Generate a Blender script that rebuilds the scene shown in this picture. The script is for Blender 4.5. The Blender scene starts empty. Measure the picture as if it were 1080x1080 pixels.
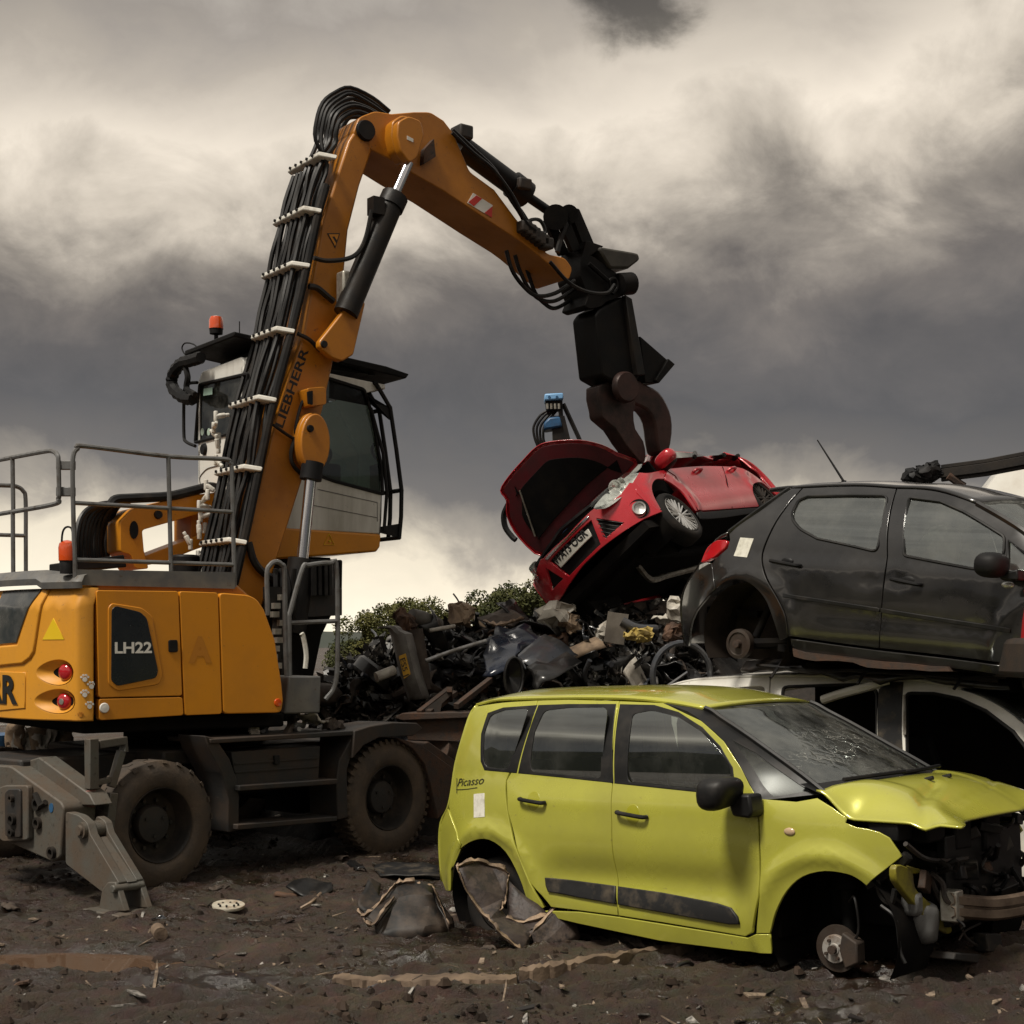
import bpy, bmesh, math, random
from mathutils import Vector, Matrix, noise
from mathutils.geometry import delaunay_2d_cdt
random.seed(7)
S = bpy.context.scene
C = S.collection
R = math.radians
V = Vector
# ------------------------------------------------------------------ camera
F, CX, HY, EYE = 1568.0, 540.0, 680.0, 1.9       # focal length in photo pixels, principal column, horizon row, eye height
CAM = V((0, 0, EYE))
cd = bpy.data.cameras.new('camera'); cam = bpy.data.objects.new('camera', cd); C.objects.link(cam)
cam.location = CAM; cam.rotation_euler = (R(90), 0, 0)
cd.sensor_width = 36; cd.lens = 36 * F / 1080; cd.shift_y = (HY - 540) / 1080
cd.clip_start = .05; cd.clip_end = 5000
S.camera = cam

def ray(px, py): return V(((px - CX) / F, 1, -(py - HY) / F))
def at(px, py, Y): return CAM + ray(px, py) * Y          # the point of the place seen at a photo pixel, Y metres away
def ong(px, py, z=0.0):
    r = ray(px, py); return CAM + r * ((z - EYE) / r.z)

class Frame:
    """A thing's own axes: x forward, y left, z up."""
    def __init__(s, pos, yaw=0, pitch=0, roll=0):
        s.M = Matrix.Translation(V(pos)) @ Matrix.Rotation(R(yaw), 4, 'Z') @ Matrix.Rotation(-R(pitch), 4, 'Y') @ Matrix.Rotation(R(roll), 4, 'X')
        s.prep()
    def prep(s):
        s.Mi = s.M.inverted(); s.o = s.Mi @ CAM; s.r = s.Mi.to_3x3()
    def tr(s, px, py, ax, val):
        d = s.r @ ray(px, py); t = (val - s.o[ax]) / d[ax]
        return s.o + d * t
    def trs(s, pts, ax, val): return [s.tr(p[0], p[1], ax, val) for p in pts]

# ------------------------------------------------------------------ objects
def link(o, parent=None):
    C.objects.link(o)
    if parent is not None: o.parent = parent
    return o
def tag(o, label=None, cat=None, group=None, kind=None):
    if label: o['label'] = label
    if cat: o['category'] = cat
    if group: o['group'] = group
    if kind: o['kind'] = kind
    return o
def thing(name, label, cat, M, group=None):
    o = bpy.data.objects.new(name, None); o.empty_display_size = .2
    o.matrix_world = M; link(o)
    return tag(o, label, cat, group)

class MB:
    """Collects shapes into one bmesh."""
    def __init__(s): s.bm = bmesh.new()
    def face(s, pts):
        try: return s.bm.faces.new([s.bm.verts.new(p) for p in pts])
        except ValueError: return None
    def box(s, c, d, M=None):
        c = V(c); h = V(d) / 2; vs = []
        for i in (-1, 1):
            for j in (-1, 1):
                for k in (-1, 1):
                    p = V((h.x * i, h.y * j, h.z * k))
                    if M is not None: p = M @ p
                    vs.append(s.bm.verts.new(c + p))
        for f in ((0, 1, 3, 2), (4, 6, 7, 5), (0, 4, 5, 1), (2, 3, 7, 6), (0, 2, 6, 4), (1, 5, 7, 3)): s.bm.faces.new([vs[q] for q in f])
        return s
    def prism(s, poly, ax, a0, a1):
        """Polygon (3D points) swept along one axis between a0 and a1."""
        def put(p, a):
            q = V(p); q[ax] = a; return q
        lo = [s.bm.verts.new(put(p, a0)) for p in poly]; hi = [s.bm.verts.new(put(p, a1)) for p in poly]
        n = len(poly)
        for i in range(n): s.bm.faces.new((lo[i], lo[(i + 1) % n], hi[(i + 1) % n], hi[i]))
        s.bm.faces.new(lo[::-1]); s.bm.faces.new(hi)
        return s
    def sweep(s, poly, vec):
        vec = V(vec); lo = [s.bm.verts.new(p) for p in poly]; hi = [s.bm.verts.new(V(p) + vec) for p in poly]
        n = len(poly)
        for i in range(n): s.bm.faces.new((lo[i], lo[(i + 1) % n], hi[(i + 1) % n], hi[i]))
        s.bm.faces.new(lo[::-1]); s.bm.faces.new(hi)
        return s
    def tube(s, pts, r, seg=8, closed=False, cap=True):
        pts = [V(p) for p in pts]; n = len(pts); rings = []; up = None
        for i, p in enumerate(pts):
            if closed: t = pts[(i + 1) % n] - pts[i - 1]
            else: t = pts[min(i + 1, n - 1)] - pts[max(i - 1, 0)]
            if t.length < 1e-9: t = V((0, 0, 1))
            t.normalize()
            if up is None:
                up = t.orthogonal().normalized()
            else:
                up = up - t * up.dot(t)
                up = up.normalized() if up.length > 1e-6 else t.orthogonal().normalized()
            b = t.cross(up); rr = r[i] if isinstance(r, (list, tuple)) else r
            rings.append([s.bm.verts.new(p + (up * math.cos(a) + b * math.sin(a)) * rr) for a in (2 * math.pi * k / seg for k in range(seg))])
        m = n if closed else n - 1
        for i in range(m):
            A, B = rings[i], rings[(i + 1) % n]
            for k in range(seg): s.bm.faces.new((A[k], A[(k + 1) % seg], B[(k + 1) % seg], B[k]))
        if cap and not closed:
            s.bm.faces.new(rings[0][::-1]); s.bm.faces.new(rings[-1])
        return s
    def cyl(s, p0, p1, r0, r1=None, seg=20): return s.tube([p0, p1], [r0, r0 if r1 is None else r1], seg)
    def lathe(s, prof, c, d, seg=40, close=False):
        """prof: (radius, height along d) pairs."""
        c = V(c); d = V(d).normalized(); u = d.orthogonal().normalized(); w = d.cross(u); rings = []
        for r, h in prof:
            rings.append([s.bm.verts.new(c + d * h + (u * math.cos(a) + w * math.sin(a)) * max(r, 1e-4)) for a in (2 * math.pi * k / seg for k in range(seg))])
        for i in range(len(rings) - (0 if close else 1)):
            A, B = rings[i], rings[(i + 1) % len(rings)]
            for k in range(seg): s.bm.faces.new((A[k], A[(k + 1) % seg], B[(k + 1) % seg], B[k]))
        return s
    def ball(s, c, r, n=2, sq=(1, 1, 1)):
        g = bmesh.ops.create_icosphere(s.bm, subdivisions=n, radius=r)
        for v in g['verts']: v.co = V((v.co.x * sq[0], v.co.y * sq[1], v.co.z * sq[2])) + V(c)
        return s
    def grid(s, rows):
        g = [[s.bm.verts.new(p) for p in r] for r in rows]
        for i in range(len(g) - 1):
            for j in range(len(g[0]) - 1):
                s.bm.faces.new((g[i][j], g[i][j + 1], g[i + 1][j + 1], g[i + 1][j]))
        return s
    def wobble(s, amp, scale=3.0, seed=0):
        o = V((seed * 7.13, seed * 3.7, seed * 1.9))
        for v in s.bm.verts: v.co += noise.noise_vector(v.co * scale + o) * amp
        return s
    def cut(s, n=1):
        bmesh.ops.subdivide_edges(s.bm, edges=s.bm.edges[:], cuts=n, use_grid_fill=True); return s
    def xf(s, M):
        s.bm.transform(M); return s
    def build(s, name, m, parent=None, bevel=0, ang=38, segs=2, solid=0, M=None, flip=False, world=None):
        bm = s.bm
        if M is not None: bm.transform(M)
        bmesh.ops.recalc_face_normals(bm, faces=bm.faces[:])
        a = R(ang)
        for f in bm.faces: f.smooth = True
        for e in bm.edges:
            if len(e.link_faces) == 2: e.smooth = e.calc_face_angle(0) < a
        me = bpy.data.meshes.new(name); bm.to_mesh(me); bm.free()
        at_ = me.attributes.get('cn')
        if at_ is not None:
            vn = [v.normal.copy() for v in me.vertices]; out = []
            for k, dta in enumerate(at_.data):
                c = V(dta.vector)
                if c.length > .5: c = c if c.dot(vn[k]) > 0 else -c
                else: c = V((0, 0, 0))
                out.append(c)
            me.attributes.remove(at_); me.normals_split_custom_set_from_vertices(out)
        me.materials.append(m)
        o = link(bpy.data.objects.new(name, me), parent)
        if world is not None: o.matrix_world = world
        if solid:
            md = o.modifiers.new('t', 'SOLIDIFY'); md.thickness = solid; md.offset = 0
        if bevel:
            md = o.modifiers.new('b', 'BEVEL'); md.width = bevel; md.segments = segs; md.limit_method = 'ANGLE'; md.angle_limit = R(32); md.harden_normals = False
        return o

def smooth_line(pts, n=6, closed=False):
    """Catmull-Rom through points."""
    P = [V(p) for p in pts]; out = []; m = len(P)
    rng = m if closed else m - 1
    for i in range(rng):
        a = P[i - 1] if (closed or i > 0) else P[0] * 2 - P[1]
        b = P[i]; c = P[(i + 1) % m]; d = P[(i + 2) % m] if (closed or i + 2 < m) else P[-1] * 2 - P[-2]
        for k in range(n):
            t = k / n
            out.append(.5 * ((2 * b) + (c - a) * t + (2 * a - 5 * b + 4 * c - d) * t * t + (3 * b - a - 3 * c + d) * t ** 3))
    if not closed: out.append(P[-1])
    return out
def resample(poly, step):
    """Closed 2D polygon resampled along its edges; its corners stay."""
    out = []; n = len(poly)
    for i in range(n):
        a, b = V(poly[i]), V(poly[(i + 1) % n]); k = max(1, round((b - a).length / step))
        out += [a.lerp(b, j / k) for j in range(k)]
    return out
def area2(p): return sum(p[i - 1][0] * p[i][1] - p[i][0] * p[i - 1][1] for i in range(len(p))) / 2
def inset(p, d):
    """Closed counter-clockwise 2D polygon moved inward by d."""
    n = len(p); out = []
    for i in range(n):
        a, b, c = p[i - 1], p[i], p[(i + 1) % n]
        e, f = (b - a), (c - b)
        if e.length < 1e-9 or f.length < 1e-9: out.append(b.copy()); continue
        e.normalize(); f.normalize(); n1 = V((-e.y, e.x)); n2 = V((-f.y, f.x)); m = n1 + n2
        if m.length < 1e-3: out.append(b + n1 * d); continue
        m.normalize(); out.append(b + m * (d / max(.5, m.dot(n1))))
    return out
def inside(p, poly):
    x, y = p; r = False; j = len(poly) - 1
    for i in range(len(poly)):
        xi, yi = poly[i][0], poly[i][1]; xj, yj = poly[j][0], poly[j][1]
        if (yi > y) != (yj > y) and x < (xj - xi) * (y - yi) / (yj - yi) + xi: r = not r
        j = i
    return r
def panel(mb, poly, fn, holes=(), cell=.06, depth=.02, rnd=.004, off=0.0, back=False):
    """Sheet-metal panel: a 2D polygon (u,v) with holes, laid on the surface fn(u,v)->Vector, with rounded turned-in edges."""
    bm = mb.bm
    def nrm(u, v):
        e = .004
        return (fn(u + e, v) - fn(u - e, v)).cross(fn(u, v + e) - fn(u, v - e)).normalized()
    # which way is out: towards the viewer's side is decided by the frame-independent sign fn.out if set
    sg = getattr(fn, 'out', 1)
    loops = []
    for k, q in enumerate([poly] + list(holes)):
        q = [V((a[0], a[1])) for a in q]
        if (area2(q) < 0) == (k == 0): q.reverse()
        q = resample(q, cell)
        loops.append((q, inset(q, rnd)))
    pts = []; edges = []
    for q, iq in loops:
        b = len(pts); pts += iq; edges += [(b + i, b + (i + 1) % len(iq)) for i in range(len(iq))]
    nb = len(pts)
    xs = [p.x for p in loops[0][0]]; ys = [p.y for p in loops[0][0]]
    x = min(xs) + cell / 2; row = 0
    allb = [q for l in loops for q in l[1]]
    while x < max(xs):
        y = min(ys) + (cell / 2 if row % 2 else 0)
        while y < max(ys):
            if inside((x, y), loops[0][1]) and not any(inside((x, y), l[0]) for l in loops[1:]):
                if min((q.x - x) ** 2 + (q.y - y) ** 2 for q in allb) > (cell * .45) ** 2: pts.append(V((x, y)))
            y += cell
        x += cell; row += 1
    ov, oe, of, orv, _, _ = delaunay_2d_cdt(pts, edges, [], 0, 1e-6)
    vs = []; cn = bm.verts.layers.float_vector.get('cn') or bm.verts.layers.float_vector.new('cn')
    for p in ov:
        nn = nrm(p.x, p.y); v = bm.verts.new(fn(p.x, p.y) + nn * (off * sg)); v[cn] = nn; vs.append(v)
    for f in of:
        c = sum((ov[i] for i in f), V((0, 0))) / len(f)
        if inside(c, loops[0][1]) and not any(inside(c, l[1]) for l in loops[1:]):
            try: bm.faces.new([vs[i] for i in f])
            except ValueError: pass
    idx = {}
    for i, src in enumerate(orv):
        for q in src: idx[q] = i
    b = 0
    for q, iq in loops:
        n = len(q); A = [vs[idx[b + i]] for i in range(n)]
        B = [bm.verts.new(fn(p.x, p.y) + nrm(p.x, p.y) * sg * (off - rnd * .7)) for p in q]
        D = [bm.verts.new(fn(p.x, p.y) + nrm(p.x, p.y) * sg * (off - depth)) for p in q]
        for X, Y in ((A, B), (B, D)):
            for i in range(n):
                j = (i + 1) % n
                if X[i] is X[j]: continue
                try: bm.faces.new((X[i], X[j], Y[j], Y[i]))
                except ValueError: pass
        b += n
    return mb
def text2d(txt, h, bold=0.0, shear=0.0, sp=1.0):
    """Lettering as flat 2D faces, height of capitals h; returns (points, faces, width)."""
    cu = bpy.data.curves.new('t', 'FONT'); cu.body = txt; cu.size = 1; cu.offset = bold; cu.shear = shear; cu.space_character = sp; cu.resolution_u = 4
    o = bpy.data.objects.new('t', cu); C.objects.link(o)
    me = bpy.data.meshes.new_from_object(o.evaluated_get(bpy.context.evaluated_depsgraph_get()))
    pts = [(v.co.x, v.co.y) for v in me.vertices]; fs = [tuple(p.vertices) for p in me.polygons]
    bpy.data.objects.remove(o); bpy.data.curves.remove(cu); bpy.data.meshes.remove(me)
    k = h / .69
    pts = [(a * k, b * k) for a, b in pts]; w = max(p[0] for p in pts) if pts else 0
    return pts, fs, w
def lettering(mb, txt, h, fn, **kw):
    """fn(u,v): text plane -> 3D, u along the writing from 0 to its width."""
    width = kw.pop('width', None)
    pts, fs, w = text2d(txt, h, **kw); k = (width / w) if width else 1
    vs = [mb.bm.verts.new(fn(a * k, b)) for a, b in pts]
    for f in fs:
        try: mb.bm.faces.new([vs[i] for i in f])
        except ValueError: pass
    return w * k

# ------------------------------------------------------------------ materials
def nodes(name):
    m = bpy.data.materials.new(name); m.use_nodes = True; nt = m.node_tree; b = nt.nodes['Principled BSDF']
    return m, nt, b
def N(nt, t, **kw):
    n = nt.nodes.new(t)
    for k, v in kw.items():
        if k.startswith('i_'):
            key = k[2:]; key = int(key) if key.isdigit() else key.replace('_', ' ')
            n.inputs[key].default_value = v
        else: setattr(n, k, v)
    return n
def col(c): return (c[0], c[1], c[2], 1)
def mat(name, c, rough=.5, metal=0, c2=None, amt=.5, scale=4, coat=0, bump=0, bscale=60, spec=.5, rv=.12, c3=None, amt3=.35, scale3=22, sharp=.12, streak=False):
    """Procedural surface: base colour, dirt or wear patches of a second and third colour, uneven roughness and a fine bump."""
    m, nt, b = nodes(name); L = nt.links.new
    tc = N(nt, 'ShaderNodeTexCoord')
    src = tc.outputs['Object']
    n1 = N(nt, 'ShaderNodeTexNoise', i_Scale=scale, i_Detail=8, i_Roughness=.62)
    if streak:
        mp = N(nt, 'ShaderNodeMapping'); mp.inputs['Scale'].default_value = (1, 1, .18); L(src, mp.inputs[0]); L(mp.outputs[0], n1.inputs['Vector'])
    else: L(src, n1.inputs['Vector'])
    base = N(nt, 'ShaderNodeRGB'); base.outputs[0].default_value = col(c); out = base.outputs[0]
    if c2 is not None:
        mr = N(nt, 'ShaderNodeMapRange'); mr.inputs[1].default_value = .5 + (.5 - amt) * .5 - sharp; mr.inputs[2].default_value = .5 + (.5 - amt) * .5 + sharp
        L(n1.outputs['Fac'], mr.inputs[0])
        mx = N(nt, 'ShaderNodeMix', data_type='RGBA'); L(mr.outputs[0], mx.inputs[0]); L(out, mx.inputs[6]); mx.inputs[7].default_value = col(c2); out = mx.outputs[2]
    if c3 is not None:
        n3 = N(nt, 'ShaderNodeTexNoise', i_Scale=scale3, i_Detail=6, i_Roughness=.7); L(src, n3.inputs['Vector'])
        mr3 = N(nt, 'ShaderNodeMapRange'); mr3.inputs[1].default_value = .5 + (.5 - amt3) * .5 - .05; mr3.inputs[2].default_value = .5 + (.5 - amt3) * .5 + .05
        L(n3.outputs['Fac'], mr3.inputs[0])
        mx = N(nt, 'ShaderNodeMix', data_type='RGBA'); L(mr3.outputs[0], mx.inputs[0]); L(out, mx.inputs[6]); mx.inputs[7].default_value = col(c3); out = mx.outputs[2]
    L(out, b.inputs['Base Color'])
    rr = N(nt, 'ShaderNodeMapRange'); rr.inputs[1].default_value = .3; rr.inputs[2].default_value = .7; rr.inputs[3].default_value = max(.02, rough - rv); rr.inputs[4].default_value = min(1, rough + rv)
    L(n1.outputs['Fac'], rr.inputs[0]); L(rr.outputs[0], b.inputs['Roughness'])
    b.inputs['Metallic'].default_value = metal; b.inputs['Coat Weight'].default_value = coat; b.inputs['Coat Roughness'].default_value = .08
    b.inputs['Specular IOR Level'].default_value = spec
    if bump:
        n2 = N(nt, 'ShaderNodeTexNoise', i_Scale=bscale, i_Detail=5, i_Roughness=.6); L(src, n2.inputs['Vector'])
        bp = N(nt, 'ShaderNodeBump', i_Strength=bump, i_Distance=.02); L(n2.outputs['Fac'], bp.inputs['Height']); L(bp.outputs[0], b.inputs['Normal'])
    return m
def glass(name, tint=(.32, .36, .35), dirt=.12, crack=False, rough=.02, ior=1.9):
    """A thin pane: part mirror by angle, part tinted see-through, with a film of dirt."""
    m, nt, b = nodes(name); L = nt.links.new
    out = nt.nodes['Material Output']
    tr = N(nt, 'ShaderNodeBsdfTransparent'); tr.inputs[0].default_value = col(tint)
    gl = N(nt, 'ShaderNodeBsdfGlossy'); gl.inputs['Roughness'].default_value = rough; gl.inputs[0].default_value = (.9, .95, .93, 1)
    fr = N(nt, 'ShaderNodeFresnel', i_IOR=ior)
    mx = N(nt, 'ShaderNodeMixShader'); L(fr.outputs[0], mx.inputs[0]); L(tr.outputs[0], mx.inputs[1]); L(gl.outputs[0], mx.inputs[2])
    df = N(nt, 'ShaderNodeBsdfDiffuse'); df.inputs[0].default_value = (.3, .3, .27, 1)
    tc = N(nt, 'ShaderNodeTexCoord'); n1 = N(nt, 'ShaderNodeTexNoise', i_Scale=3.2, i_Detail=8, i_Roughness=.7); L(tc.outputs['Object'], n1.inputs['Vector'])
    mr = N(nt, 'ShaderNodeMapRange'); mr.inputs[1].default_value = .42; mr.inputs[2].default_value = .75; mr.inputs[3].default_value = dirt * .25; mr.inputs[4].default_value = dirt * 2.2
    L(n1.outputs['Fac'], mr.inputs[0]); fac = mr.outputs[0]
    if crack:
        vo = N(nt, 'ShaderNodeTexVoronoi', feature='DISTANCE_TO_EDGE', i_Scale=13); 
        wn = N(nt, 'ShaderNodeTexNoise', i_Scale=5, i_Detail=4); L(tc.outputs['Object'], wn.inputs['Vector'])
        av = N(nt, 'ShaderNodeMix', data_type='RGBA'); av.inputs[0].default_value = .25; L(tc.outputs['Object'], av.inputs[6]); L(wn.outputs['Color'], av.inputs[7]); L(av.outputs[2], vo.inputs['Vector'])
        lt = N(nt, 'ShaderNodeMapRange'); lt.inputs[1].default_value = 0; lt.inputs[2].default_value = .03; lt.inputs[3].default_value = .75; lt.inputs[4].default_value = 0; L(vo.outputs['Distance'], lt.inputs[0])
        # the crazed part is a patch near the top of the screen
        cn = N(nt, 'ShaderNodeTexNoise', i_Scale=1.5, i_Detail=3); L(tc.outputs['Object'], cn.inputs['Vector'])
        cm = N(nt, 'ShaderNodeMapRange'); cm.inputs[1].default_value = .47; cm.inputs[2].default_value = .6; L(cn.outputs['Fac'], cm.inputs[0])
        mu = N(nt, 'ShaderNodeMath', operation='MULTIPLY'); L(lt.outputs[0], mu.inputs[0]); L(cm.outputs[0], mu.inputs[1])
        ma = N(nt, 'ShaderNodeMath', operation='MAXIMUM'); L(mu.outputs[0], ma.inputs[0]); L(fac, ma.inputs[1]); fac = ma.outputs[0]
        bp = N(nt, 'ShaderNodeBump', i_Strength=.35, i_Distance=.02); L(vo.outputs['Distance'], bp.inputs['Height']); 
        bm_ = N(nt, 'ShaderNodeMath', operation='MULTIPLY'); bm_.inputs[1].default_value = .5; L(cm.outputs[0], bm_.inputs[0]); L(bm_.outputs[0], bp.inputs['Strength']); L(bp.outputs[0], gl.inputs['Normal'])
    m2 = N(nt, 'ShaderNodeMixShader'); L(fac, m2.inputs[0]); L(mx.outputs[0], m2.inputs[1]); L(df.outputs[0], m2.inputs[2])
    L(m2.outputs[0], out.inputs['Surface'])
    return m
MUD = (.085, .055, .036)
M = {}
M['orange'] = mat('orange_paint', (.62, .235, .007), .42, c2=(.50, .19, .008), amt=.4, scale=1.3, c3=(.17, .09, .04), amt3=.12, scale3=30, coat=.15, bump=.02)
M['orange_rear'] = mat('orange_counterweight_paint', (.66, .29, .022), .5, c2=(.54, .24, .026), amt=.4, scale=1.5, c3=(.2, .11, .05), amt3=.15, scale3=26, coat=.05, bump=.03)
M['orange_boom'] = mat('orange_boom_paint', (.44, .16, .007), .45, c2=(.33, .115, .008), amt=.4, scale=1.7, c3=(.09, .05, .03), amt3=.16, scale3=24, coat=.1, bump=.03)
M['grey_paint'] = mat('grey_paint', (.10, .10, .10), .5, c2=(.16, .15, .13), amt=.4, c3=MUD, amt3=.2)
M['rail'] = mat('rail_grey', (.13, .13, .128), .45, c2=(.07, .06, .05), amt=.35, scale=9)
M['white_cab'] = mat('cab_white', (.70, .69, .64), .45, c2=(.36, .34, .29), amt=.35, scale=2, c3=(.2, .17, .13), amt3=.08, streak=True, coat=.2)
M['black'] = mat('black_plastic', (.007, .007, .0075), .55, c2=(.018, .016, .015), amt=.35, bump=.04, spec=.2)
M['hose'] = mat('hose_rubber', (.006, .0055, .0055), .45, c2=(.020, .016, .013), amt=.3, scale=7, spec=.3)
M['steel'] = mat('dark_steel', (.009, .0085, .0085), .5, .2, c2=(.020, .015, .011), amt=.4, bump=.08, spec=.3)
M['grab'] = mat('grab_steel', (.0035, .0032, .0032), .55, c2=(.009, .007, .0055), amt=.4, bump=.1, spec=.16)
M['jaw'] = mat('jaw_steel', (.060, .031, .026), .45, .2, c2=(.022, .016, .014), amt=.45, bump=.12, bscale=30, spec=.3)
M['frame'] = mat('undercarriage_grey', (.026, .025, .024), .6, c2=(.05, .034, .024), amt=.42, scale=3, c3=(.07, .06, .05), amt3=.12, bump=.1, spec=.3)
M['outrigger'] = mat('outrigger_grey', (.085, .082, .07), .6, c2=(.085, .062, .043), amt=.5, scale=3.5, c3=(.035, .027, .02), amt3=.22, bump=.12)
M['tyre'] = mat('muddy_tyre', (.06, .050, .042), .9, spec=.15, c2=(.10, .075, .055), amt=.5, scale=4, bump=.25, bscale=40)
M['rim'] = mat('dirty_rim', (.018, .016, .014), .65, c2=(.045, .034, .026), amt=.4, bump=.1, spec=.2)
M['chrome'] = mat('chrome_rod', (.62, .62, .64), .16, 1, rv=.06)
M['white_metal'] = mat('white_bracket', (.62, .60, .54), .55, c2=(.32, .28, .22), amt=.32, scale=9)
M['zinc'] = mat('zinc_fitting', (.42, .40, .35), .4, .7, c2=(.2, .17, .13), amt=.4, scale=12)
M['red_lamp'] = mat('red_lens', (.42, .008, .014), .15, coat=1, rv=.03)
M['beacon'] = mat('amber_lens', (.62, .07, .006), .2, coat=1, rv=.03)
M['yellow_sign'] = mat('yellow_sticker', (.75, .50, .01), .5)
M['sign_black'] = mat('black_lettering', (.01, .01, .01), .5)
M['sign_navy'] = mat('navy_sticker', (.008, .012, .018), .3)
M['sign_white'] = mat('white_lettering', (.72, .70, .64), .5)
M['ghost'] = mat('faded_lettering', (.47, .175, .008), .5)
M['sign_red'] = mat('red_stripe', (.5, .03, .02), .5)
M['cab_glass'] = glass('cab_glass', (.46, .55, .52), .06)
M['lamp_glass'] = glass('lamp_lens', (.92, .94, .92), .04, ior=1.45)
M['cab_glass_dark'] = glass('dark_cab_glass', (.10, .11, .11), .1)
M['rear_grille'] = mat('rear_glass_panel', (.035, .04, .042), .2, c2=(.08, .08, .075), amt=.4, scale=5, coat=.5)
M['lime'] = mat('lime_car_paint', (.46, .455, .060), .3, .2, c2=(.39, .38, .056), amt=.42, scale=1.6, c3=(.24, .20, .075), amt3=.10, scale3=19, coat=1)
M['charcoal'] = mat('charcoal_car_paint', (.007, .0066, .0066), .3, .0, c2=(.015, .0135, .012), amt=.4, scale=1.8, coat=1, c3=(.05, .042, .034), amt3=.05, scale3=30)
M['red_car'] = mat('red_car_paint', (.46, .012, .022), .34, .1, c2=(.38, .02, .026), amt=.4, scale=1.5, coat=.8)
M['white_car'] = mat('white_car_paint', (.80, .78, .71), .36, c2=(.66, .62, .54), amt=.35, scale=3, c3=(.2, .15, .1), amt3=.08, scale3=14, coat=.5)
M['trim'] = mat('car_black_trim', (.009, .009, .009), .45, c2=(.025, .022, .019), amt=.3, scale=6, rv=.1, spec=.3)
M['trim_dirty'] = mat('scuffed_trim', (.014, .014, .0145), .5, c2=(.075, .06, .042), amt=.27, scale=9, rv=.1, spec=.35)
M['inner'] = mat('dark_inner_metal', (.005, .0045, .0045), .85, c2=(.012, .010, .008), amt=.4, spec=.1)
M['seat'] = mat('seat_cloth', (.02, .02, .021), .9, bump=.1, spec=.1)
M['seat_light'] = mat('light_seat_cloth', (.22, .21, .17), .9, bump=.1)
M['car_glass'] = glass('car_glass', (.24, .28, .26), .05, ior=3.2)
M['clear_glass'] = glass('green_car_glass', (.62, .68, .60), .10, ior=3.1)
M['hazed_glass'] = glass('hazed_quarterlight', (.40, .44, .40), .12, rough=.3, ior=1.4)
M['crazed_glass'] = glass('crazed_windscreen', (.20, .26, .24), .14, crack=True, ior=2.6)
M['headlamp'] = mat('headlamp_reflector', (.80, .80, .77), .22, .5, c2=(.38, .38, .37), amt=.4, scale=16)
M['alloy'] = mat('alloy_wheel', (.55, .54, .52), .3, .6, c2=(.3, .28, .25), amt=.3, scale=10)
M['trim_deep'] = mat('deep_black_plastic', (.006, .006, .0062), .5, c2=(.03, .024, .018), amt=.22, scale=7, spec=.2)
M['car_tyre'] = mat('car_tyre_rubber', (.011, .0105, .01), .85, c2=(.028, .022, .018), amt=.35, bump=.12, spec=.2)
M['rust'] = mat('rusty_iron', (.040, .025, .017), .8, c2=(.075, .034, .017), amt=.4, scale=6, c3=(.03, .022, .018), amt3=.35, scale3=20, bump=.25)
M['disc'] = mat('brake_disc', (.075, .062, .052), .5, .5, c2=(.05, .033, .024), amt=.5, scale=8)
M['hubface'] = mat('hub_face', (.42, .40, .37), .5, .4, c2=(.18, .12, .08), amt=.35, scale=14)
M['bottle'] = mat('translucent_bottle', (.15, .15, .145), .35, c2=(.05, .05, .048), amt=.35, scale=8)
M['beam'] = mat('crash_beam', (.20, .15, .11), .45, .4, c2=(.10, .07, .05), amt=.4, scale=6)
M['plate'] = mat('number_plate', (.55, .53, .47), .4)
M['sticker'] = mat('paper_sticker', (.68, .66, .58), .7, c2=(.45, .43, .36), amt=.3, scale=18)
M['wood'] = mat('muddy_timber', (.165, .115, .075), .8, c2=(.075, .05, .034), amt=.45, scale=5, bump=.3, bscale=25)
M['brown_plastic'] = mat('mud_caked_plastic', (.036, .025, .022), .6, c2=(.10, .072, .055), amt=.28, scale=5, c3=(.018, .013, .012), amt3=.4, scale3=11, bump=.25, bscale=30)
M['tan_edge'] = mat('torn_plastic_edge', (.36, .255, .175), .6, c2=(.10, .068, .045), amt=.52, scale=9, bump=.2)
M['blue_paint'] = mat('blue_paint', (.025, .10, .22), .45, c2=(.015, .05, .11), amt=.4)
M['pale_blue'] = mat('pale_blue_paint', (.20, .42, .70), .45, c2=(.14, .30, .52), amt=.35)
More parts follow.
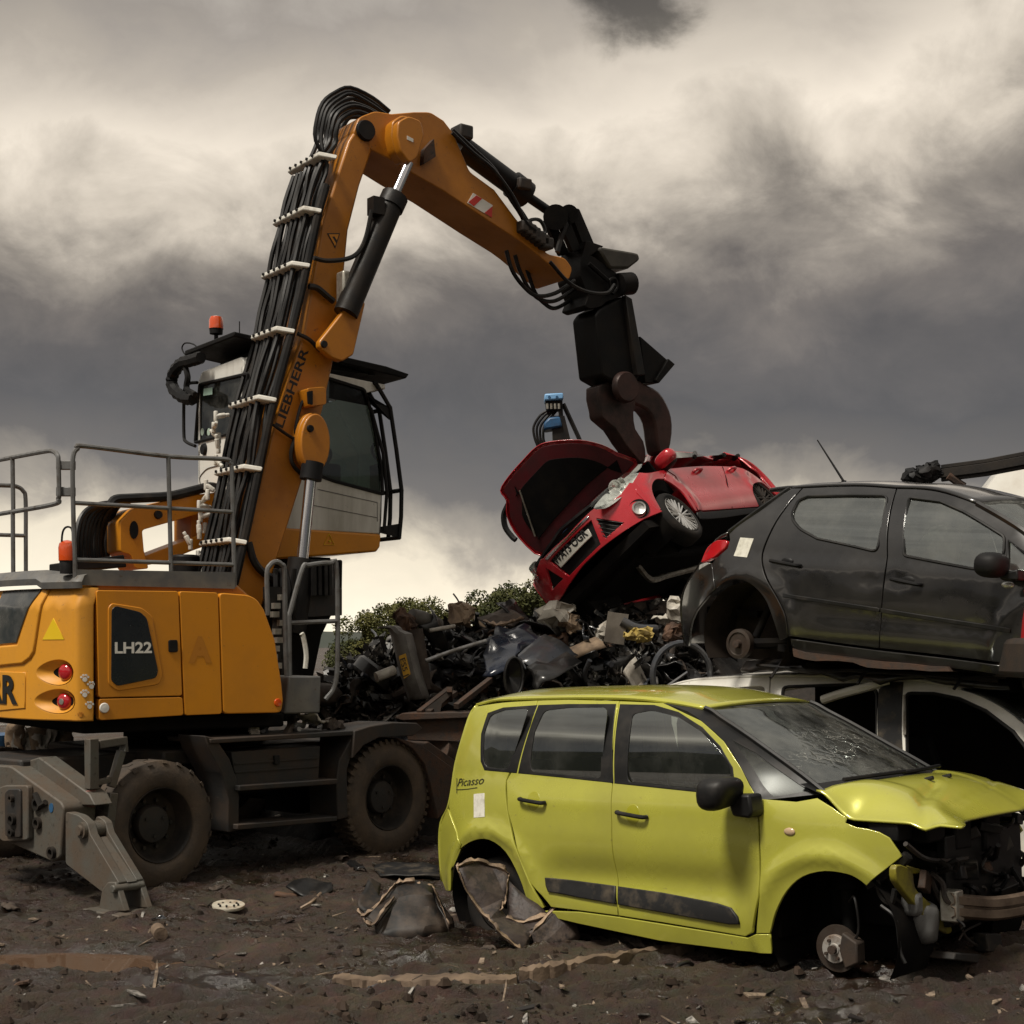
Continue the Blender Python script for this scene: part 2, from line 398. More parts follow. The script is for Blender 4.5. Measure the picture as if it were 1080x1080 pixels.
# ------------------------------------------------------------------ sky and light
SUN_EL, SUN_AZ = 58, 226                            # the sun stands behind the camera's left shoulder, veiled by cloud
def make_world():
    w = bpy.data.worlds.new('World'); S.world = w; w.use_nodes = True; nt = w.node_tree; L = nt.links.new
    bg = nt.nodes['Background']; bg.inputs[1].default_value = .1
    sky = N(nt, 'ShaderNodeTexSky', sky_type='NISHITA'); sky.sun_disc = False; sky.sun_elevation = R(SUN_EL); sky.sun_rotation = R(SUN_AZ)
    tc = N(nt, 'ShaderNodeTexCoord'); sep = N(nt, 'ShaderNodeSeparateXYZ'); L(tc.outputs['Generated'], sep.inputs[0])
    def math_(op, a, b=None):
        n = N(nt, 'ShaderNodeMath', operation=op)
        for i, q in enumerate((a, b)):
            if q is None: continue
            if isinstance(q, (int, float)): n.inputs[i].default_value = q
            else: L(q, n.inputs[i])
        return n.outputs[0]
    def noise_(scale, detail, rough, st, off=(0, 0, 0), dist=0):
        mp = N(nt, 'ShaderNodeMapping'); mp.inputs['Scale'].default_value = st; mp.inputs['Location'].default_value = off
        L(tc.outputs['Generated'], mp.inputs[0])
        n = N(nt, 'ShaderNodeTexNoise', i_Scale=scale, i_Detail=detail, i_Roughness=rough, i_Distortion=dist); L(mp.outputs[0], n.inputs['Vector'])
        return n.outputs['Fac']
    nA = noise_(1.9, 3, .5, (1, 1, 1.6), (3.1, .4, 1.7))
    nB = noise_(4.6, 9, .52, (1, 1, 1.7), (1.2, 5.2, .3), .5)
    nC = noise_(12, 12, .6, (1, 1, 1.35), (7.2, 2.2, 4.3), .35)
    z = math_('ADD', sep.outputs[2], math_('MULTIPLY', math_('SUBTRACT', nA, .5), .075))
    z = math_('ADD', z, math_('MULTIPLY', math_('SUBTRACT', nB, .5), .125))
    z = math_('ADD', z, math_('MULTIPLY', math_('SUBTRACT', nC, .5), .10))
    tl = N(nt, 'ShaderNodeMapRange'); tl.interpolation_type = 'SMOOTHSTEP'; tl.inputs[1].default_value = .14; tl.inputs[2].default_value = .26; tl.inputs[3].default_value = .055; tl.inputs[4].default_value = -.075; L(sep.outputs[2], tl.inputs[0])
    z = math_('ADD', z, math_('MULTIPLY', sep.outputs[0], tl.outputs[0]))
    left = math_('MAXIMUM', 0.0, math_('SUBTRACT', math_('MULTIPLY', sep.outputs[0], -1.0), .4))   # unseen sky left of the view, brightened for window reflections and left flanks
    z = math_('ADD', z, math_('MULTIPLY', left, .16))
    mr = N(nt, 'ShaderNodeMapRange'); mr.inputs[1].default_value = 0; mr.inputs[2].default_value = .6; L(z, mr.inputs[0])
    cr = N(nt, 'ShaderNodeValToRGB'); L(mr.outputs[0], cr.inputs[0]); e = cr.color_ramp.elements
    stops = [(0, (.82, .73, .56)), (.03, (.92, .83, .66)), (.068, (.80, .71, .56)), (.092, (.36, .32, .27)), (.12, (.155, .143, .135)), (.155, (.106, .101, .101)), (.20, (.110, .101, .097)),
             (.235, (.150, .132, .118)), (.265, (.27, .237, .20)), (.30, (.56, .495, .41)), (.345, (.72, .64, .535)), (.385, (.44, .39, .33)), (.42, (.30, .268, .235)), (.47, (.36, .33, .29)), (.6, (.38, .355, .32))]
    while len(e) < len(stops): e.new(.5)
    for q, (p, c) in zip(e, stops): q.position = p / .6; q.color = col(c)
    # brightness of the cloud texture
    tex = math_('ADD', .30, math_('ADD', math_('MULTIPLY', nB, .62), math_('MULTIPLY', nC, .80)))
    # unseen sky behind and above the camera, brightened to light the scene
    back = N(nt, 'ShaderNodeMapRange'); back.inputs[1].default_value = .30; back.inputs[2].default_value = .75; back.inputs[3].default_value = 1; back.inputs[4].default_value = 1.15; L(math_('ADD', math_('SUBTRACT', sep.outputs[2], math_('MULTIPLY', sep.outputs[1], .25)), math_('MULTIPLY', left, .6)), back.inputs[0])
    # a darker grey gap high up
    d0 = ray(668, -6).normalized(); cx = N(nt, 'ShaderNodeVectorMath', operation='DISTANCE'); L(tc.outputs['Generated'], cx.inputs[0]); cx.inputs[1].default_value = d0
    dd = math_('ADD', cx.outputs['Value'], math_('MULTIPLY', math_('SUBTRACT', nC, .5), .10))
    gap = N(nt, 'ShaderNodeMapRange'); gap.interpolation_type = 'SMOOTHSTEP'; gap.inputs[1].default_value = .012; gap.inputs[2].default_value = .044; gap.inputs[3].default_value = .26; gap.inputs[4].default_value = 1; L(dd, gap.inputs[0])
    k = math_('MULTIPLY', math_('MULTIPLY', math_('MULTIPLY', tex, back.outputs[0]), gap.outputs[0]), 10.0)
    sc = N(nt, 'ShaderNodeVectorMath', operation='SCALE'); L(cr.outputs[0], sc.inputs[0]); L(k, sc.inputs['Scale'])
    mx = N(nt, 'ShaderNodeMix', data_type='RGBA'); mx.inputs[0].default_value = .975; L(sky.outputs[0], mx.inputs[6]); L(sc.outputs[0], mx.inputs[7])
    L(mx.outputs[2], bg.inputs[0])
make_world()
sl = bpy.data.lights.new('sun', 'SUN'); so = link(bpy.data.objects.new('sun', sl))
sl.energy = 3.3; sl.angle = R(13); sl.color = (1, .93, .82)
# light comes from compass direction SUN_AZ (clockwise from +Y): a point there is (sin, cos)
d = V((math.sin(R(SUN_AZ)) * math.cos(R(SUN_EL)), math.cos(R(SUN_AZ)) * math.cos(R(SUN_EL)), math.sin(R(SUN_EL))))
so.rotation_euler = d.to_track_quat('Z', 'Y').to_euler(); so.location = d * 40
S.view_settings.view_transform = 'Standard'; S.view_settings.look = 'None'; S.view_settings.exposure = .2; S.view_settings.gamma = 1
S.cycles.max_bounces = 8; S.cycles.transparent_max_bounces = 16; S.cycles.use_denoising = True

# ------------------------------------------------------------------ ground
PUD = (ong(60, 1017).x, ong(60, 1017).y)
BUMPS = []                                          # (x, y, radius, height): mud pushed up under the lime car's nose
def fbm(x, y, o, sc): return noise.fractal(V((x * sc, y * sc, o)), .9, 2.1, 5)
def gz(x, y):
    z = .0
    z += .045 * noise.noise(V((x * .35, y * .35, 3.1)))
    near = max(0.0, min(1.0, (40 - math.hypot(x, y - 8)) / 20))
    if near > 0:
        # churned mud: ridges dragged along by tracks, clods between them
        w = noise.noise(V((x * .5, y * .5, 9))) * .6
        r = noise.noise(V(((x * .55 + y * .18), (y * 3.4 - x * .9) + w * 2, 1.7)))
        z += near * (.075 * (1 - abs(r) * 2.2) * (.35 + .65 * max(0, min(1, (9.6 - y) / 1.5))))
        z += near * .05 * max(0, min(1, (9.8 - y) / 1.2)) * (1 - abs(noise.noise(V((x * .9 + y * .4, y * 4.6 - x * 1.3, 31)))) * 2.4)
        z += near * .035 * fbm(x, y, 5, 1.9) + near * .026 * fbm(x, y, 11, 6.5) + near * .020 * max(0, fbm(x, y, 17, 13)) + near * .012 * abs(noise.noise(V((x * 22, y * 22, 4))))
    for bx, by, br, bh in BUMPS:
        q = ((x - bx) ** 2 + (y - by) ** 2) / br ** 2
        if q < 6: z += bh * math.exp(-q)
    # hollow that holds the puddle
    q = ((x - PUD[0] + .15) / .85) ** 2 + ((y - PUD[1] - .02) / .42) ** 2 + .5 * noise.noise(V((x * 2.6, y * 2.6, 21)))
    if q < 2.2: z = z * (.25 + .4 * min(1, q / 2.2)) - .15 * max(0, 1 - q / 1.7)
    return z
BUMPS.append((2.45, 8.75, .75, .10)); BUMPS.append((3.6, 8.4, .8, .08))
def make_ground():
    def axis(lo, hi, st, far, g=1.13):
        a = []; x = lo
        while x <= hi: a.append(x); x += st
        s = st; q = hi
        while q < far: s *= g; q += s; a.append(q)
        s = st; q = lo; pre = []
        while q > -far: s *= g; q -= s; pre.append(q)
        return pre[::-1] + a
    xs = axis(-4.2, 4.3, .026, 1500); ys = axis(6.9, 11.8, .022, 1500)
    vs = []; fs = []; n = len(xs)
    for y in ys:
        for x in xs: vs.append((x, y, gz(x, y)))
    for j in range(len(ys) - 1):
        for i in range(n - 1):
            a = j * n + i; fs.append((a, a + 1, a + n + 1, a + n))
    me = bpy.data.meshes.new('ground'); me.from_pydata(vs, [], fs); me.polygons.foreach_set('use_smooth', [True] * len(fs))
    m, nt, b = nodes('mud'); L = nt.links.new
    tc = N(nt, 'ShaderNodeTexCoord'); o = tc.outputs['Object']
    n1 = N(nt, 'ShaderNodeTexNoise', i_Scale=.9, i_Detail=9, i_Roughness=.65); L(o, n1.inputs['Vector'])
    n2 = N(nt, 'ShaderNodeTexNoise', i_Scale=7, i_Detail=9, i_Roughness=.7); L(o, n2.inputs['Vector'])
    n3 = N(nt, 'ShaderNodeTexNoise', i_Scale=45, i_Detail=6, i_Roughness=.75); L(o, n3.inputs['Vector'])
    cr = N(nt, 'ShaderNodeValToRGB'); L(n1.outputs['Fac'], cr.inputs[0]); e = cr.color_ramp.elements
    e[0].position = .33; e[0].color = (.008, .0052, .0036, 1); e[1].position = .7; e[1].color = (.088, .055, .033, 1)
    q = e.new(.5); q.color = (.034, .021, .013, 1)
    mx = N(nt, 'ShaderNodeMix', data_type='RGBA', blend_type='OVERLAY'); mx.inputs[0].default_value = .8; L(cr.outputs[0], mx.inputs[6]); L(n2.outputs['Color'], mx.inputs[7])
    # chips of paint, paper and stone trodden into the mud
    vo = N(nt, 'ShaderNodeTexVoronoi', i_Scale=26); L(o, vo.inputs['Vector'])
    lt = N(nt, 'ShaderNodeMath', operation='LESS_THAN'); lt.inputs[1].default_value = .17; L(vo.outputs['Distance'], lt.inputs[0])
    sp = N(nt, 'ShaderNodeSeparateColor'); L(vo.outputs['Color'], sp.inputs[0])
    g2 = N(nt, 'ShaderNodeMath', operation='GREATER_THAN'); g2.inputs[1].default_value = .90; L(sp.outputs[0], g2.inputs[0])
    mm = N(nt, 'ShaderNodeMath', operation='MULTIPLY'); L(lt.outputs[0], mm.inputs[0]); L(g2.outputs[0], mm.inputs[1])
    m2 = N(nt, 'ShaderNodeMix', data_type='RGBA'); L(mm.outputs[0], m2.inputs[0]); L(mx.outputs[2], m2.inputs[6])
    chip = N(nt, 'ShaderNodeMix', data_type='RGBA'); chip.inputs[6].default_value = (.11, .08, .055, 1); chip.inputs[7].default_value = (.05, .045, .04, 1); L(sp.outputs[1], chip.inputs[0]); L(chip.outputs[2], m2.inputs[7])
    L(m2.outputs[2], b.inputs['Base Color'])
    mr = N(nt, 'ShaderNodeMapRange'); mr.inputs[1].default_value = .36; mr.inputs[2].default_value = .62; mr.inputs[3].default_value = .12; mr.inputs[4].default_value = .7; L(n1.outputs['Fac'], mr.inputs[0]); L(mr.outputs[0], b.inputs['Roughness']); b.inputs['Specular IOR Level'].default_value = .55
    ad = N(nt, 'ShaderNodeMath', operation='MULTIPLY_ADD'); ad.inputs[1].default_value = .55; L(n3.outputs['Fac'], ad.inputs[0]); L(n2.outputs['Fac'], ad.inputs[2])
    bp = N(nt, 'ShaderNodeBump', i_Strength=1.0, i_Distance=.06); L(ad.outputs[0], bp.inputs['Height']); L(bp.outputs[0], b.inputs['Normal'])
    # wet hollows are smooth, drier ground is rough
    wb = N(nt, 'ShaderNodeMapRange'); wb.inputs[1].default_value = .36; wb.inputs[2].default_value = .56; wb.inputs[3].default_value = .35; wb.inputs[4].default_value = 1; L(n1.outputs['Fac'], wb.inputs[0]); L(wb.outputs[0], bp.inputs['Strength'])
    me.materials.append(m); tag(link(bpy.data.objects.new('ground', me)), kind='structure')
make_ground()
# puddle
m, nt, b = nodes('muddy_water'); b.inputs['Base Color'].default_value = (.095, .058, .037, 1); b.inputs['Roughness'].default_value = .03; b.inputs['IOR'].default_value = 1.33
n_ = N(nt, 'ShaderNodeTexNoise', i_Scale=9, i_Detail=3); bp_ = N(nt, 'ShaderNodeBump', i_Strength=.05, i_Distance=.01); nt.links.new(n_.outputs[0], bp_.inputs['Height']); nt.links.new(bp_.outputs[0], b.inputs['Normal'])
q = MB(); q.face([(PUD[0] + 1.25 * math.cos(a), PUD[1] + .85 * math.sin(a), -.030) for a in (2 * math.pi * k / 40 for k in range(40))])
tag(q.build('puddle', m), kind='structure')
# far hills
q = MB(); rows = [[], []]
m = mat('far_hillside', (.03, .04, .03), 1, c2=(.045, .05, .04), scale=.02)
for k in range(0, 226):
    a = R(k * 1.6); r = 900 if math.cos(a) > .8 else 260; x, y = r * math.sin(a), r * math.cos(a); h = 12 + 9 * noise.noise(V((k * .21, 0, 0))) + 3 * noise.noise(V((k * .9, 0, 4))) + (0 if r == 900 else 22 + 5 * noise.noise(V((k * 1.7, 2, 0))))
    rows[0].append((x, y, -2)); rows[1].append((x * 1.1, y * 1.1, h))
q.grid(rows); tag(q.build('hills', m), kind='structure')
# ------------------------------------------------------------------ cars
def sl(p, n=3): return [(q.x, q.y) for q in smooth_line([V((a, b, 0)) for a, b in p], n)]
def sc(p, n=3): return [(q.x, q.y) for q in smooth_line([V((a, b, 0)) for a, b in p], n, True)]
def rc(p, d=5.0):
    """Polygon in photo pixels with its corners rounded."""
    out = []; n = len(p); P = [V(q) for q in p]
    for i in range(n):
        a, b, c = P[i - 1], P[i], P[(i + 1) % n]
        if (a - b).normalized().dot((c - b).normalized()) < -.93: out.append((b.x, b.y)); continue
        k = min(d, (a - b).length * .4, (c - b).length * .4); u = b + (a - b).normalized() * k; w = b + (c - b).normalized() * k
        for t in (0, .33, .67, 1): 
            q = u.lerp(b, t).lerp(b.lerp(w, t), t); out.append((q.x, q.y))
    return out
class Car:
    """Builds a car in its own frame: outlines read on the side surface, mirrored for the other side."""
    def __init__(s, root, fr, yw, side=-1):
        s.root, s.fr, s.yw, s.side = root, fr, yw, side           # side: the flank one sees, -1 right, +1 left
    def S(s, px, py):
        y = s.side * .8
        for _ in range(12):
            p = s.fr.tr(px, py, 1, y); y = y * .4 + .6 * s.side * s.yw(p.x, p.z)
        return V((p.x, p.z))
    def SP(s, pts): return [s.S(*p) for p in pts]
    def P3(s, px, py):
        q = s.S(px, py); return V((q.x, s.side * s.yw(q.x, q.y), q.y))
    def fn(s, sd):
        def f(x, z): return V((x, sd * s.yw(x, z), z))
        f.out = 1 if sd < 0 else -1
        return f
    def pan(s, name, m, poly, holes=(), parent=None, both=True, px=True, gap=.0025, off=0, cell=.055, depth=.02, rnd=.004, grow=0, label=None, yw=None):
        keep = s.yw; P0 = poly; s_ = s
        if yw: s.yw = yw
        P = s.SP(poly) if px else [V(p) for p in poly]
        if area2(P) < 0: P.reverse()
        P = inset(P, gap); Hs = []
        for h in holes:
            q = s.SP(h) if px else [V(p) for p in h]
            if area2(q) < 0: q.reverse()
            Hs.append(inset(q, -grow) if grow else q)
        out = None
        for sd in ((s.side, -s.side) if both else (s.side,)):
            mb = MB(); panel(mb, P, s.fn(sd), Hs, cell=cell, off=off, depth=depth, rnd=rnd)
            o = mb.build(name, m, parent if (parent is not None and sd == s.side) else s.root, ang=30)
            if label and sd == s.side: o['label'] = label
            out = out or o
        s.yw = keep
        return out
    def house(s, c, d, p=3.2, n=24):
        mb = MB(); mb.bm.verts.ensure_lookup_table(); bmesh.ops.create_uvsphere(mb.bm, u_segments=n, v_segments=n // 2, radius=1)
        f = lambda a: math.copysign(abs(a) ** (2 / p), a)
        for v in mb.bm.verts:
            q = V((f(v.co.x), f(v.co.y), f(v.co.z))); v.co = V((q.x * d[0], q.y * d[1], q.z * d[2])) + V(c)
        return mb
    def part(s, name, mb, m, parent=None, **kw): return mb.build(name, m, parent or s.root, **kw)
    def cross(s, name, m, curve, crown, n=18, parent=None, power=2.2, solid=.02, fn=None):
        """Surface from a curve on one flank over to its mirror image; crown(t along curve)->vector bulge in the middle."""
        rows = []; k = len(curve)
        for i, p in enumerate(curve):
            c = V(crown(i / (k - 1))); r = []
            for j in range(n + 1):
                q = -1 + 2 * j / n; w = 1 - abs(q) ** power
                v = V((p[0], abs(p[1]) * q, p[2])) + c * w
                if fn: v = fn(v)
                r.append(v)
            rows.append(r)
        mb = MB().grid(rows); return mb.build(name, m, parent or s.root, ang=40, solid=solid)
def arch_liner(car, cx, cz, r, y0, y1, name='wheel_arch_liner'):
    for sd in (-1, 1):
        mb = MB(); n = 18
        ring = [V((cx + r * math.cos(a), 0, cz + r * math.sin(a))) for a in (math.pi * (-.18 + 1.36 * k / n) for k in range(n + 1))]
        mb.grid([[V((p.x, sd * y0, p.z)) for p in ring], [V((p.x, sd * y1, p.z)) for p in ring]])
        mb.face([V((p.x, sd * y1, p.z)) for p in ring])
        car.part(name, mb, M['inner'])
def car_wheel(root, c, ax, r=.31, w=.2, rim_r=.2, spokes=0, tyre=None, rim=None, name='wheel'):
    """tyre with its rim as a sub-part; ax points to the outside."""
    ax = V(ax).normalized(); c = V(c); h = w / 2
    t = MB().lathe([(rim_r, h * .8), (rim_r + .03, h), (r - .05, h * 1.02), (r - .015, h * .86), (r, h * .6), (r, 0), (r, -h * .6), (r - .015, -h * .86), (r - .05, -h), (rim_r, -h * .8)], c, ax, 40)
    o = t.build(name, tyre or M['car_tyre'], root)
    q = MB().lathe([(rim_r, -h * .8), (rim_r, h * .75), (rim_r - .012, h * .82), (rim_r - .02, h * .7), (rim_r - .03, h * .1), (.05, h * .05)], c, ax, 40)
    q.build('rim_barrel', M['inner'] if spokes else (rim or M['rim']), o)
    if spokes:
        u = ax.orthogonal().normalized(); v = ax.cross(u); q = MB()
        q.lathe([(rim_r - .014, h * .6), (rim_r + .002, h * .8), (rim_r + .008, h * .84), (rim_r + .004, h * .95)], c, ax, 40)
        q.lathe([(.001, h * .82), (.03, h * .8), (.055, h * .7), (.06, h * .4)], c, ax, 20)
        for k in range(spokes):
            a = 2 * math.pi * k / spokes
            for da in (-.13, .13):
                d0 = u * math.cos(a) + v * math.sin(a); d1 = u * math.cos(a + da) + v * math.sin(a + da)
                q.tube([c + d0 * .045 + ax * h * .7, c + d1 * (rim_r - .01) + ax * h * .82], [.014, .010], 6)
        q.build('alloy_rim', rim or M['alloy'], o, ang=50)
    return o
def seat(car, x, y, m=None, z0=.42, h=.62, rake=.18):
    m = m or M['seat']; q = MB()
    q.grid([[V((x + .02 * i, y + .24 * s, z0 + (.0 if abs(s) < 1 else -.08))) for s in (-1, -.7, 0, .7, 1)] for i in range(-2, 24)])
    o = car.part('seat', q, m, solid=.1, bevel=0)
    b = MB(); rows = []
    for k in range(9):
        t = k / 8; z = z0 + .05 + h * t; w = .25 - .05 * t * t; xx = x - .02 - rake * t
        rows.append([V((xx + (.05 if abs(s) == 1 else 0), y + w * s, z)) for s in (-1, -.75, 0, .75, 1)])
    b.grid(rows); b.build('seat_back', m, o, solid=.1)
    hd = MB().box((x - .03 - rake * 1.12, y, z0 + h + .16), (.09, .25, .19)); hd.build('headrest', m, o, bevel=.04, segs=3)
def rotm3(rj): return (Matrix.Rotation(rj.uniform(-.5, .5), 3, 'X') @ Matrix.Rotation(rj.uniform(-.5, .5), 3, 'Z') @ Matrix.Rotation(rj.uniform(-.5, .5), 3, 'Y'))
def sm(a, b, x):
    t = max(0, min(1, (x - a) / (b - a))); return t * t * (3 - 2 * t)

# ---- the lime green car in front
FY = Frame((.388, 10.423, -.049), -43, 2.5, 0)
ty = thing('hatchback_car', 'lime green five-door family car, nose smashed open and front wheel missing, standing in the mud', 'car', FY.M)
def yw_lime(x, z):
    y = .862
    y -= .05 * max(0, (.5 - z) / .35) ** 2 * .6
    zb = 1.075 + .02 * max(0, 1 - x)
    if z > zb: y -= .055 + .14 * (z - zb) + .42 * (z - zb) ** 2
    elif z > .72: y -= .055 * ((z - .72) / (zb - .72)) ** 1.6
    if x < .12: y -= .36 * (.12 - x) ** 2
    if x > 2.25: y -= .20 * (x - 2.25) ** 2
    y -= 1.1 * max(0, z - .84) ** 2 * sm(2.05, 2.4, x)
    for xc, zc in ((.06, .30), (2.585, .26)):
        r = math.hypot(x - xc, z - zc); y += .026 * math.exp(-((r - .43) / .055) ** 2)
    y -= .042 * math.exp(-((z - .47) / .115) ** 2) * sm(.45, .75, x) * (1 - sm(1.95, 2.2, x))
    y += .008 * math.exp(-((z - .93) / .08) ** 2) * sm(.2, .5, x) * (1 - sm(2.2, 2.5, x))
    return y
cy = Car(ty, FY, yw_lime)
g_q = rc([(510, 801), (510.5, 775), (517, 755), (532, 749.5), (556, 747.5), (549, 770), (536, 811.5), (513, 809.5)])
g_r = rc([(574, 750), (600, 747), (636, 746.5), (638.5, 749), (638.5, 757), (633.5, 821), (600, 817.5), (561, 813.5), (559.5, 803), (564, 772)])
g_f = rc([(667, 753.5), (687, 749.8), (714, 756.5), (738, 772), (757.5, 791.5), (770, 809), (771.5, 835.5), (664, 825), (661.5, 818)])
L_ = M['lime']
cy.pan('quarter_panel', L_, sl([(501, 745), (530, 740.5), (567, 738.3)]) + sl([(559, 765), (547, 800), (534, 823), (535, 855), (545, 897), (559, 932), (575, 957)]) + [(566, 962)] + sl([(556, 952), (547, 925), (533, 899), (516, 886.5), (500, 887), (485, 897), (476, 917)]) + [(486.5, 891), (473, 851), (476, 835), (480.5, 805), (489, 774), (496, 753)], [g_q], grow=.006)
cy.pan('rear_bumper', L_, [(472, 852), (486, 891), (476, 917), (475.5, 940), (470, 940), (465.5, 928), (463, 893), (464.6, 869)])
dr = cy.pan('rear_door', L_, [(567, 738.3), (600, 737.4), (653, 738.8), (646, 823), (645, 869), (650, 918), (652, 966), (610, 960.5), (581, 957), (559.6, 932), (545.5, 897), (535.3, 855), (534, 823), (547, 800), (559, 765)], [g_r], grow=.006)
df = cy.pan('front_door', L_, [(653, 738.8), (700, 741), (740, 760), (763.5, 781), (781.5, 809), (796, 837), (800, 842), (800.3, 883), (799.6, 946), (793, 984), (786, 988), (700, 973.5), (652, 966), (650, 918), (645, 869), (646, 823)], [g_f], grow=.006)
cy.pan('sill', L_, [(567, 961), (610, 961.5), (652, 967), (788, 989), (797, 985), (812.5, 985), (814.5, 1006.5), (780, 1003.5), (697, 993), (609, 974.5), (572, 966)], cell=.028)
cy.pan('front_wing', L_, [(801, 842), (840, 845), (862, 841), (878, 851), (893, 862), (891, 867), (903, 872), (914, 873.5), (927, 877), (938, 883), (947, 896), (952, 903), (932, 919)] + sl([(914, 935), (905, 928), (893, 922.5), (870, 919.5), (847, 925), (830, 940), (818, 963), (812.5, 985)]) + [(797, 985), (800.5, 946), (801, 883)], cell=.04)
# black window surrounds and panes
for nm, outer, hole, par in (('quarter', [(507, 803), (507.5, 774), (514.5, 752), (531, 746.2), (567, 743.6), (556, 775), (545, 815.5), (511, 812.5)], g_q, None),
                        ('rear', [(568, 743.6), (600, 742.5), (650, 742.5), (647, 826), (600, 821), (546.5, 815.7), (557, 775)], g_r, dr),
                        ('front', [(654, 742.7), (690, 743.5), (716, 751), (741, 767), (760, 787), (773, 809.5), (776, 839.8), (648, 826.3)], g_f, df)):
    cy.pan('window_surround', M['trim'], outer, [hole], parent=par, off=.004, depth=.012, gap=0)
    cy.pan('window_pane', M['car_glass'], hole, parent=par, off=-.008, depth=.004, gap=-.004, rnd=.001, cell=.06, yw=lambda x, z: yw_lime(x, 1.12) + (yw_lime(x, 1.6) - yw_lime(x, 1.1)) * ((z - 1.1) * .2 + ((z - 1.1) / .5) ** 2 * .42))
cy.pan('rub_strip', M['trim_dirty'], [(575.5, 925.5), (610, 929), (650, 934.3), (650.6, 953.5), (610, 946.5), (579, 940.5), (576.5, 934)], parent=dr, off=.018, depth=.02, gap=0, rnd=.007)
cy.pan('rub_strip', M['trim_dirty'], [(653, 934.8), (700, 941.5), (757, 952.5), (772, 957.5), (779, 967), (781, 974.5), (770, 974.5), (653, 954)], parent=df, off=.018, depth=.02, gap=0, rnd=.007)
for (a, b), (c_, d_), par in (((549.5, 842.5), (575.5, 846.5), dr), ((652, 856.5), (683, 861.5), df)):
    p0, p1 = cy.P3(a, b), cy.P3(c_, d_)
    q = MB(); mid = (p0 + p1) / 2; o_ = V((0, -.035, 0))
    q.tube(smooth_line([p0 + V((0, -.004, 0)), p0 + o_ + V((.02, 0, 0)), mid + o_ * 1.15, p1 + o_ + V((-.02, 0, 0)), p1 + V((0, -.004, 0))], 5), .0135, 8)
    q.build('door_handle', M['trim'], par)
    cup = []; cen = cy.S((a + c_) / 2, (b + d_) / 2 + 0)
    q = MB(); panel(q, [V((cen.x + .055 * math.cos(t), cen.y + .062 * math.sin(t))) for t in (2 * math.pi * k / 20 for k in range(20))], cy.fn(-1), off=.002, depth=.006, cell=.05)
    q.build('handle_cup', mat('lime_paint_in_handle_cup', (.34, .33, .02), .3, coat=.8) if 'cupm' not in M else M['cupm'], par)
# A pillar: black frame with a triangular pane
cA = [cy.P3(*p) for p in [(700, 741.5), (725, 750), (741, 761), (763.5, 781.5), (781.5, 809.5), (796, 837), (803, 844)]]
cB = [FY.tr(px, py, 1, y) for px, py, y in [(703, 741.5, -.618), (742, 748, -.59), (760, 759, -.60), (785, 775.5, -.62), (815, 797, -.645), (845, 819, -.675), (868, 837.5, -.70)]]
cA = smooth_line(cA, 4); cB = smooth_line(cB, 4)
def ruled(A, B, sgn=1):
    def f(u, v):
        k = max(0, min(.99999, u)) * (len(A) - 1); i = int(k); t = k - i
        p = A[i].lerp(A[i + 1], t).lerp(B[i].lerp(B[i + 1], t), v); p = V(p); p.y *= sgn; return p
    return f
for sg in (1, -1):
    f = ruled(cA, cB, sg); f.out = sg
    tri = [(.50, .36), (.62, .30), (.80, .25), (.955, .25), (.955, .86), (.80, .80), (.62, .70)]
    q = MB(); panel(q, [(0.001, 0), (.999, 0), (.999, 1), (.001, 1)], f, [tri], cell=.08, depth=.02, rnd=.003)
    o = q.build('windscreen_pillar', M['trim'], ty)
    q = MB(); panel(q, tri, f, cell=.08, off=-.006, depth=.003, rnd=.0005); q.build('quarterlight_pane', M['hazed_glass'], o)
# windscreen, roof, tailgate
ws = cy.cross('windscreen', M['crazed_glass'], cB[4:], lambda t: (.10 + .06 * t, 0, .015), 22, solid=.006)
for sg in (1, -1): MB().tube([V((p.x, p.y * sg, p.z)) + V((.012, 0, .008)) for p in cB[4:]], .016, 6).build('windscreen_seal', M['trim'], ws)
gut = [(503, 744), (515, 741), (528, 738.5), (566, 737.2), (610, 736.4), (651, 736.8), (680, 738.5), (703, 741.2), (722, 744.2), (742, 748)]
gc = [FY.tr(px, py, 1, y) for (px, py), y in zip(gut, (-.56, -.59, -.61, -.625, -.63, -.632, -.628, -.618, -.605, -.59))]
gc = smooth_line(gc, 3)
rf = cy.cross('roof', L_, gc, lambda t: (-.10 * (1 - min(1, t * 5)) + .10 * sm(.8, 1, t), 0, .05 + .012 * sm(0, .3, t) - .03 * sm(.75, 1, t)), 22, power=2.6)
q = MB()
for sg in (-1, 1):
    MB().tube([V((p.x, p.y * sg, p.z + .004)) for p in gc], .010, 6).build('roof_gutter', L_, rf)
tg = [cy.P3(*p) for p in [(502, 745), (496, 754), (489, 775), (480.5, 806), (476, 836), (472, 853), (465, 868), (463.5, 893), (466, 930)]]
cy.cross('tailgate', L_, smooth_line(tg, 3), lambda t: (-.16 - .04 * t, 0, 0), 16, power=2.4)
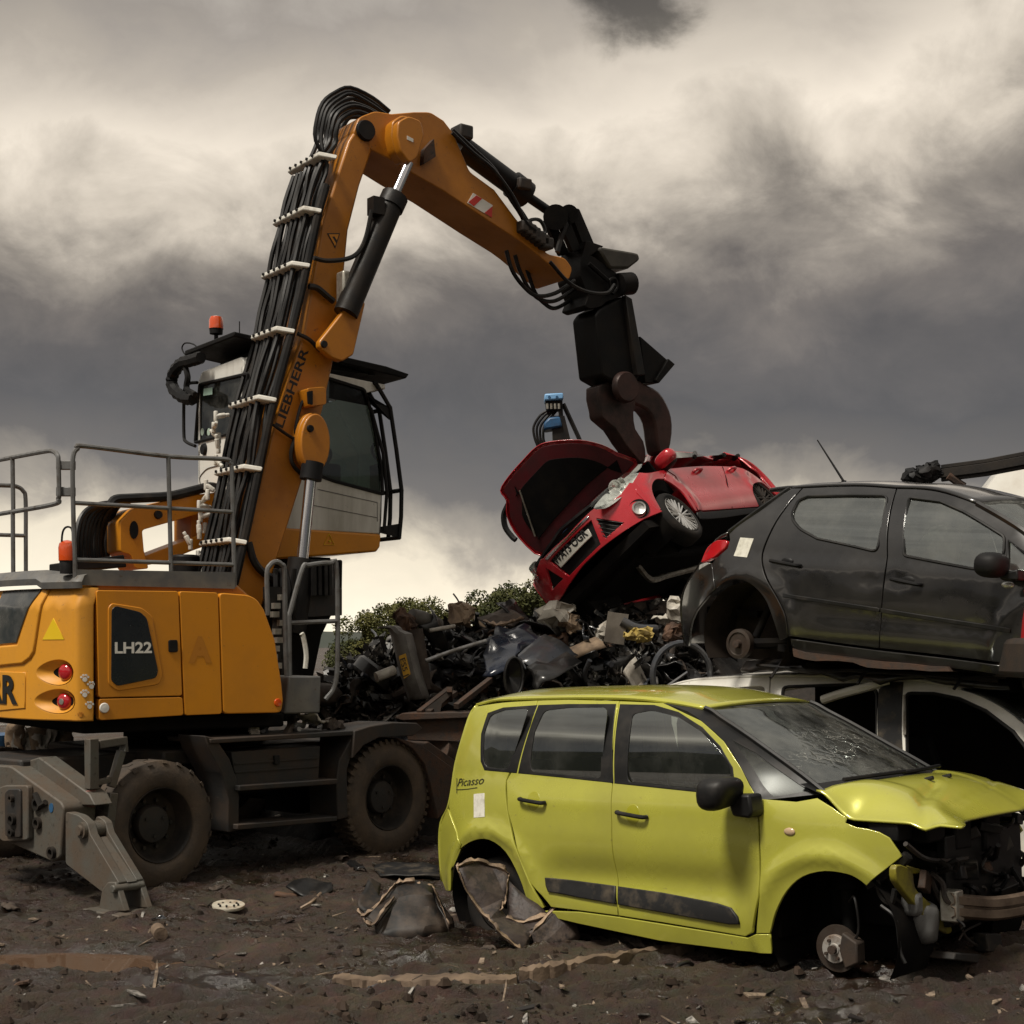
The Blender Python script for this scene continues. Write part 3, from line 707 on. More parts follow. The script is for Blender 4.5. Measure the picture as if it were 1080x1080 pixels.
# bonnet: pushed up and creased along its front edge
def bonnet(v, u):
    y = -.735 + 1.47 * v; k = (y / .735) ** 2
    xb = 2.50 + .17 * (1 - k); zb = 1.035 + .035 * (1 - k)
    xf = 3.24 - .05 * (1 - k) + .09 * math.exp(-((y + .7) / .18) ** 2) - .10 * sm(.3, .75, y); zf = .862 + .05 * sm(.35, .75, y)
    x = xb + (xf - xb) * u; z = zb + (zf - zb) * u ** 1.5 + .03 * math.sin(math.pi * u) * (1 - .6 * k)
    y = y * (1 - .05 * u)
    # the near edge has dropped, a diagonal fold runs in from it, the front lip is dented
    w = math.exp(-((y + .735) / .13) ** 2); z = z * (1 - w) + (1.035 - .150 * sm(0, .26, u) - .026 * u) * w
    z -= .030 * max(0, 1 - abs(u - .62 + .55 * (y + .45)) / .10) * sm(.15, .4, u) * (1 - sm(-.2, .0, y))
    z += .014 * sm(.36, .42, abs(y)) * (1 - sm(.62, .7, abs(y))) * (1 - u)
    z -= .010 * max(0, 1 - abs(u - .80 + .25 * (y + .3)) / .05) * sm(-.6, -.3, y)
    return V((x, y, z))
q = MB().grid([[bonnet(j / 60, i / 30) for j in range(61)] for i in range(31)])
bo = q.build('bonnet', L_, ty, solid=.012, ang=55)
for y in (-.1, .12): MB().tube([bonnet(.5 + y / 1.47, .3), bonnet(.5 + y / 1.47, .3) + V((.05, 0, .012))], .012, 8).build('washer_jet', M['trim'], bo)
q = MB().grid([[V((2.50 + .17 * (1 - (y / .74) ** 2) - .10 * t, y, 1.03 + .04 * t + .03 * (1 - (y / .74) ** 2))) for y in [-.74 + 1.48 * k / 16 for k in range(17)]] for t in (-.3, .3, 1)])
q.build('scuttle', M['trim'], ty)
for y0, y1 in ((-.55, -.02), (.02, .5)): MB().tube([V((2.62 - .1 * abs(y0), y0, 1.085)), V((2.66 - .1 * abs(y1), y1, 1.10))], .012, 6).build('wiper', M['black'], ws)
# repeater, mirror, script, paper notice
p = cy.P3(833, 877); q = MB().ball(p + V((0, -.004, 0)), .028, 2, (1.3, .35, .8)); q.build('side_repeater', mat('clear_amber_lens', (.5, .36, .22), .15), ty)
mp = FY.tr(759, 838, 1, -1.03)
q = cy.house((0, 0, 0), (.10, .145, .10), 3)
for v in q.bm.verts: v.co.x += .25 * v.co.z * (v.co.x > 0); v.co.z -= .12 * (v.co.y + .145) * (v.co.z < 0) * -1
mi = q.build('door_mirror', M['trim'], ty, M=Matrix.Translation(mp))
q = MB().sweep([FY.tr(px, py, 1, -.97) for px, py in ((768, 838), (790, 838), (793, 858), (790, 863.5), (772, 861), (769, 852))], V((0, .13, 0))); q.build('mirror_arm', M['trim'], mi, bevel=.015)
cy.house((mp.x, -mp.y, mp.z), (.10, .145, .10), 3).build('door_mirror', M['trim'], ty)
a0, a1 = cy.S(482, 829.5), cy.S(510.5, 826.5); ud = (a1 - a0); uw = ud.length; ud.normalize(); vd = V((-ud.y, ud.x)); fr_ = cy.fn(-1)
def on_side(c, o, u, v, off=.004):
    def f(a, b):
        q = o + u * a + v * b; return c.fn(c.side)(q.x, q.y) + V((0, c.side * off, 0))
    return f
q = MB(); lettering(q, 'Picasso', .052, on_side(cy, a0, ud, vd), shear=.35, bold=-.004, width=uw); 
q.tube([on_side(cy, a0, ud, vd, .003)(t * uw * .8 - .005, -.02 - .004 * math.sin(t * 3)) for t in (0, .3, .6, 1)], .002, 5)
q.tube([on_side(cy, a0, ud, vd, .003)(-.004 + .01 * t, .055 - .10 * t) for t in (0, 1)], .0025, 5)
q.build('script_lettering', M['sign_black'], ty, ang=10)
cy.pan('paper_notice', M['sticker'], [(500, 837.5), (511, 836.5), (511.5, 861.5), (500, 862.5)], both=False, off=.0035, depth=.003, gap=0, rnd=.0005)
# wheel housings, rear wheel, front brake
arch_liner(cy, .06, .30, .385, .80, .42); arch_liner(cy, 2.585, .26, .40, .77, .36)
for sd in (-1, 1): car_wheel(ty, (.06, sd * .68, .24), (0, sd, 0), .30, .18, .19, rim=M['inner'])
hc = FY.tr(884, 1000, 1, -.74)
bd = MB().lathe([(.001, .0), (.128, .0), (.13, .012), (.128, .024), (.001, .024)], hc + V((0, .01, 0)), (0, -1, 0), 40).build('brake_disc', M['disc'], ty)
q = MB().lathe([(.001, .05), (.03, .05), (.034, .043), (.074, .042), (.079, .034), (.079, .02)], hc, (0, -1, 0), 32)
q.build('hub_face', M['hubface'], bd)
q = MB()
for k in range(4):
    a = k * math.pi / 2 + .5; q.cyl(hc + V((.052 * math.cos(a), -.06, .052 * math.sin(a))), hc + V((.052 * math.cos(a), -.03, .052 * math.sin(a))), .009, seg=8)
q.cyl(hc + V((0, -.075, 0)), hc + V((0, -.02, 0)), .024, seg=14); q.build('wheel_stud', M['rust'], bd)
q = MB().sweep([hc + V((.06, .03, .10)), hc + V((.15, .03, .05)), hc + V((.15, .03, -.06)), hc + V((.07, .03, -.10)), hc + V((.04, .03, 0))], V((0, -.09, 0))); q.build('brake_caliper', M['frame'], bd, bevel=.01)
q = MB().tube([hc + V((0, .12, .02)), hc + V((-.02, .16, .25)), hc + V((-.05, .20, .62))], [.035, .04, .05], 12); q.tube([hc + V((-.02, .17, .3)), hc + V((-.05, .2, .58))], .075, 12); q.build('suspension_strut', M['inner'], ty)
q = MB().tube(smooth_line([hc + V((.05, .05, .25)), hc + V((.12, -.01, .28)), hc + V((.14, -.02, .1)), hc + V((.06, -.02, .02))], 5), .008, 6); q.build('brake_hose', M['hose'], ty)
b2 = MB().lathe([(.001, 0), (.13, 0), (.13, .024), (.001, .024)], V((hc.x, .73, hc.z)), (0, 1, 0), 32); b2.build('brake_disc', M['disc'], ty)
# smashed nose: what shows once bumper, grille and lamps are gone
nose = lambda px, py, x: FY.tr(px, py, 0, x)
q = MB(); q.box((2.66, 0, .58), (.5, 1.0, .62)); q.box((2.9, .1, .45), (.2, 1.0, .5)); q.wobble(.03, 4)
q.build('engine_block', M['inner'], ty, bevel=.02)
q = MB(); q.box((3.02, .15, .52), (.06, .95, .5)); q.build('radiator', M['trim'], ty, bevel=.01)
for y, z, dx, dz in ((-.12, .78, .16, .2), (.2, .75, .2, .22), (-.4, .8, .12, .12), (.05, .58, .1, .18)):
    q = MB().box((2.98, y, z), (dx, .2, dz)); q.wobble(.012, 7, y * 9); q.build('engine_box', M['black'], ty, bevel=.015)
q = MB()                                                                 # inner wing bracket, lime
q.sweep(smooth_line([nose(946, 912, 3.02), nose(962, 918, 3.02), nose(966, 935, 3.02), nose(976, 948, 3.02), nose(992, 960, 3.02), nose(1004, 978, 3.02), nose(1000, 985, 3.02), nose(984, 976, 3.02), nose(968, 958, 3.02), nose(955, 942, 3.02), nose(946, 928, 3.02)], 3, True), V((-.04, 0, 0)))
q.sweep([nose(996, 912, 3.0), nose(1008, 912, 3.0), nose(1011, 934, 3.0), nose(1006, 958, 3.0), nose(996, 962, 3.0), nose(990, 940, 3.0)], V((-.03, 0, 0)))
q.sweep([nose(953, 912, 2.97), nose(972, 917, 2.97), nose(970, 922, 2.97), nose(952, 922, 2.97)], V((-.06, 0, 0)))
q.wobble(.006, 9); q.build('inner_wing', mat('dirty_lime_paint', (.25, .22, .02), .45, c2=(.08, .06, .03), amt=.42, scale=7), ty, bevel=.006)
q = MB(); q.ball((0, 0, 0), 1, 3, (.07, .10, .125)); q.wobble(.035, 9)
q.build('washer_bottle', M['bottle'], ty, M=Matrix.Translation(nose(975, 972, 2.98)))
q = MB(); q.box((0, 0, 0), (.10, .10, .13)); q.build('bottle_neck', M['bottle'], ty, bevel=.03, M=Matrix.Translation(nose(962, 953, 2.98)))
q = MB()                                                                 # crash beam
bl = [nose(1003, 955, 3.12), nose(1027, 957, 3.16), nose(1050, 958, 3.20), nose(1080, 953, 3.25), V((3.24, .35, nose(1080, 953, 3.25).z + .01)), V((3.14, .62, nose(1080, 953, 3.25).z))]
bl = [V(p) for p in bl]
rows = []
for p in smooth_line(bl, 4): rows.append([p + V(d) for d in ((0, 0, .065), (.02, 0, .05), (.02, 0, .012), (.0, 0, .006), (0, 0, -.006), (.02, 0, -.012), (.02, 0, -.05), (0, 0, -.065))])
q.grid(rows); q.build('crash_beam', M['beam'], ty, solid=.006, ang=25)
q = MB().box(nose(1004, 955, 3.10), (.10, .09, .17)); q.build('beam_mount', M['zinc'], ty, bevel=.01)
q = MB()
for pts, r in (([(1012, 974), (1020, 990), (1034, 999)], .008), ([(1034, 974), (1018, 982), (1011, 992)], .006), ([(1040, 905), (1036, 916), (1052, 922)], .008), ([(955, 890), (975, 905), (1000, 908), (1020, 905)], .014), ([(1048, 935), (1062, 930)], .01)):
    MB().tube(smooth_line([nose(x, y, 3.08) for x, y in pts], 4), r, 6).build('wiring', M['frame'], ty)
q = MB(); q.sweep([nose(1008, 1004, 3.1), nose(1050, 1008, 3.1), nose(1082, 1012, 3.1), nose(1080, 1022, 3.1), nose(1044, 1018, 3.1), nose(1006, 1012, 3.1)], V((-.3, 0, 0))); q.wobble(.012, 5); q.build('undertray', M['frame'], ty, bevel=.008)
q = MB().sweep([nose(1040, 985, 3.14), nose(1056, 985, 3.14), nose(1058, 1004, 3.14), nose(1042, 1004, 3.14)], V((-.08, 0, 0))); q.build('radiator_duct', M['trim_dirty'], ty, bevel=.006)
q = MB().tube(smooth_line([FY.tr(px, py, 1, -.74) for px, py in ((929, 955), (944, 968), (948, 990), (950, 1005), (955, 1016))], 5), .010, 6)
q.tube(smooth_line([FY.tr(px, py, 1, -.7) for px, py in ((915, 934), (930, 925), (948, 912), (958, 902))], 4), .03, 6)
q.tube(smooth_line([FY.tr(px, py, 1, -.72) for px, py in ((925, 928), (930, 945), (940, 952), (944, 938))], 4), .018, 6)
q.build('torn_arch_lining', M['trim'], ty)
for y in (-.62, .62): MB().box((2.88, y, .82), (.18, .16, .10)).build('lamp_bracket', M['black'], ty, bevel=.01)
rj = random.Random(3)
for k in range(46):                                                      # clutter of the stripped engine bay
    x, y, z = rj.uniform(2.95, 3.10), rj.uniform(-.5, .7), rj.uniform(.32, .84); kd = rj.random()
    if kd < .5: q = MB().tube(smooth_line([V((x, y, z)) + noise.noise_vector(V((k * 3.3, j * .6, 1))) * .17 for j in range(6)], 4), rj.uniform(.006, .018), 6); q.build('engine_hose', M[rj.choice(['black', 'hose', 'hose', 'frame', 'steel'])], ty)
    else:
        q = MB().box((x - .03, y, z), (rj.uniform(.04, .10), rj.uniform(.04, .16), rj.uniform(.04, .14)), rotm3(rj)); q.cut(1).wobble(.01, 9, k); q.build('engine_part', M[rj.choice(['black', 'steel', 'frame', 'trim_dirty', 'trim', 'rust'])], ty, bevel=.006)
# cabin
q = MB().box((1.3, 0, .24), (1.7, 1.5, .05)); q.box((.05, 0, .45), (1.0, .8, .05)); q.box((2.2, 0, .62), (.04, 1.4, .85)); q.build('floor_pan', M['inner'], ty)
q = MB().grid([[V((2.12 + .22 * t, y, 1.0 + .05 * math.sin(t * 2.5) - (.12 if t == 0 else 0))) for y in (-.72, -.4, 0, .4, .72)] for t in (0, .15, .4, .7, 1)]); q.build('dashboard', M['black'], ty, solid=.03)
for y in (-.36, .36): seat(cy, 1.12, y, z0=.5, h=.62); 
seat(cy, .22, -.4, z0=.5, h=.6); seat(cy, .22, .4, z0=.5, h=.6)
sw = FY.tr(735, 812, 1, -.36)
q = MB().tube([V((1.86 + .05 * math.sin(a), -.36 + .18 * math.cos(a), .98 + .17 * math.sin(a))) for a in (2 * math.pi * k / 24 for k in range(24))], .016, 8, closed=True); q.box((1.88, -.36, .98), (.05, .14, .06)); q.build('steering_wheel', M['black'], ty)
# ---- the charcoal car stacked on the white one
FG = Frame((2.37, 12.0, 1.68), -46, -5, 0)
tg_ = thing('hatchback_car', 'charcoal grey five-door hatchback without rear wheel, stacked nose-down on the white car', 'car', FG.M)
def yw_grey(x, z):
    y = .858
    y -= .06 * max(0, (.55 - z) / .35) ** 2
    zb = .93
    if z > zb: y -= .035 + .10 * (z - zb) + .72 * (z - zb) ** 2
    elif z > .7: y -= .035 * ((z - .7) / (zb - .7)) ** 1.7
    if x < .05: y -= .34 * (.05 - x) ** 2
    if x > 2.35: y -= .24 * (x - 2.35) ** 2
    y -= .9 * max(0, z - .8) ** 2 * sm(2.1, 2.5, x)
    for xc, zc in ((-.03, .30), (2.51, .30)):
        r = math.hypot(x - xc, z - zc); y += .022 * math.exp(-((r - .46) / .06) ** 2)
    y -= .014 * math.exp(-((z - .50) / .07) ** 2) * sm(.45, .8, x) * (1 - sm(1.9, 2.2, x))
    y += .007 * math.exp(-((z - .86) / .07) ** 2)
    # dents in the doors
    for dx, dz, dr, dh in ((1.30, .80, .09, .012), (1.05, .77, .12, .006), (1.75, .62, .16, .006), (.62, .70, .12, .004)):
        y -= dh * math.exp(-((x - dx) ** 2 + ((z - dz) * 1.5) ** 2) / dr ** 2)
    return y
cg = Car(tg_, FG, yw_grey); G_ = M['charcoal']
gr = rc([(835.5, 541), (842, 527.5), (852, 523.5), (900, 522.5), (936.5, 523), (925, 582), (897, 575.5), (862, 568), (843, 557.5), (836, 548)], 6)
gf = rc([(958.5, 524.7), (992, 529), (1017, 540), (1038, 552.5), (1059.5, 566), (1059, 583), (1045, 602), (1024, 599.5), (953, 586)], 4)
gt = [(1064, 570.5), (1080, 583), (1096, 597), (1105, 609), (1085, 606), (1063, 602)]
cg.pan('quarter_panel', G_, sl([(833, 514), (836, 514.5), (846, 514.5)]) + sl([(832, 530), (818, 550), (807, 573), (803, 590), (808, 610), (820, 632), (828, 650), (831, 672)]) + [(822, 676)] + sl([(821, 672), (814, 650.6), (807, 633), (795, 619), (781, 612), (767, 613.6), (755, 621)]) + sl([(753, 612), (751, 594)]) + [(755, 588.5), (767, 578), (769.5, 569), (768.6, 561), (800, 537)])
cg.pan('rear_bumper', G_, [(737.5, 596), (750.5, 594.5), (752.5, 612), (754.5, 621)] + sl([(749, 626), (735, 643.5), (728, 661), (726, 682)]) + [(722, 680)] + sl([(719.5, 661), (718.5, 640), (722, 622), (730, 606)]))
lm = cg.pan('tail_lamp', M['red_lamp'], rc([(739, 594.5), (746, 577), (756, 569), (768.3, 569.5), (766, 578), (753, 588.5), (746, 592)], 4), off=.008, depth=.03, rnd=.008, cell=.03)
cg.pan('lamp_lower_lens', M['headlamp'], [(738, 595.5), (745.5, 593), (750.5, 594), (737, 602)], parent=lm, off=.006, both=False, cell=.03)
rd_ = cg.pan('rear_door', G_, sl([(847, 514.3), (880, 513), (911, 512.6), (945.5, 515)]) + sl([(935.5, 587), (930.7, 626), (927.2, 684)]) + sl([(926, 684), (880, 678), (832, 671)]) + sl([(831, 672), (829, 650), (821, 632), (809, 610), (804, 590), (808, 573), (819, 550), (833, 530)]), [gr], grow=.004)
fd_ = cg.pan('front_door', G_, sl([(946, 515), (975, 516), (999, 520.5), (1031, 532), (1055, 545.5), (1080, 561.5), (1100, 580), (1116, 600)]) + sl([(1117, 640), (1112, 680), (1106, 706)]) + sl([(1100, 705.5), (1078, 702), (1000, 692), (927.5, 684)]) + sl([(931, 626), (936, 587)]), [gf, gt], grow=.004)
for h, par, nm in ((gr, rd_, 'r'), (gf, fd_, 'f'), (gt, fd_, 't')):
    cg.pan('window_pane', M['clear_glass'], h, parent=par, off=-.006, depth=.004, gap=-.004, rnd=.001, cell=.06)
    pass
    q = MB(); q.tube([cg.fn(-1)(p.x, p.y) + V((0, -.001, 0)) for p in cg.SP(h)], .011, 6, closed=True); q.build('window_seal', M['trim'], par)
cg.pan('sill', G_, [(833, 673.5), (880, 680), (926, 686), (1000, 694.5), (1078, 704.5), (1100, 707.5), (1104, 715), (1060, 712), (960, 700), (846, 689), (835, 683)])
cg.pan('front_wing', G_, [(2.48, .83), (2.48, .60), (2.46, .28), (2.14, .25), (2.17, .45)][:0] or [(2.40, .955), (2.47, .90), (2.50, .60), (2.46, .30), (2.12, .30)][:0] or [(2.62, .93), (2.9, .86), (3.15, .76), (3.17, .55), (2.95, .5), (2.9, .58), (2.8, .66), (2.66, .71), (2.5, .71), (2.42, .66), (2.44, .95)], px=False)
cg.pan('rub_strip', M['trim'], [(826, 626), (880, 634), (928, 641.3), (928, 645.5), (880, 638), (826, 630)], parent=rd_, off=.014, depth=.016, gap=0, rnd=.004)
cg.pan('rub_strip', M['trim'], [(930, 641.5), (1000, 652.5), (1066, 662.5), (1066, 667.5), (1000, 657), (930, 646)], parent=fd_, off=.014, depth=.016, gap=0, rnd=.004)
for (a, b), (c_, d_), par in (((814, 591.5), (844, 596.5), rd_), ((941, 611), (972, 616.5), fd_)):
    p0, p1 = cg.P3(a, b), cg.P3(c_, d_); q = MB(); o_ = V((0, -.035, 0)); mid = (p0 + p1) / 2
    q.tube(smooth_line([p0, p0 + o_ + V((.02, 0, 0)), mid + o_ * 1.15, p1 + o_ + V((-.02, 0, 0)), p1], 5), .0145, 8)
    q.ball(mid + V((.01, .0, .012)), .05, 2, (1.1, .22, .62)); q.build('door_handle', M['black'], par)
mp = FG.tr(1046, 596, 1, -1.02)
mi = cg.house((0, 0, 0), (.10, .125, .085), 2.6).build('door_mirror', M['black'], tg_, M=Matrix.Translation(mp))
q = MB().sweep([FG.tr(px, py, 1, -.98) for px, py in ((1050, 606), (1073, 600), (1074, 612), (1056, 612))], V((0, .12, 0))); q.build('mirror_arm', M['trim'], mi, bevel=.012)
q = MB().ball(mp + V((-.055, -.03, .01)), .03, 2); q.box(mp + V((-.07, .02, -.02)), (.02, .1, .06)); q.build('mirror_motor', M['inner'], mi)
p = cg.P3(1063, 617); q = MB().ball(p, .04, 2, (1.2, .35, .6)); q.build('side_repeater', M['headlamp'], tg_)
cg.pan('paper_notice', M['sticker'], [(781, 567), (795, 568), (788, 588), (774, 586.5)], both=False, off=.0035, depth=.003, gap=0, rnd=.0005)
# roof, hatch, screens
gut = [(834, 515), (846, 513.6), (880, 512), (911, 511.8), (945, 514), (975, 515), (999, 519.4), (1031, 531), (1055, 544.4), (1080, 560.4), (1100, 578), (1118, 600)]
gp = [cg.P3(*p) for p in gut]
top = gp[:8]
gA = smooth_line(top, 3)
rf = cg.cross('roof', G_, gA, lambda t: (-.06 * (1 - min(1, 4 * t)) + .06 * sm(.8, 1, t), 0, .055), 18)
gB = smooth_line(gp[7:], 3)
cg.cross('windscreen', M['clear_glass'], gB, lambda t: (.05 + .10 * t, 0, .05 * (1 - t) + .01), 18, solid=.006)
for sg in (1, -1): MB().tube([V((p.x, p.y * sg, p.z)) for p in gB], .022, 6).build('windscreen_pillar', G_, tg_)
ht = smooth_line([cg.P3(*p) for p in ((833, 515), (800, 538), (769, 561))], 4)
cg.cross('rear_window', M['cab_glass_dark'], ht, lambda t: (-.05 - .08 * t, 0, .04), 16, solid=.006)
for sg in (1, -1): MB().tube([V((p.x, p.y * sg, p.z)) for p in ht], .018, 6).build('rear_window_seal', M['trim'], tg_)
q = MB(); sp = cg.P3(834, 515); q.grid([[V((sp.x + .05 - a, sp.y * b, sp.z + .03 - .02 * abs(b) - .35 * a * a)) for b in (-.96, -.6, 0, .6, .96)] for a in (0, .1, .2, .27)]); q.build('roof_spoiler', G_, tg_, solid=.03, bevel=.01)
tl = smooth_line([cg.P3(*p) for p in ((768.6, 562), (756, 569), (742, 590), (731, 606), (721, 624), (718, 642), (722, 680))], 3)
cg.cross('tailgate', G_, tl, lambda t: (-.16, 0, 0), 16, power=2.5)
q = MB().tube([V((.45, -.15, 1.50)), V((.20, -.28, 1.80))], [.009, .004], 6)
a0 = FG.tr(890, 508, 1, -.1); a1 = FG.tr(862, 464, 1, -.16); q = MB().tube([a0, a1], [.010, .005], 6); q.tube([a0 + V((0, 0, -.03)), a0 + V((0, 0, .01))], .02, 8); q.build('aerial', M['black'], tg_)
# bonnet and nose (mostly outside the photo)
def gbon(v, u):
    y = -.78 + 1.56 * v; k = (y / .78) ** 2
    return V((2.42 + .16 * (1 - k) + (.72 + .1 * (1 - k)) * u, y * (1 - .08 * u), .96 + .06 * (1 - k) - .20 * u - .06 * u * u))
q = MB().grid([[gbon(j / 20, i / 10) for j in range(21)] for i in range(11)]); q.build('bonnet', G_, tg_, solid=.02)
q = MB().sweep([(3.0, -.78, .72), (3.30, -.55, .70), (3.38, 0, .70), (3.30, .55, .70), (3.0, .78, .72), (2.9, .6, .7), (2.9, -.6, .7)], V((0, 0, -.45))); q.build('front_bumper', G_, tg_, bevel=.03)
# underneath: arch liner, drum, floor, rusty sill
_i = M['inner']; M['inner'] = mat('muddy_arch_lining', (.040, .031, .025), .9, c2=(.02, .016, .013), amt=.4, spec=.1); arch_liner(cg, -.03, .30, .40, .80, .40); M['inner'] = _i; arch_liner(cg, 2.51, .30, .39, .79, .40)
hc = FG.tr(783, 679, 1, -.74)
bd = MB().lathe([(.001, .0), (.115, .0), (.118, .02), (.115, .055), (.09, .06), (.085, .05), (.001, .05)], hc, (0, -1, 0), 32).build('brake_drum', M['disc'], tg_)
q = MB().lathe([(.001, .09), (.03, .088), (.033, .05)], hc, (0, -1, 0), 20); q.build('hub_cap', M['rust'], bd)
bd = MB().lathe([(.001, .0), (.115, .0), (.118, .02), (.115, .055), (.001, .06)], V((hc.x, -hc.y, hc.z)), (0, 1, 0), 32).build('brake_drum', M['disc'], tg_)
q = MB().tube([hc + V((.05, .1, .06)), hc + V((.16, .15, .38))], .03, 10); q.tube([hc + V((0, .05, 0)), hc + V((.5, .25, .06))], .04, 8); q.tube([hc + V((0, .1, 0)), V((hc.x, -hc.y, hc.z))], .04, 8); q.build('rear_axle', M['inner'], tg_)
for sd in (-1, 1): car_wheel(tg_, (2.51, sd * .70, .27), (0, sd, 0), .30, .18, .19)
q = MB().box((1.25, 0, .22), (2.0, 1.5, .05)); q.box((2.42, 0, .5), (.04, 1.4, .7)); q.box((-.4, 0, .45), (.5, 1.0, .05)); q.build('floor_pan', M['inner'], tg_)
q = MB().sweep([FG.tr(px, py, 1, -.83) for px, py in ((836, 684), (848, 688), (900, 694), (960, 700), (1000, 704), (1003, 709), (960, 707), (915, 704), (900, 699), (870, 697), (850, 696), (838, 692))], V((0, .12, 0))); q.cut(1).wobble(.012, 8); q.build('rotted_sill', M['rust'], tg_)
q = MB().grid([[V((2.12 + .26 * t, y, .93 + .04 * math.sin(t * 2.5) - (.12 if t == 0 else 0))) for y in (-.7, 0, .7)] for t in (0, .3, .7, 1)]); q.build('dashboard', M['black'], tg_, solid=.03)
for y in (-.36, .36): seat(cg, 1.30, y, M['seat_light'], z0=.38, h=.58)
seat(cg, .35, -.38, M['seat_light'], z0=.42, h=.50); seat(cg, .35, .38, M['seat_light'], z0=.42, h=.50)
ab = MB().ball((0, 0, 0), 1, 3, (.13, .16, .19)); ab.wobble(.05, 6); ab.build('burst_airbag', M['white_metal'], tg_, M=Matrix.Translation(FG.tr(992, 578, 1, -.35)))

# ---- the white car below it
FW = Frame((2.47, 12.27, 0), -46, 0, 0)
tw = thing('people_carrier', 'white people carrier with empty black window openings, crushed under the charcoal hatchback', 'car', FW.M)
def yw_white(x, z):
    y = .875 - .05 * max(0, (.5 - z) / .35) ** 2
    if z > 1.0: y -= .03 + .12 * (z - 1.0) + .30 * (z - 1.0) ** 2
    if x < -.3: y -= .3 * (-.3 - x) ** 2
    if x > 2.4: y -= .2 * (x - 2.4) ** 2
    y -= .9 * max(0, z - .85) ** 2 * sm(2.2, 2.6, x)
    for xc in (-.35, 2.45):
        r = math.hypot(x - xc, z - .31); y += .02 * math.exp(-((r - .43) / .06) ** 2)
    return y
cw = Car(tw, FW, yw_white); W_ = M['white_car']
wf = rc([(956, 731), (985, 731.5), (1012, 737), (1040, 750), (1069, 772), (1083, 790), (1088, 845), (1020, 840), (957, 834)], 5)
wr = rc([(826, 724.5), (880, 722.5), (915, 722), (925, 729), (925, 800), (880, 797), (822, 790)], 5)
fdoor = cw.pan('front_door', W_, sl([(940, 716.5), (967, 718), (1013, 727), (1047, 740), (1080, 763), (1112, 796)]) + sl([(1122, 830), (1122, 880), (1116, 930)]) + sl([(1115, 930), (1040, 920), (944, 905)]) + [(942, 800)], [wf], grow=.004)
rdoor = cw.pan('rear_door', W_, sl([(813, 713.5), (870, 714), (939, 716.5)]) + sl([(941, 800), (943, 905)]) + sl([(940, 905), (880, 897), (820, 888)]) + [(815, 800)], [wr], grow=.004)
cw.pan('quarter_panel', W_, sl([(706, 724), (730, 718), (780, 714.5), (812, 713.5)]) + [(814, 800), (818, 886), (790, 850), (740, 850), (712, 860), (702, 850), (696, 800), (698, 750)], [rc([(722, 733), (760, 726), (806, 723), (812, 780), (730, 782), (718, 760)], 5)])
cw.pan('front_wing', W_, [(2.45, 1.06), (2.8, .98), (3.1, .85), (3.13, .62), (2.92, .5), (2.86, .6), (2.74, .7), (2.6, .75), (2.46, .75), (2.40, .72), (2.38, .66), (2.37, 1.05)], px=False)
q = MB()
for sg in (1,): q.tube([cw.fn(-1)(p.x, p.y) for p in cw.SP(wf)], .014, 6, closed=True)
q.build('window_seal', M['trim'], fdoor)
q = MB().tube([cw.fn(-1)(p.x, p.y) for p in cw.SP(wr)], .014, 6, closed=True); q.build('window_seal', M['trim'], rdoor)
cw.pan('door_pillar', M['trim_dirty'], [(927, 727), (936, 719), (953, 719.5), (952.5, 812), (927, 800)], off=.006, depth=.01, gap=0)
q = MB(); q.tube(smooth_line([cw.P3(868, 738) + V((0, .0, .0)), cw.P3(890, 731.5) + V((0, -.03, .0)), cw.P3(915, 725) + V((0, -.035, 0)), cw.P3(938, 717.5)], 4), [.035] * 12 + [.04], 8); q.build('bent_roof_strip', W_, tw)
q = MB(); q.tube([cw.P3(955, 733) + V((0, -.01, 0)), cw.P3(955, 775) + V((0, -.01, 0))], .012, 6); q.build('door_edge', M['zinc'], fdoor)
gp = [cw.P3(*p) for p in [(704, 724), (730, 717.5), (780, 714), (813, 713), (870, 713.5), (939, 715.8), (967, 717.5), (1013, 726.5), (1047, 739.5), (1080, 762.5), (1112, 796)]]
cw.cross('roof', W_, smooth_line(gp[:8], 3), lambda t: (0, 0, .03), 14)
cw.cross('windscreen', M['crazed_glass'], smooth_line(gp[7:], 3), lambda t: (.05 + .08 * t, 0, .03), 14, solid=.006)
cw.cross('tailgate', W_, smooth_line([cw.P3(*p) for p in ((704, 725), (699, 750), (697, 800), (702, 850))], 3), lambda t: (-.14, 0, 0), 14)
def wbon(v, u):
    y = -.8 + 1.6 * v; k = (y / .8) ** 2
    return V((2.6 + .14 * (1 - k) + (.7 + .1 * (1 - k)) * u, y * (1 - .06 * u), 1.07 + .05 * (1 - k) - .18 * u))
q = MB().grid([[wbon(j / 16, i / 8) for j in range(17)] for i in range(9)]); q.build('bonnet', W_, tw, solid=.02)
q = MB().sweep([(3.1, -.78, .85), (3.42, -.55, .83), (3.5, 0, .83), (3.42, .55, .83), (3.1, .78, .85), (3.0, 0, .85)], V((0, 0, -.6))); q.build('front_bumper', M['trim'], tw, bevel=.03)
q = MB().box((1.3, 0, .3), (2.2, 1.6, .06)); q.box((2.5, 0, .6), (.04, 1.5, .8)); q.box((1.2, 0, 1.0), (2.3, .04, 1.2)); q.build('floor_pan', M['inner'], tw)
for sd in (-1, 1):
    for x in (-.35, 2.45): car_wheel(tw, (x, sd * .72, .31), (0, sd, 0), .31, .19, .2)
arch_liner(cw, -.35, .31, .38, .82, .42); arch_liner(cw, 2.45, .31, .38, .8, .42)
for y in (-.38, .38): seat(cw, 1.35, y, z0=.55, h=.6)

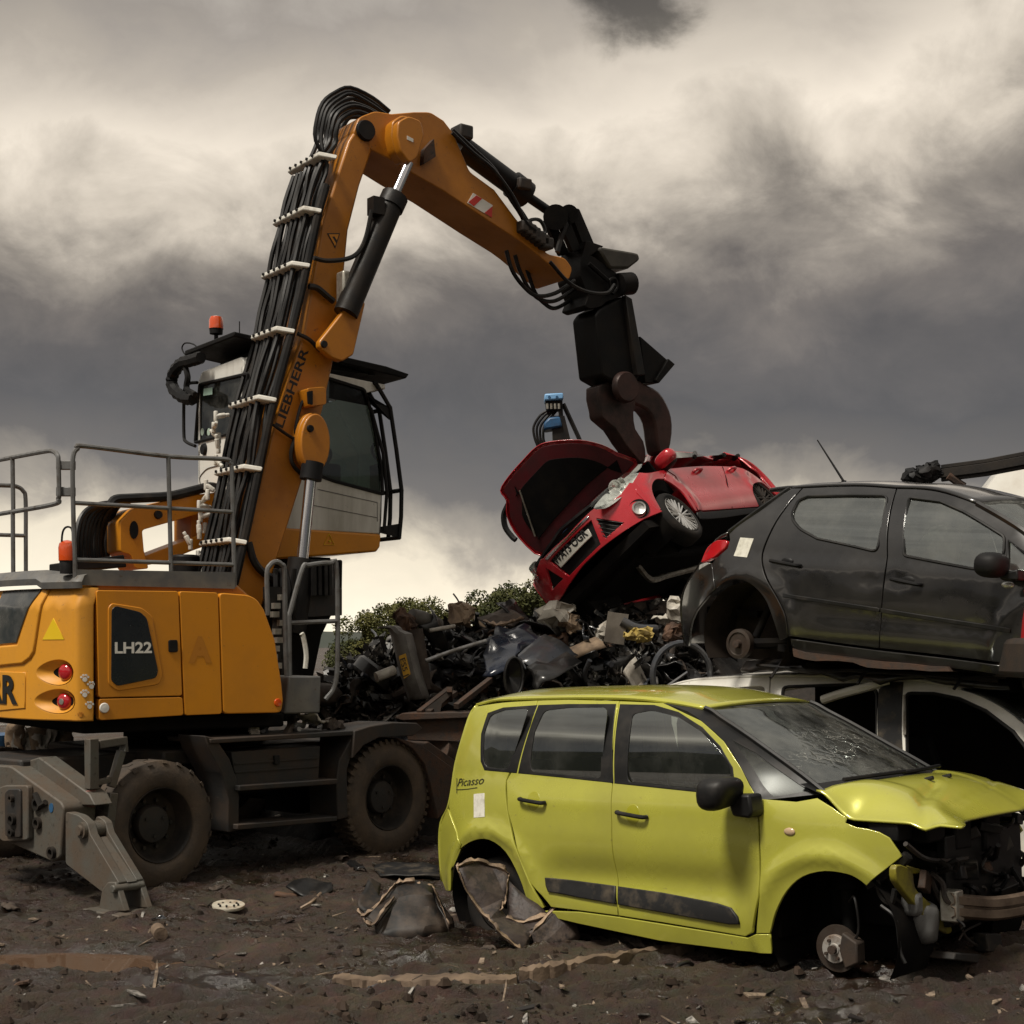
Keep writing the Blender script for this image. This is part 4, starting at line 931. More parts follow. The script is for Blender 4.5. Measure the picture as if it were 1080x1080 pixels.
# ---- squashed dark car shell lying between them
q = MB(); FS = Frame((2.50, 12.26, 1.745), -46, -2.2, 0)
ts = thing('crushed_shell', 'black crumpled roof skin squeezed flat between the charcoal hatchback and the white car', 'crushed car', FS.M)
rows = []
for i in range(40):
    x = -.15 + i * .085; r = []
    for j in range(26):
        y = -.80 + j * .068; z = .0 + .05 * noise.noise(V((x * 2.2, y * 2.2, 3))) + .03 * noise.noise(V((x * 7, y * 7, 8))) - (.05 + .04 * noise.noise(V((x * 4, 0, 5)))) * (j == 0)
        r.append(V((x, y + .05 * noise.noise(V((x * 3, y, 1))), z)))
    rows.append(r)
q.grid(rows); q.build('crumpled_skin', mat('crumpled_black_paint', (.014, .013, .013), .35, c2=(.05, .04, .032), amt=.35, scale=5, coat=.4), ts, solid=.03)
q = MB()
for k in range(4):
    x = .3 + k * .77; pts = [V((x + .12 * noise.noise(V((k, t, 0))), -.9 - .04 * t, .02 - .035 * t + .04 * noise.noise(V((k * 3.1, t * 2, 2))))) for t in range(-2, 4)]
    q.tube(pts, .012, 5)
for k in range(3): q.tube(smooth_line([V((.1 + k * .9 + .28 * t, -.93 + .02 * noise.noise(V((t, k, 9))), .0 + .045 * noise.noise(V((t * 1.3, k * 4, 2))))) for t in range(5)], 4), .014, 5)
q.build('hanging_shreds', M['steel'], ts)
# ---- the red car hanging in the grab
FR = Frame((2.765, 18.41, 2.959), -121.6, -7.42, 38.86)
tr_ = thing('hatchback_car', 'red hatchback with its bonnet open, hanging tilted from the jaws of the grab', 'car', FR.M)
def yw_red(x, z):
    y = .90
    y -= .10 * max(0, (.38 - z) / .2) ** 2 * .4
    if z > .93: y -= .03 + .30 * (z - .93) + .4 * (z - .93) ** 2
    elif z > .7: y -= .03 * ((z - .7) / .23) ** 1.6
    if x < .2: y -= .30 * (.2 - x) ** 2
    if x > 2.75: y -= .45 * (x - 2.75) ** 2
    for xc in (0, 2.65):
        r = math.hypot(x - xc, z - .32); y += .02 * math.exp(-((r - .44) / .05) ** 2)
    y -= .015 * math.exp(-((z - .48) / .08) ** 2) * sm(.4, .7, x) * (1 - sm(2.0, 2.25, x))
    return y
cr_ = Car(tr_, FR, yw_red, 1); K_ = M['red_car']
cr_.pan('door_side', K_, sl([(701.5, 494.6), (734, 491.5), (764, 491.6), (783, 493.8), (798, 503), (811, 513.8)]) + sl([(812, 516), (809.6, 513.7), (803.7, 509), (797.8, 509), (794.5, 512), (794.8, 520), (800.7, 533.7)]) + sl([(800, 534.6), (766, 537), (734, 539.2)]) + sl([(732.6, 537.4), (722, 521), (710, 510.7), (701, 505.6)]), cell=.09)
def seam(pts, name='door_gap', m='inner', r=.006):
    q = MB().tube([cr_.P3(*p) + V((0, .001, 0)) for p in pts], r, 5); return q.build(name, M[m], tr_)
seam([(703, 496), (712, 502), (728, 525), (736, 538)]); seam([(762, 492.5), (766, 505), (772, 536)]); 
cr_.pan('sill', M['trim'], [(735, 540), (766, 537.8), (800, 535.2), (797, 541), (766, 546), (738, 547.5)], cell=.09)
cr_.pan('front_wing', K_, sl([(674, 498), (684, 498.5), (701, 495)]) + sl([(700.5, 505.4), (698.5, 505), (692, 505.6), (688, 512), (689.6, 522.6), (697.5, 537.5)]) + [(690, 540), (672, 520), (668, 508)], cell=.07)
for (a, b) in ((735, 497.2), (771, 496)):
    p0 = cr_.P3(a, b); q = MB().tube(smooth_line([p0 + V((-.09, 0, 0)), p0 + V((-.06, .04, 0)), p0 + V((.06, .04, 0)), p0 + V((.09, 0, 0))], 4), .018, 8); q.build('door_handle', K_, tr_)
# front mask: nose panel on a curved vertical surface u = across, v = height
def nose_r(u, v):
    return V((3.49 - .42 * abs(u / .9) ** 2.6 - .05 * max(0, v - .5) - .10 * max(0, .35 - v), u, v))
nose_r.out = 1
def NU(px, py):
    x = 3.4
    for _ in range(14):
        p = FR.tr(px, py, 0, x); p.y = max(-1, min(1, p.y)); x = .5 * x + .5 * nose_r(p.y, p.z).x
    return (p.y, p.z)
def npan(name, m, pts, holes=(), off=0, cell=.07, depth=.03, parent=None, px=True):
    P = [NU(*p) for p in pts] if px else pts; Hs = [[NU(*p) for p in h] for h in holes] if px else holes
    q = MB(); panel(q, [V(p) for p in P], nose_r, [[V(p) for p in h] for h in Hs], cell=cell, off=off, depth=depth); return q.build(name, m, parent or tr_)
hole_g = [(579, 592), (623.5, 548.5), (633.5, 574), (600, 608)]; hole_i = [(629, 546.5), (658.5, 551), (639, 567.5)]; hole_j = [(575.5, 599), (594, 610.5), (581.5, 623.5)]
npan('front_bumper', K_, [(573, 589), (598, 565), (622, 540), (627, 536), (640, 533), (655, 521), (664, 509), (672, 510), (690, 534), (699, 539), (680, 547), (660, 559), (634, 578), (615, 596), (603, 612), (593, 628), (584.5, 641), (566, 624), (563, 615), (570, 590)], [hole_g, hole_i, hole_j])
npan('grille', M['black'], hole_g, off=-.03); npan('intake', M['black'], hole_i, off=-.03); npan('intake', M['black'], hole_j, off=-.03)
q = MB()
for k in range(5):
    a = V((629 + k * 1.7, 548 + k * 4.2, 0)); b = V((657 - k * 4.2, 551.5 + k * 3.8, 0))
    q.tube([nose_r(*NU(a.x, a.y)), nose_r(*NU(b.x, b.y))], .006, 5)
q.build('intake_slats', M['trim'], tr_)
pl = npan('number_plate', M['plate'], [(586, 592), (620.7, 558), (625, 565), (592.6, 598.5)], off=.02, depth=.02)
o0 = V(NU(588.6, 595.8)); o1 = V(NU(621.6, 563.6)); uu = (o1 - o0).normalized(); vv = V((-uu.y, uu.x))
q = MB(); lettering(q, 'WA13 OGR', .085, lambda a, b: nose_r(*(o0 + uu * a + vv * b)) + V((.024, 0, 0)), bold=.03, width=(o1 - o0).length); q.build('plate_characters', M['sign_black'], pl, ang=10)
npan('chrome_strip', M['chrome'], [(575, 589.5), (598, 566.5), (620, 544), (621.5, 546), (600, 567.5), (578, 590.5)], off=.012, depth=.01)
# headlamps
def lamp(pts, name='headlamp'):
    q = MB(); ps = [FR.tr(px, py, 1, y) for px, py, y in pts]
    q.face(ps); q.face([p + V((-.08, 0, -.03)) for p in ps]); o = q.build(name, M['headlamp'], tr_, bevel=0)
    return ps
hl = smooth_line([FR.tr(px, py, 1, y) for px, py, y in ((622, 534, .50), (632, 521, .56), (644.5, 511.5, .64), (656, 501, .70), (664, 497.5, .76), (672.5, 497.8, .80), (668, 506, .82), (660, 514, .76), (647, 526, .66), (634, 534, .55))], 3, True)
cen = sum(hl, V()) / len(hl)
for sg in (1, -1):
    H3 = [V((p.x, p.y * sg, p.z)) for p in hl]; c3 = V((cen.x, cen.y * sg, cen.z))
    q = MB(); vs = [q.bm.verts.new(p) for p in H3]; c_ = q.bm.verts.new(c3 + V((.06, .03 * sg, .03)))
    for i in range(len(vs)): q.bm.faces.new((vs[i], vs[(i + 1) % len(vs)], c_))
    o = q.build('headlamp_lens', M['lamp_glass'], tr_, ang=80)
    q = MB()
    for t, r in ((.42, .075), (.68, .055)):
        a = H3[2].lerp(H3[14], t); q.lathe([(.004, -.05), (r * .5, -.03), (r * .9, .0), (r, .02), (r * .9, .02)], c3.lerp(a, .55) + V((-.03, 0, 0)), (1, .1 * sg, .1), 18)
    vs = [q.bm.verts.new(p + V((-.05, 0, -.03))) for p in H3]; q.bm.faces.new(vs); q.build('reflector', M['headlamp'], o)
fl = FR.tr(674, 536.5, 1, .77)
q = MB().lathe([(.001, .0), (.05, .01), (.055, .03), (.07, .035), (.075, .02), (.075, -.02)], nose_r(*NU(674, 536.5)), (.8, .55, 0), 24); q.build('fog_lamp', M['alloy'], tr_)
q = MB().lathe([(.075, -.01), (.105, .006), (.11, -.02)], nose_r(*NU(674, 536.5)), (.8, .55, 0), 24); q.build('fog_lamp_ring', M['black'], tr_)
# wheels
for x, px, py in ((2.65, 718.5, 542.5), (0, 806, 524)):
    for sd in (1, -1):
        c = FR.tr(px, py, 1, .87); c = V((c.x, sd * .78, c.z - (.0 if x else .02)))
        car_wheel(tr_, c, (0, sd, 0), .315, .21, .225, 11, tyre=M['car_tyre'], rim=M['alloy'] if x else M['rim'])
    arch_liner(cr_, c.x, c.z, .37, .84, .45)
# upper body: belt, pillars, roof, screens
belt = smooth_line([cr_.P3(*p) for p in ((701.5, 494.5), (734, 491.4), (764, 491.5))], 4)
roofc = [FR.tr(px, py, 1, y) for px, py, y in ((689, 477.5, .62), (704, 476, .60), (731, 477.5, .58), (752, 484, .58), (766, 490.6, .62))]
roofc[0].z = max(roofc[0].z, 1.25)
rt = [FR.tr(px, py, 1, y) for px, py, y in ((704, 475.5, .64), (731, 478, .62), (752, 484.5, .62), (764, 490.3, .66))]
rc_ = smooth_line([V((1.55, .64, rt[0].z))] + [rt[1], rt[2], V((-.45, .66, 1.06))], 4)
cr_.cross('roof', K_, rc_, lambda t: (0, 0, .05), 14)
ap = [V((2.28, .74, .96)), V((1.95, .69, 1.10)), V((1.55, .64, rt[0].z))]
cr_.cross('windscreen', M['crazed_glass'], smooth_line(ap, 4), lambda t: (.12, 0, .03), 14, solid=.006)
for sg in (1, -1):
    q = MB().tube(smooth_line([V((p.x, p.y * sg, p.z)) for p in ap], 4), [.05, .045, .04, .035, .035, .035, .035, .035, .035], 8); q.build('windscreen_pillar', K_, tr_)
    b3 = [V((2.15, .86, .95)), V((1.2, .86, .955)), V((.3, .85, .97)), V((-.3, .78, 1.0))]; t3 = [V((1.56, .655, rt[0].z - .01))] + [V((p.x, .64, p.z - .015)) for p in rt[1:3]] + [V((-.45, .66, 1.05))]
    q = MB().grid([[V((p.x, p.y * sg, p.z)) for p in smooth_line(b3, 5)], [V((p.x, p.y * sg, p.z)) for p in smooth_line(t3, 5)]]); q.build('window_pane', M['clear_glass'], tr_)
    for i in (5, 10, 15):
        a, b = smooth_line(b3, 5)[i], smooth_line(t3, 5)[i]; q = MB().tube([V((a.x, a.y * sg, a.z)), V((b.x, b.y * sg, b.z))], .03, 6); q.build('door_post', M['trim'], tr_)
    mp = FR.tr(702, 484, 1, .98); mp.y *= sg
    q = cr_.house(mp, (.09, .13, .085), 2.6); o = q.build('door_mirror', K_, tr_)
    cr_.house(mp + V((-.03, -.02 * sg, -.05)), (.08, .11, .05), 2.6).build('mirror_base', M['trim'], o)
cr_.cross('tailgate', K_, smooth_line([V((-.45, .62, 1.2)), V((-.72, .70, .98)), V((-.82, .72, .7)), V((-.82, .72, .35))], 4), lambda t: (-.1, 0, 0), 14)
cr_.pan('rear_quarter', K_, [(-.36, .62), (-.30, .55), (-.42, .30), (-.80, .35), (-.82, .7), (-.72, .98), (-.3, 1.0), (-.25, .72)], px=False, both=True)
# underside
q = MB().box((1.3, 0, .20), (4.1, 1.5, .10)); q.cut(2); q.wobble(.03, 3); q.tube([V((2.9, .3, .13)), V((1.6, .2, .10)), V((.3, .25, .12)), V((-.7, .4, .15))], .05, 8); q.box((2.75, 0, .20), (.6, 1.0, .2)); q.box((-.1, 0, .2), (.3, 1.3, .12)); q.build('underbody', M['inner'], tr_)
q = MB().tube(smooth_line([V((2.7, .1, .12)), V((2.2, -.1, .02)), V((1.5, -.2, .08)), V((.7, -.1, .05))], 4), .035, 7); q.build('exhaust_pipe', M['zinc'], tr_)
q = MB().box((2.75, 0, .62), (.75, 1.2, .45)); q.wobble(.04, 4); q.build('engine_block', M['inner'], tr_)
q = MB().box((2.9, -.05, .86), (.25, .35, .1)); q.build('engine_cover', mat('blue_plastic_cover', (.01, .035, .10), .4), tr_, bevel=.02)
q = MB().tube([nose_r(-.6, .74) + V((-.1, 0, .02)), nose_r(0, .74) + V((-.05, 0, .04)), nose_r(.6, .74) + V((-.1, 0, .02))], .03, 6); q.build('slam_panel', M['black'], tr_)
q = MB().box((2.3, 0, .75), (.05, 1.6, .45)); q.build('bulkhead', M['inner'], tr_)
# the open bonnet, seen from below, the shade on its underside painted in
bpx = [(673, 490), (653, 478), (635.6, 469), (612, 464), (583.7, 465.6), (569, 470.7), (554, 485.5), (539, 502), (529.6, 516.7), (535.6, 527), (536, 545), (548, 567), (573, 586), (600, 560), (635, 524)]
B3 = []
for px, py in bpx:
    p = FR.tr(px, py, 0, 2.40)
    for _ in range(8): p = FR.tr(px, py, 0, 2.40 + .28 * max(0, p.z - .95))
    B3.append(p)
def bon_r(u, v): return V((2.40 + .28 * max(0, v - .95) + .05 * (1 - (u / .8) ** 2), u, v))
P = [V((p.y, p.z)) for p in B3]; P = [V((q.x, q.y)) for q in smooth_line([V((p.x, p.y, 0)) for p in P], 3, True)]
bon_r.out = -1
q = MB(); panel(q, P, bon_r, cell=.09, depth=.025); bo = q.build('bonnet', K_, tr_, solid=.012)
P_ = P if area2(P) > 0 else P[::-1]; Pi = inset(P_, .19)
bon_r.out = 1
q = MB(); panel(q, inset(P_, .035), bon_r, cell=.1, depth=.015, off=.022); q.build('bonnet_shade_skin', mat('shade_red_underside', (.085, .004, .008), .6, c2=(.05, .004, .006)), bo)  # body red darkened to maroon: underside shade put into the colour
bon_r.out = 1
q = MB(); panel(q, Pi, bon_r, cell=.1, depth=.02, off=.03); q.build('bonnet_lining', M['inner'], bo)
a, b = bon_r(*[(p.y, p.z) for p in [FR.tr(553, 517, 0, 2.6)]][0]), bon_r(*[(p.y, p.z) for p in [FR.tr(569, 565, 0, 2.45)]][0])
q = MB().tube([a + V((.06, 0, 0)), b + V((.06, 0, 0))], .010, 6); q.build('bonnet_stay', M['zinc'], bo)
q = MB().tube(smooth_line([FR.tr(px, py, 0, 2.6) for px, py in ((536, 532), (531.5, 543), (533, 556), (540, 566), (544, 569.5))], 4), .035, 6); q.build('rubber_seal', M['black'], bo)
# ------------------------------------------------------------------ the orange material handler
CEN = V((-2.84, 13.31, 0))
U = Frame(CEN, 36, 0, 0); LF = Frame(CEN, 49, 0, 0); L2U = U.Mi @ LF.M
xh = thing('material_handler', 'orange wheeled material handler with raised white cab and long boom holding up the red car', 'excavator', U.M)
def up(name, mb, m, parent=None, **kw): return mb.build(name, m, parent or xh, **kw)
def lo(name, mb, m, parent=None, **kw): return mb.build(name, m, parent or xh, M=L2U, **kw)
def side(pts, y=-1.25): return U.trs(pts, 1, y)
# --- counterweight: vertical surface along a plan curve
pl_ = [V((-1.385, -1.25, 0)), V((-1.46, -1.25, 0)), V((-1.505, -1.237, 0)), V((-1.535, -1.20, 0)), V((-1.556, -1.14, 0)), V((-1.70, -.85, 0)), V((-1.80, -.5, 0)), V((-1.85, 0, 0))]
pl_ = smooth_line(pl_, 6); pl_ = pl_ + [V((p.x, -p.y, 0)) for p in pl_[-2::-1]]
sl_ = [0]
for i in range(1, len(pl_)): sl_.append(sl_[-1] + (pl_[i] - pl_[i - 1]).length)
def cwf(s, z):
    s = max(1e-6, min(sl_[-1] - 1e-6, s)); i = 0
    while sl_[i + 1] < s: i += 1
    t = (s - sl_[i]) / (sl_[i + 1] - sl_[i]); p = pl_[i].lerp(pl_[i + 1], t)
    k = max(0, z - 2.20); p = V((p.x * (1 - .25 * k), p.y * (1 - .9 * k * k), z)); return p
cwf.out = -1
def cws(px, py):
    d = U.r @ ray(px, py); best = None
    for i in range(len(pl_) - 1):
        a, b = pl_[i], pl_[i + 1]; e = b - a; n = V((e.y, -e.x, 0)); den = n.dot(d)
        if abs(den) < 1e-9: continue
        t = n.dot(a - U.o) / den; q = U.o + d * t; w = (q - a).dot(e) / e.length_squared
        if -1e-6 <= w <= 1 + 1e-6 and t > 0 and (best is None or t < best[0]): best = (t, sl_[i] + w * e.length, q.z)
    if best is None: return (sl_[-1] / 2, U.tr(px, py, 0, -1.85).z)
    return (best[1], best[2])
# sanity: which way is out
def cwp(name, m, pts, holes=(), off=0, cell=.06, depth=.02, parent=None, rnd=.006, raw=False):
    P = [V(cws(*p)) for p in pts] if not raw else [V(p) for p in pts]; Hs = [[V(cws(*p)) for p in h] for h in holes]
    q = MB(); panel(q, P, cwf, Hs, cell=cell, off=off, depth=depth, rnd=rnd); return up(name, q, m, parent)
zb_, zt_ = U.tr(101, 760.5, 1, -1.25).z, 2.345
def ell(cx, cy_, a, b, n=28, egg=0): return [(cx + a * math.cos(2 * math.pi * k / n), cy_ + b * math.sin(2 * math.pi * k / n) * (1 + egg * math.cos(2 * math.pi * k / n))) for k in range(n)]
al1, al2 = ell(57.5, 709.5, 19, 12.5, egg=.25), ell(57.5, 740, 21, 12, egg=.25)
S_ = sl_[-1]
q = MB(); panel(q, [V((.004, zb_)), V((S_ - .004, zb_)), V((S_ - .004, zt_)), V((.004, zt_))], cwf, [[V(cws(*p)) for p in al1], [V(cws(*p)) for p in al2]], cell=.07, depth=.05, rnd=.012)
cw_ = up('counterweight', q, M['orange_rear'])
q = MB().prism([V((p.x, p.y, 0)) for p in pl_], 2, zb_ + .01, zt_ - .06)
for v in q.bm.verts: v.co.x = -1.385 + (v.co.x + 1.385) * .88; v.co.y *= .955
up('counterweight_core', q, M['inner'])
for al, (lx, ly) in ((al1, (67, 709)), (al2, (65.5, 740))):
    rim = [V(cws(*p)) for p in al]; cs = V(cws(lx - 1, ly)); q = MB(); rows = []
    for t, dp in ((0, 0), (.25, .028), (.55, .05), (.8, .058), (1, .06)):
        r = []
        for p in rim:
            w = p.lerp(cs, t); pos = cwf(w.x, w.y); n = (cwf(w.x + .01, w.y) - cwf(w.x - .01, w.y)).cross(V((0, 0, 1))).normalized()
            r.append(pos + n * dp)
        rows.append(r + [r[0]])
    q.grid(rows); up('lamp_recess', q, M['orange_rear'], cw_)
    c = cwf(cs.x, cs.y); n = (cwf(cs.x + .01, cs.y) - cwf(cs.x - .01, cs.y)).cross(V((0, 0, 1))).normalized()
    q = MB().lathe([(.001, .052), (.04, .05), (.06, .038), (.072, .01), (.074, -.02)], c + n * .055, -n, 24); o = up('rear_lamp', q, M['red_lamp'], cw_)
    if ly > 720: q = MB().lathe([(.001, .004), (.022, .003), (.024, 0)], c + n * .001, -n, 16); q.build('reflector', M['zinc'], o)
# window panel, its frame step, name plate, warning triangle, paw prints
cwp('rear_grille_panel', M['rear_grille'], [(-3, 624), (38, 621), (18, 678), (-3, 680)], off=.012, depth=.02)
cwp('panel_step', M['orange_rear'], [(-3, 682), (20, 680), (40, 622), (47, 622.5), (37, 687), (33, 694), (25, 700), (-3, 703)], off=.022, depth=.03, rnd=.015)
cwp('name_plate_frame', M['orange_rear'], [(-3, 708), (27.5, 709), (27, 747), (-3, 750)], [[(-3, 711), (25, 712), (24.5, 744), (-3, 746.5)]][:0], off=.010, depth=.012)
e1, e0 = V(cws(20.5, 741.5)), V(cws(3.5, 742.5)); wl = abs((e0 - e1).x)
pts, fs, w8 = text2d('LIEBHERR', .29, bold=.035); w1 = text2d('R', .29, bold=.035)[2]
kx = wl / w1 * 1.0; hR = abs(V(cws(12, 713)).y - e1.y)
q = MB(); vs = []
for a, b in pts:
    sa = e1.x + (w8 - a) * kx; vs.append(q.bm.verts.new(cwf(sa, e1.y + b * hR / .29) + (V((-.588, -.3, 0)).normalized() * .02)))
for f in fs:
    try: q.bm.faces.new([vs[i] for i in f])
    except ValueError: pass
up('name_lettering', q, M['sign_black'], cw_, ang=10)
cwp('warning_triangle', M['yellow_sign'], [(56.5, 652), (45, 674.7), (68, 674.5)], off=.004, depth=.004, rnd=.001, parent=cw_)
for px, py, s in ((89.5, 715.5, 1), (96.5, 723, 1), (89.5, 731.7, 1), (94.5, 744, 1), (85, 754, .7)):
    c = V(cws(px, py)); q = MB()
    for dx, dz, r in ((0, -.008, .019), (-.026, .010, .009), (-.010, .024, .0095), (.011, .024, .0095), (.027, .010, .009)):
        panel(q, [V((c.x + dx * s + r * s * math.cos(a), c.y + dz * s + r * s * math.sin(a))) for a in (2 * math.pi * k / 10 for k in range(10))], cwf, off=.003, depth=.003, cell=.02, rnd=.0005)
    up('paw_print', q, M['sign_white'] if s == 1 else M['ghost'], cw_)
# dark hood along the top of the tail
q = MB(); rows = []
for dz, k in ((0, 1.0), (.05, 1.005), (.10, .985), (.125, .94)):
    rows.append([V((p.x * k, p.y * k, 2.335 + dz + .03 * (abs(p.y) < .9))) for p in pl_[8:-8]])
q.grid(rows); q.face([V((p.x * .94, p.y * .94, 2.46 + .03 * (abs(p.y) < .9))) for p in pl_[8:-8]]); up('tail_hood', q, M['grey_paint'])
q = MB(); o0 = V(cws(19, 609)); lettering(q, 'XXC', .045, lambda a, b: cwf(o0.x - a * 1.0, 2.365 + b) + V((-.03, -.02, 0)) * 1.0, bold=.02)
# --- right flank
def flank(name, m, pts, th=.08, y=-1.25, bevel=.018, parent=None, rd=3.0):
    q = MB().prism(side(rc(pts, rd), y), 1, y, y + th); return up(name, q, m, parent, bevel=bevel, segs=3)
O_ = M['orange']
d1 = flank('engine_door', O_, [(101.6, 622.5), (188.2, 623.5), (192.3, 733.8), (104.2, 735.8)])
flank('lower_panel', O_, [(104.4, 737.2), (192.6, 735.2), (193.8, 754.5), (104.8, 759.8)])
flank('side_panel', O_, [(189.4, 623.5), (230, 625), (234.2, 753), (195, 754.6)])
fp = flank('front_side_panel', O_, [(231.2, 625), (262, 627.5), (271, 632), (278.5, 643), (290, 675), (297, 720.7), (298.7, 738), (297, 751.7), (235.4, 753)], rd=5)
p0, p1 = U.tr(101, 757, 1, -1.25), U.tr(290, 700, 1, -1.25)
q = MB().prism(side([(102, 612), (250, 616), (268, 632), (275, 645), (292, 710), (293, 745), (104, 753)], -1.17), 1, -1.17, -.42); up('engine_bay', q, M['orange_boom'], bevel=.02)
q = MB().box(((-1.4 + 1.3) / 2, .82, (zb_ + 2.2) / 2), (2.6, .7, 2.2 - zb_)); up('left_housing', q, O_, bevel=.03)
q = MB().box((-.9, 0, (zb_ + 2.2) / 2), (.95, 1.2, 2.2 - zb_)); up('engine_cover', q, O_, bevel=.03)
q = MB().box((-.55, 0, zb_ - .045), (1.75, 2.2, .12)); q.box((.3, 0, zb_ - .04), (.9, 1.2, .1)); up('slew_platform', q, M['inner'], bevel=.02)
for k, pts in enumerate(([(122, 639), (148, 645.5), (155, 652), (167, 708), (164.5, 715), (124, 723.5), (117.5, 718), (118, 643)],)):
    q = MB().prism(side(rc([(118, 636), (150, 641), (161, 650), (172, 712), (168, 722), (124, 729), (114, 722), (114, 641)], 4), -1.256), 1, -1.256, -1.24); up('sticker_moulding', q, O_, d1, bevel=.006)
    q = MB().prism(side(rc(pts, 3), -1.262), 1, -1.262, -1.25); up('sticker_panel', q, M['sign_navy'], d1, bevel=.002)
o0 = U.tr(120.3, 688.8, 1, -1.264); o1 = U.tr(160.2, 688.3, 1, -1.264)
q = MB(); lettering(q, 'LH22', .082, lambda a, b: V((o0.x + a, -1.2645, o0.z + (o1.z - o0.z) * a / (o1.x - o0.x) + b)), bold=.03, width=o1.x - o0.x); up('model_lettering', q, M['sign_white'], d1, ang=10)
o0 = U.tr(201, 697.5, 1, -1.252); o1 = U.tr(223.5, 697.5, 1, -1.252)
q = MB(); lettering(q, 'A', .19, lambda a, b: V((o0.x + a, -1.2525, o0.z + b)), bold=.05, width=o1.x - o0.x); up('ghost_lettering', q, M['ghost'], ang=10)
q = MB().prism(side(rc([(178, 675), (187.5, 674.8), (188, 687.5), (178.3, 688)], 2), -1.262), 1, -1.262, -1.24); lt = up('door_latch', q, M['black'], d1, bevel=.004)
q = MB().lathe([(.001, .012), (.035, .01), (.04, 0)], U.tr(110, 746.7, 1, -1.252), (0, -1, 0), 20); up('round_reflector', q, M['sign_white'])
q = MB().lathe([(.001, .012), (.03, .01), (.035, 0)], U.tr(293, 741, 1, -1.252), (0, -1, 0), 20); up('side_marker', q, M['beacon'])
# --- handrails and kick plate on the roof of the tail
rr = .019
q = MB(); q.tube(smooth_line(side([(79.6, 613), (77.8, 560), (76.6, 500), (77.5, 480), (82, 473), (90, 470.6), (178, 481.3), (236, 484.3), (242.5, 488.5), (244.5, 497), (246, 560), (247.5, 619)], -1.18), 6), rr, 8)
q.tube(side([(177.5, 481.5), (180.8, 619)], -1.18), rr, 8); q.tube(side([(78.5, 530.4), (246, 540)], -1.18), rr * .9, 8); q.tube(side([(81, 590.5), (247.4, 595.6)], -1.18), rr * .9, 8)
up('side_handrail', q, M['rail'])
q = MB().prism(side([(80, 600.5), (247.5, 603.5), (248, 621), (80, 617)], -1.20), 1, -1.20, -1.185); up('kick_plate', q, M['grey_paint'])
XR = -1.62
def rear(pts, x=XR): return U.trs(pts, 0, x)
q = MB(); q.tube(smooth_line(rear([(-25, 489.5), (0, 485), (44, 476.6), (55, 475.8), (60.5, 480), (61.6, 488), (62.3, 518), (61.5, 526), (56, 532), (0, 542), (-25, 546)]), 5), rr, 8); q.tube(rear([(13.2, 483), (14, 539.5)]), rr, 8); q.tube(rear([(13.5, 539), (14, 612)]), rr, 8); up('rear_handrail', q, M['rail'])
q = MB(); q.tube(smooth_line(U.trs([(-20, 511), (0, 511.8), (17, 513), (24.5, 518), (27, 527), (27.2, 570), (27.3, 612)], 1, .4), 5), rr, 8); q.tube(U.trs([(-20, 563.5), (27, 565)], 1, .4), rr * .9, 8); up('far_handrail', q, M['rail'])
q = MB()
for y0, y1 in ((486, 495.5), (513.7, 523.5)):
    a, b = rear([(60, (y0 + y1) / 2)])[0], U.tr(79, (y0 + y1) / 2, 1, -1.18); c = (a + b) / 2; u = (b - a).normalized(); h = (y1 - y0) / 2 * 11.5 / F
    for o in (V((-.02, 0, 0)), V((.0, .0, 0))):
        n = u.cross(V((0, 0, 1)))
        q.sweep([a + V((0, 0, h)) + n * .022, b + V((0, 0, h)) + n * .022, b - V((0, 0, h)) + n * .022, a - V((0, 0, h)) + n * .022], -n * .044); break
up('rail_clamp', q, M['rail'], bevel=.006)
bp_ = U.tr(71, 605, 1, -1.12)
q = MB().lathe([(.001, 0), (.055, 0), (.06, .10), (.05, .12), (.001, .12)], bp_, (0, 0, 1), 20); bb = up('beacon_base', q, M['black'])
q = MB().lathe([(.066, .10), (.068, .20), (.06, .235), (.03, .255), (.001, .26)], bp_, (0, 0, 1), 24); up('beacon_lens', q, M['beacon'], bb)
q = MB().tube(smooth_line(U.trs([(65, 590), (65.5, 565), (69, 556.5), (75, 557), (77, 566)], 1, -1.12), 5), .008, 6); up('beacon_guard', q, M['black'], bb)
# --- arms that raise the cab, with their hoses
YA = .55
def arm(pts): return U.trs(pts, 1, YA)
q = MB().prism(arm(rc([(131.5, 545.4), (140, 536.5), (177, 527.5), (204, 522), (231, 519), (236, 522), (234, 537), (212, 541), (189, 548), (167.5, 554), (150, 559), (152, 581), (157, 600), (143, 600), (138, 585), (127, 582), (126.7, 550)], 3)), 1, YA, YA + .42); ua = up('cab_lift_arm', q, O_, bevel=.012)
q = MB().prism(arm(rc([(155, 586), (193, 571.7), (222, 560), (226, 573), (204, 581), (181, 590.5), (158, 596)], 3)), 1, YA + .05, YA + .40); up('cab_lift_arm', q, O_, bevel=.012)
q = MB().prism(arm([(206, 540), (238, 530), (240, 572), (206, 578)]), 1, YA + .1, YA + .5); up('cab_bracket', q, M['orange_boom'], bevel=.01)
q = MB().lathe([(.001, .03), (.035, .03), (.04, 0)], U.tr(166.5, 543, 1, YA), (0, -1, 0), 16); up('arm_pin', q, M['black'], ua)
q = MB().prism(arm(ell(141, 559, 4.5, 9.5, 16)), 1, YA - .012, YA + .01); up('arm_pin_plate', q, M['black'], ua)
q = MB().tube(smooth_line(arm([(117, 533), (122, 527), (140, 525.5), (177, 523.5), (200, 518.5), (208, 516.5), (222, 513.5), (233, 517), (238, 527)]), 4), .045, 8); up('arm_cable', q, M['hose'], ua)
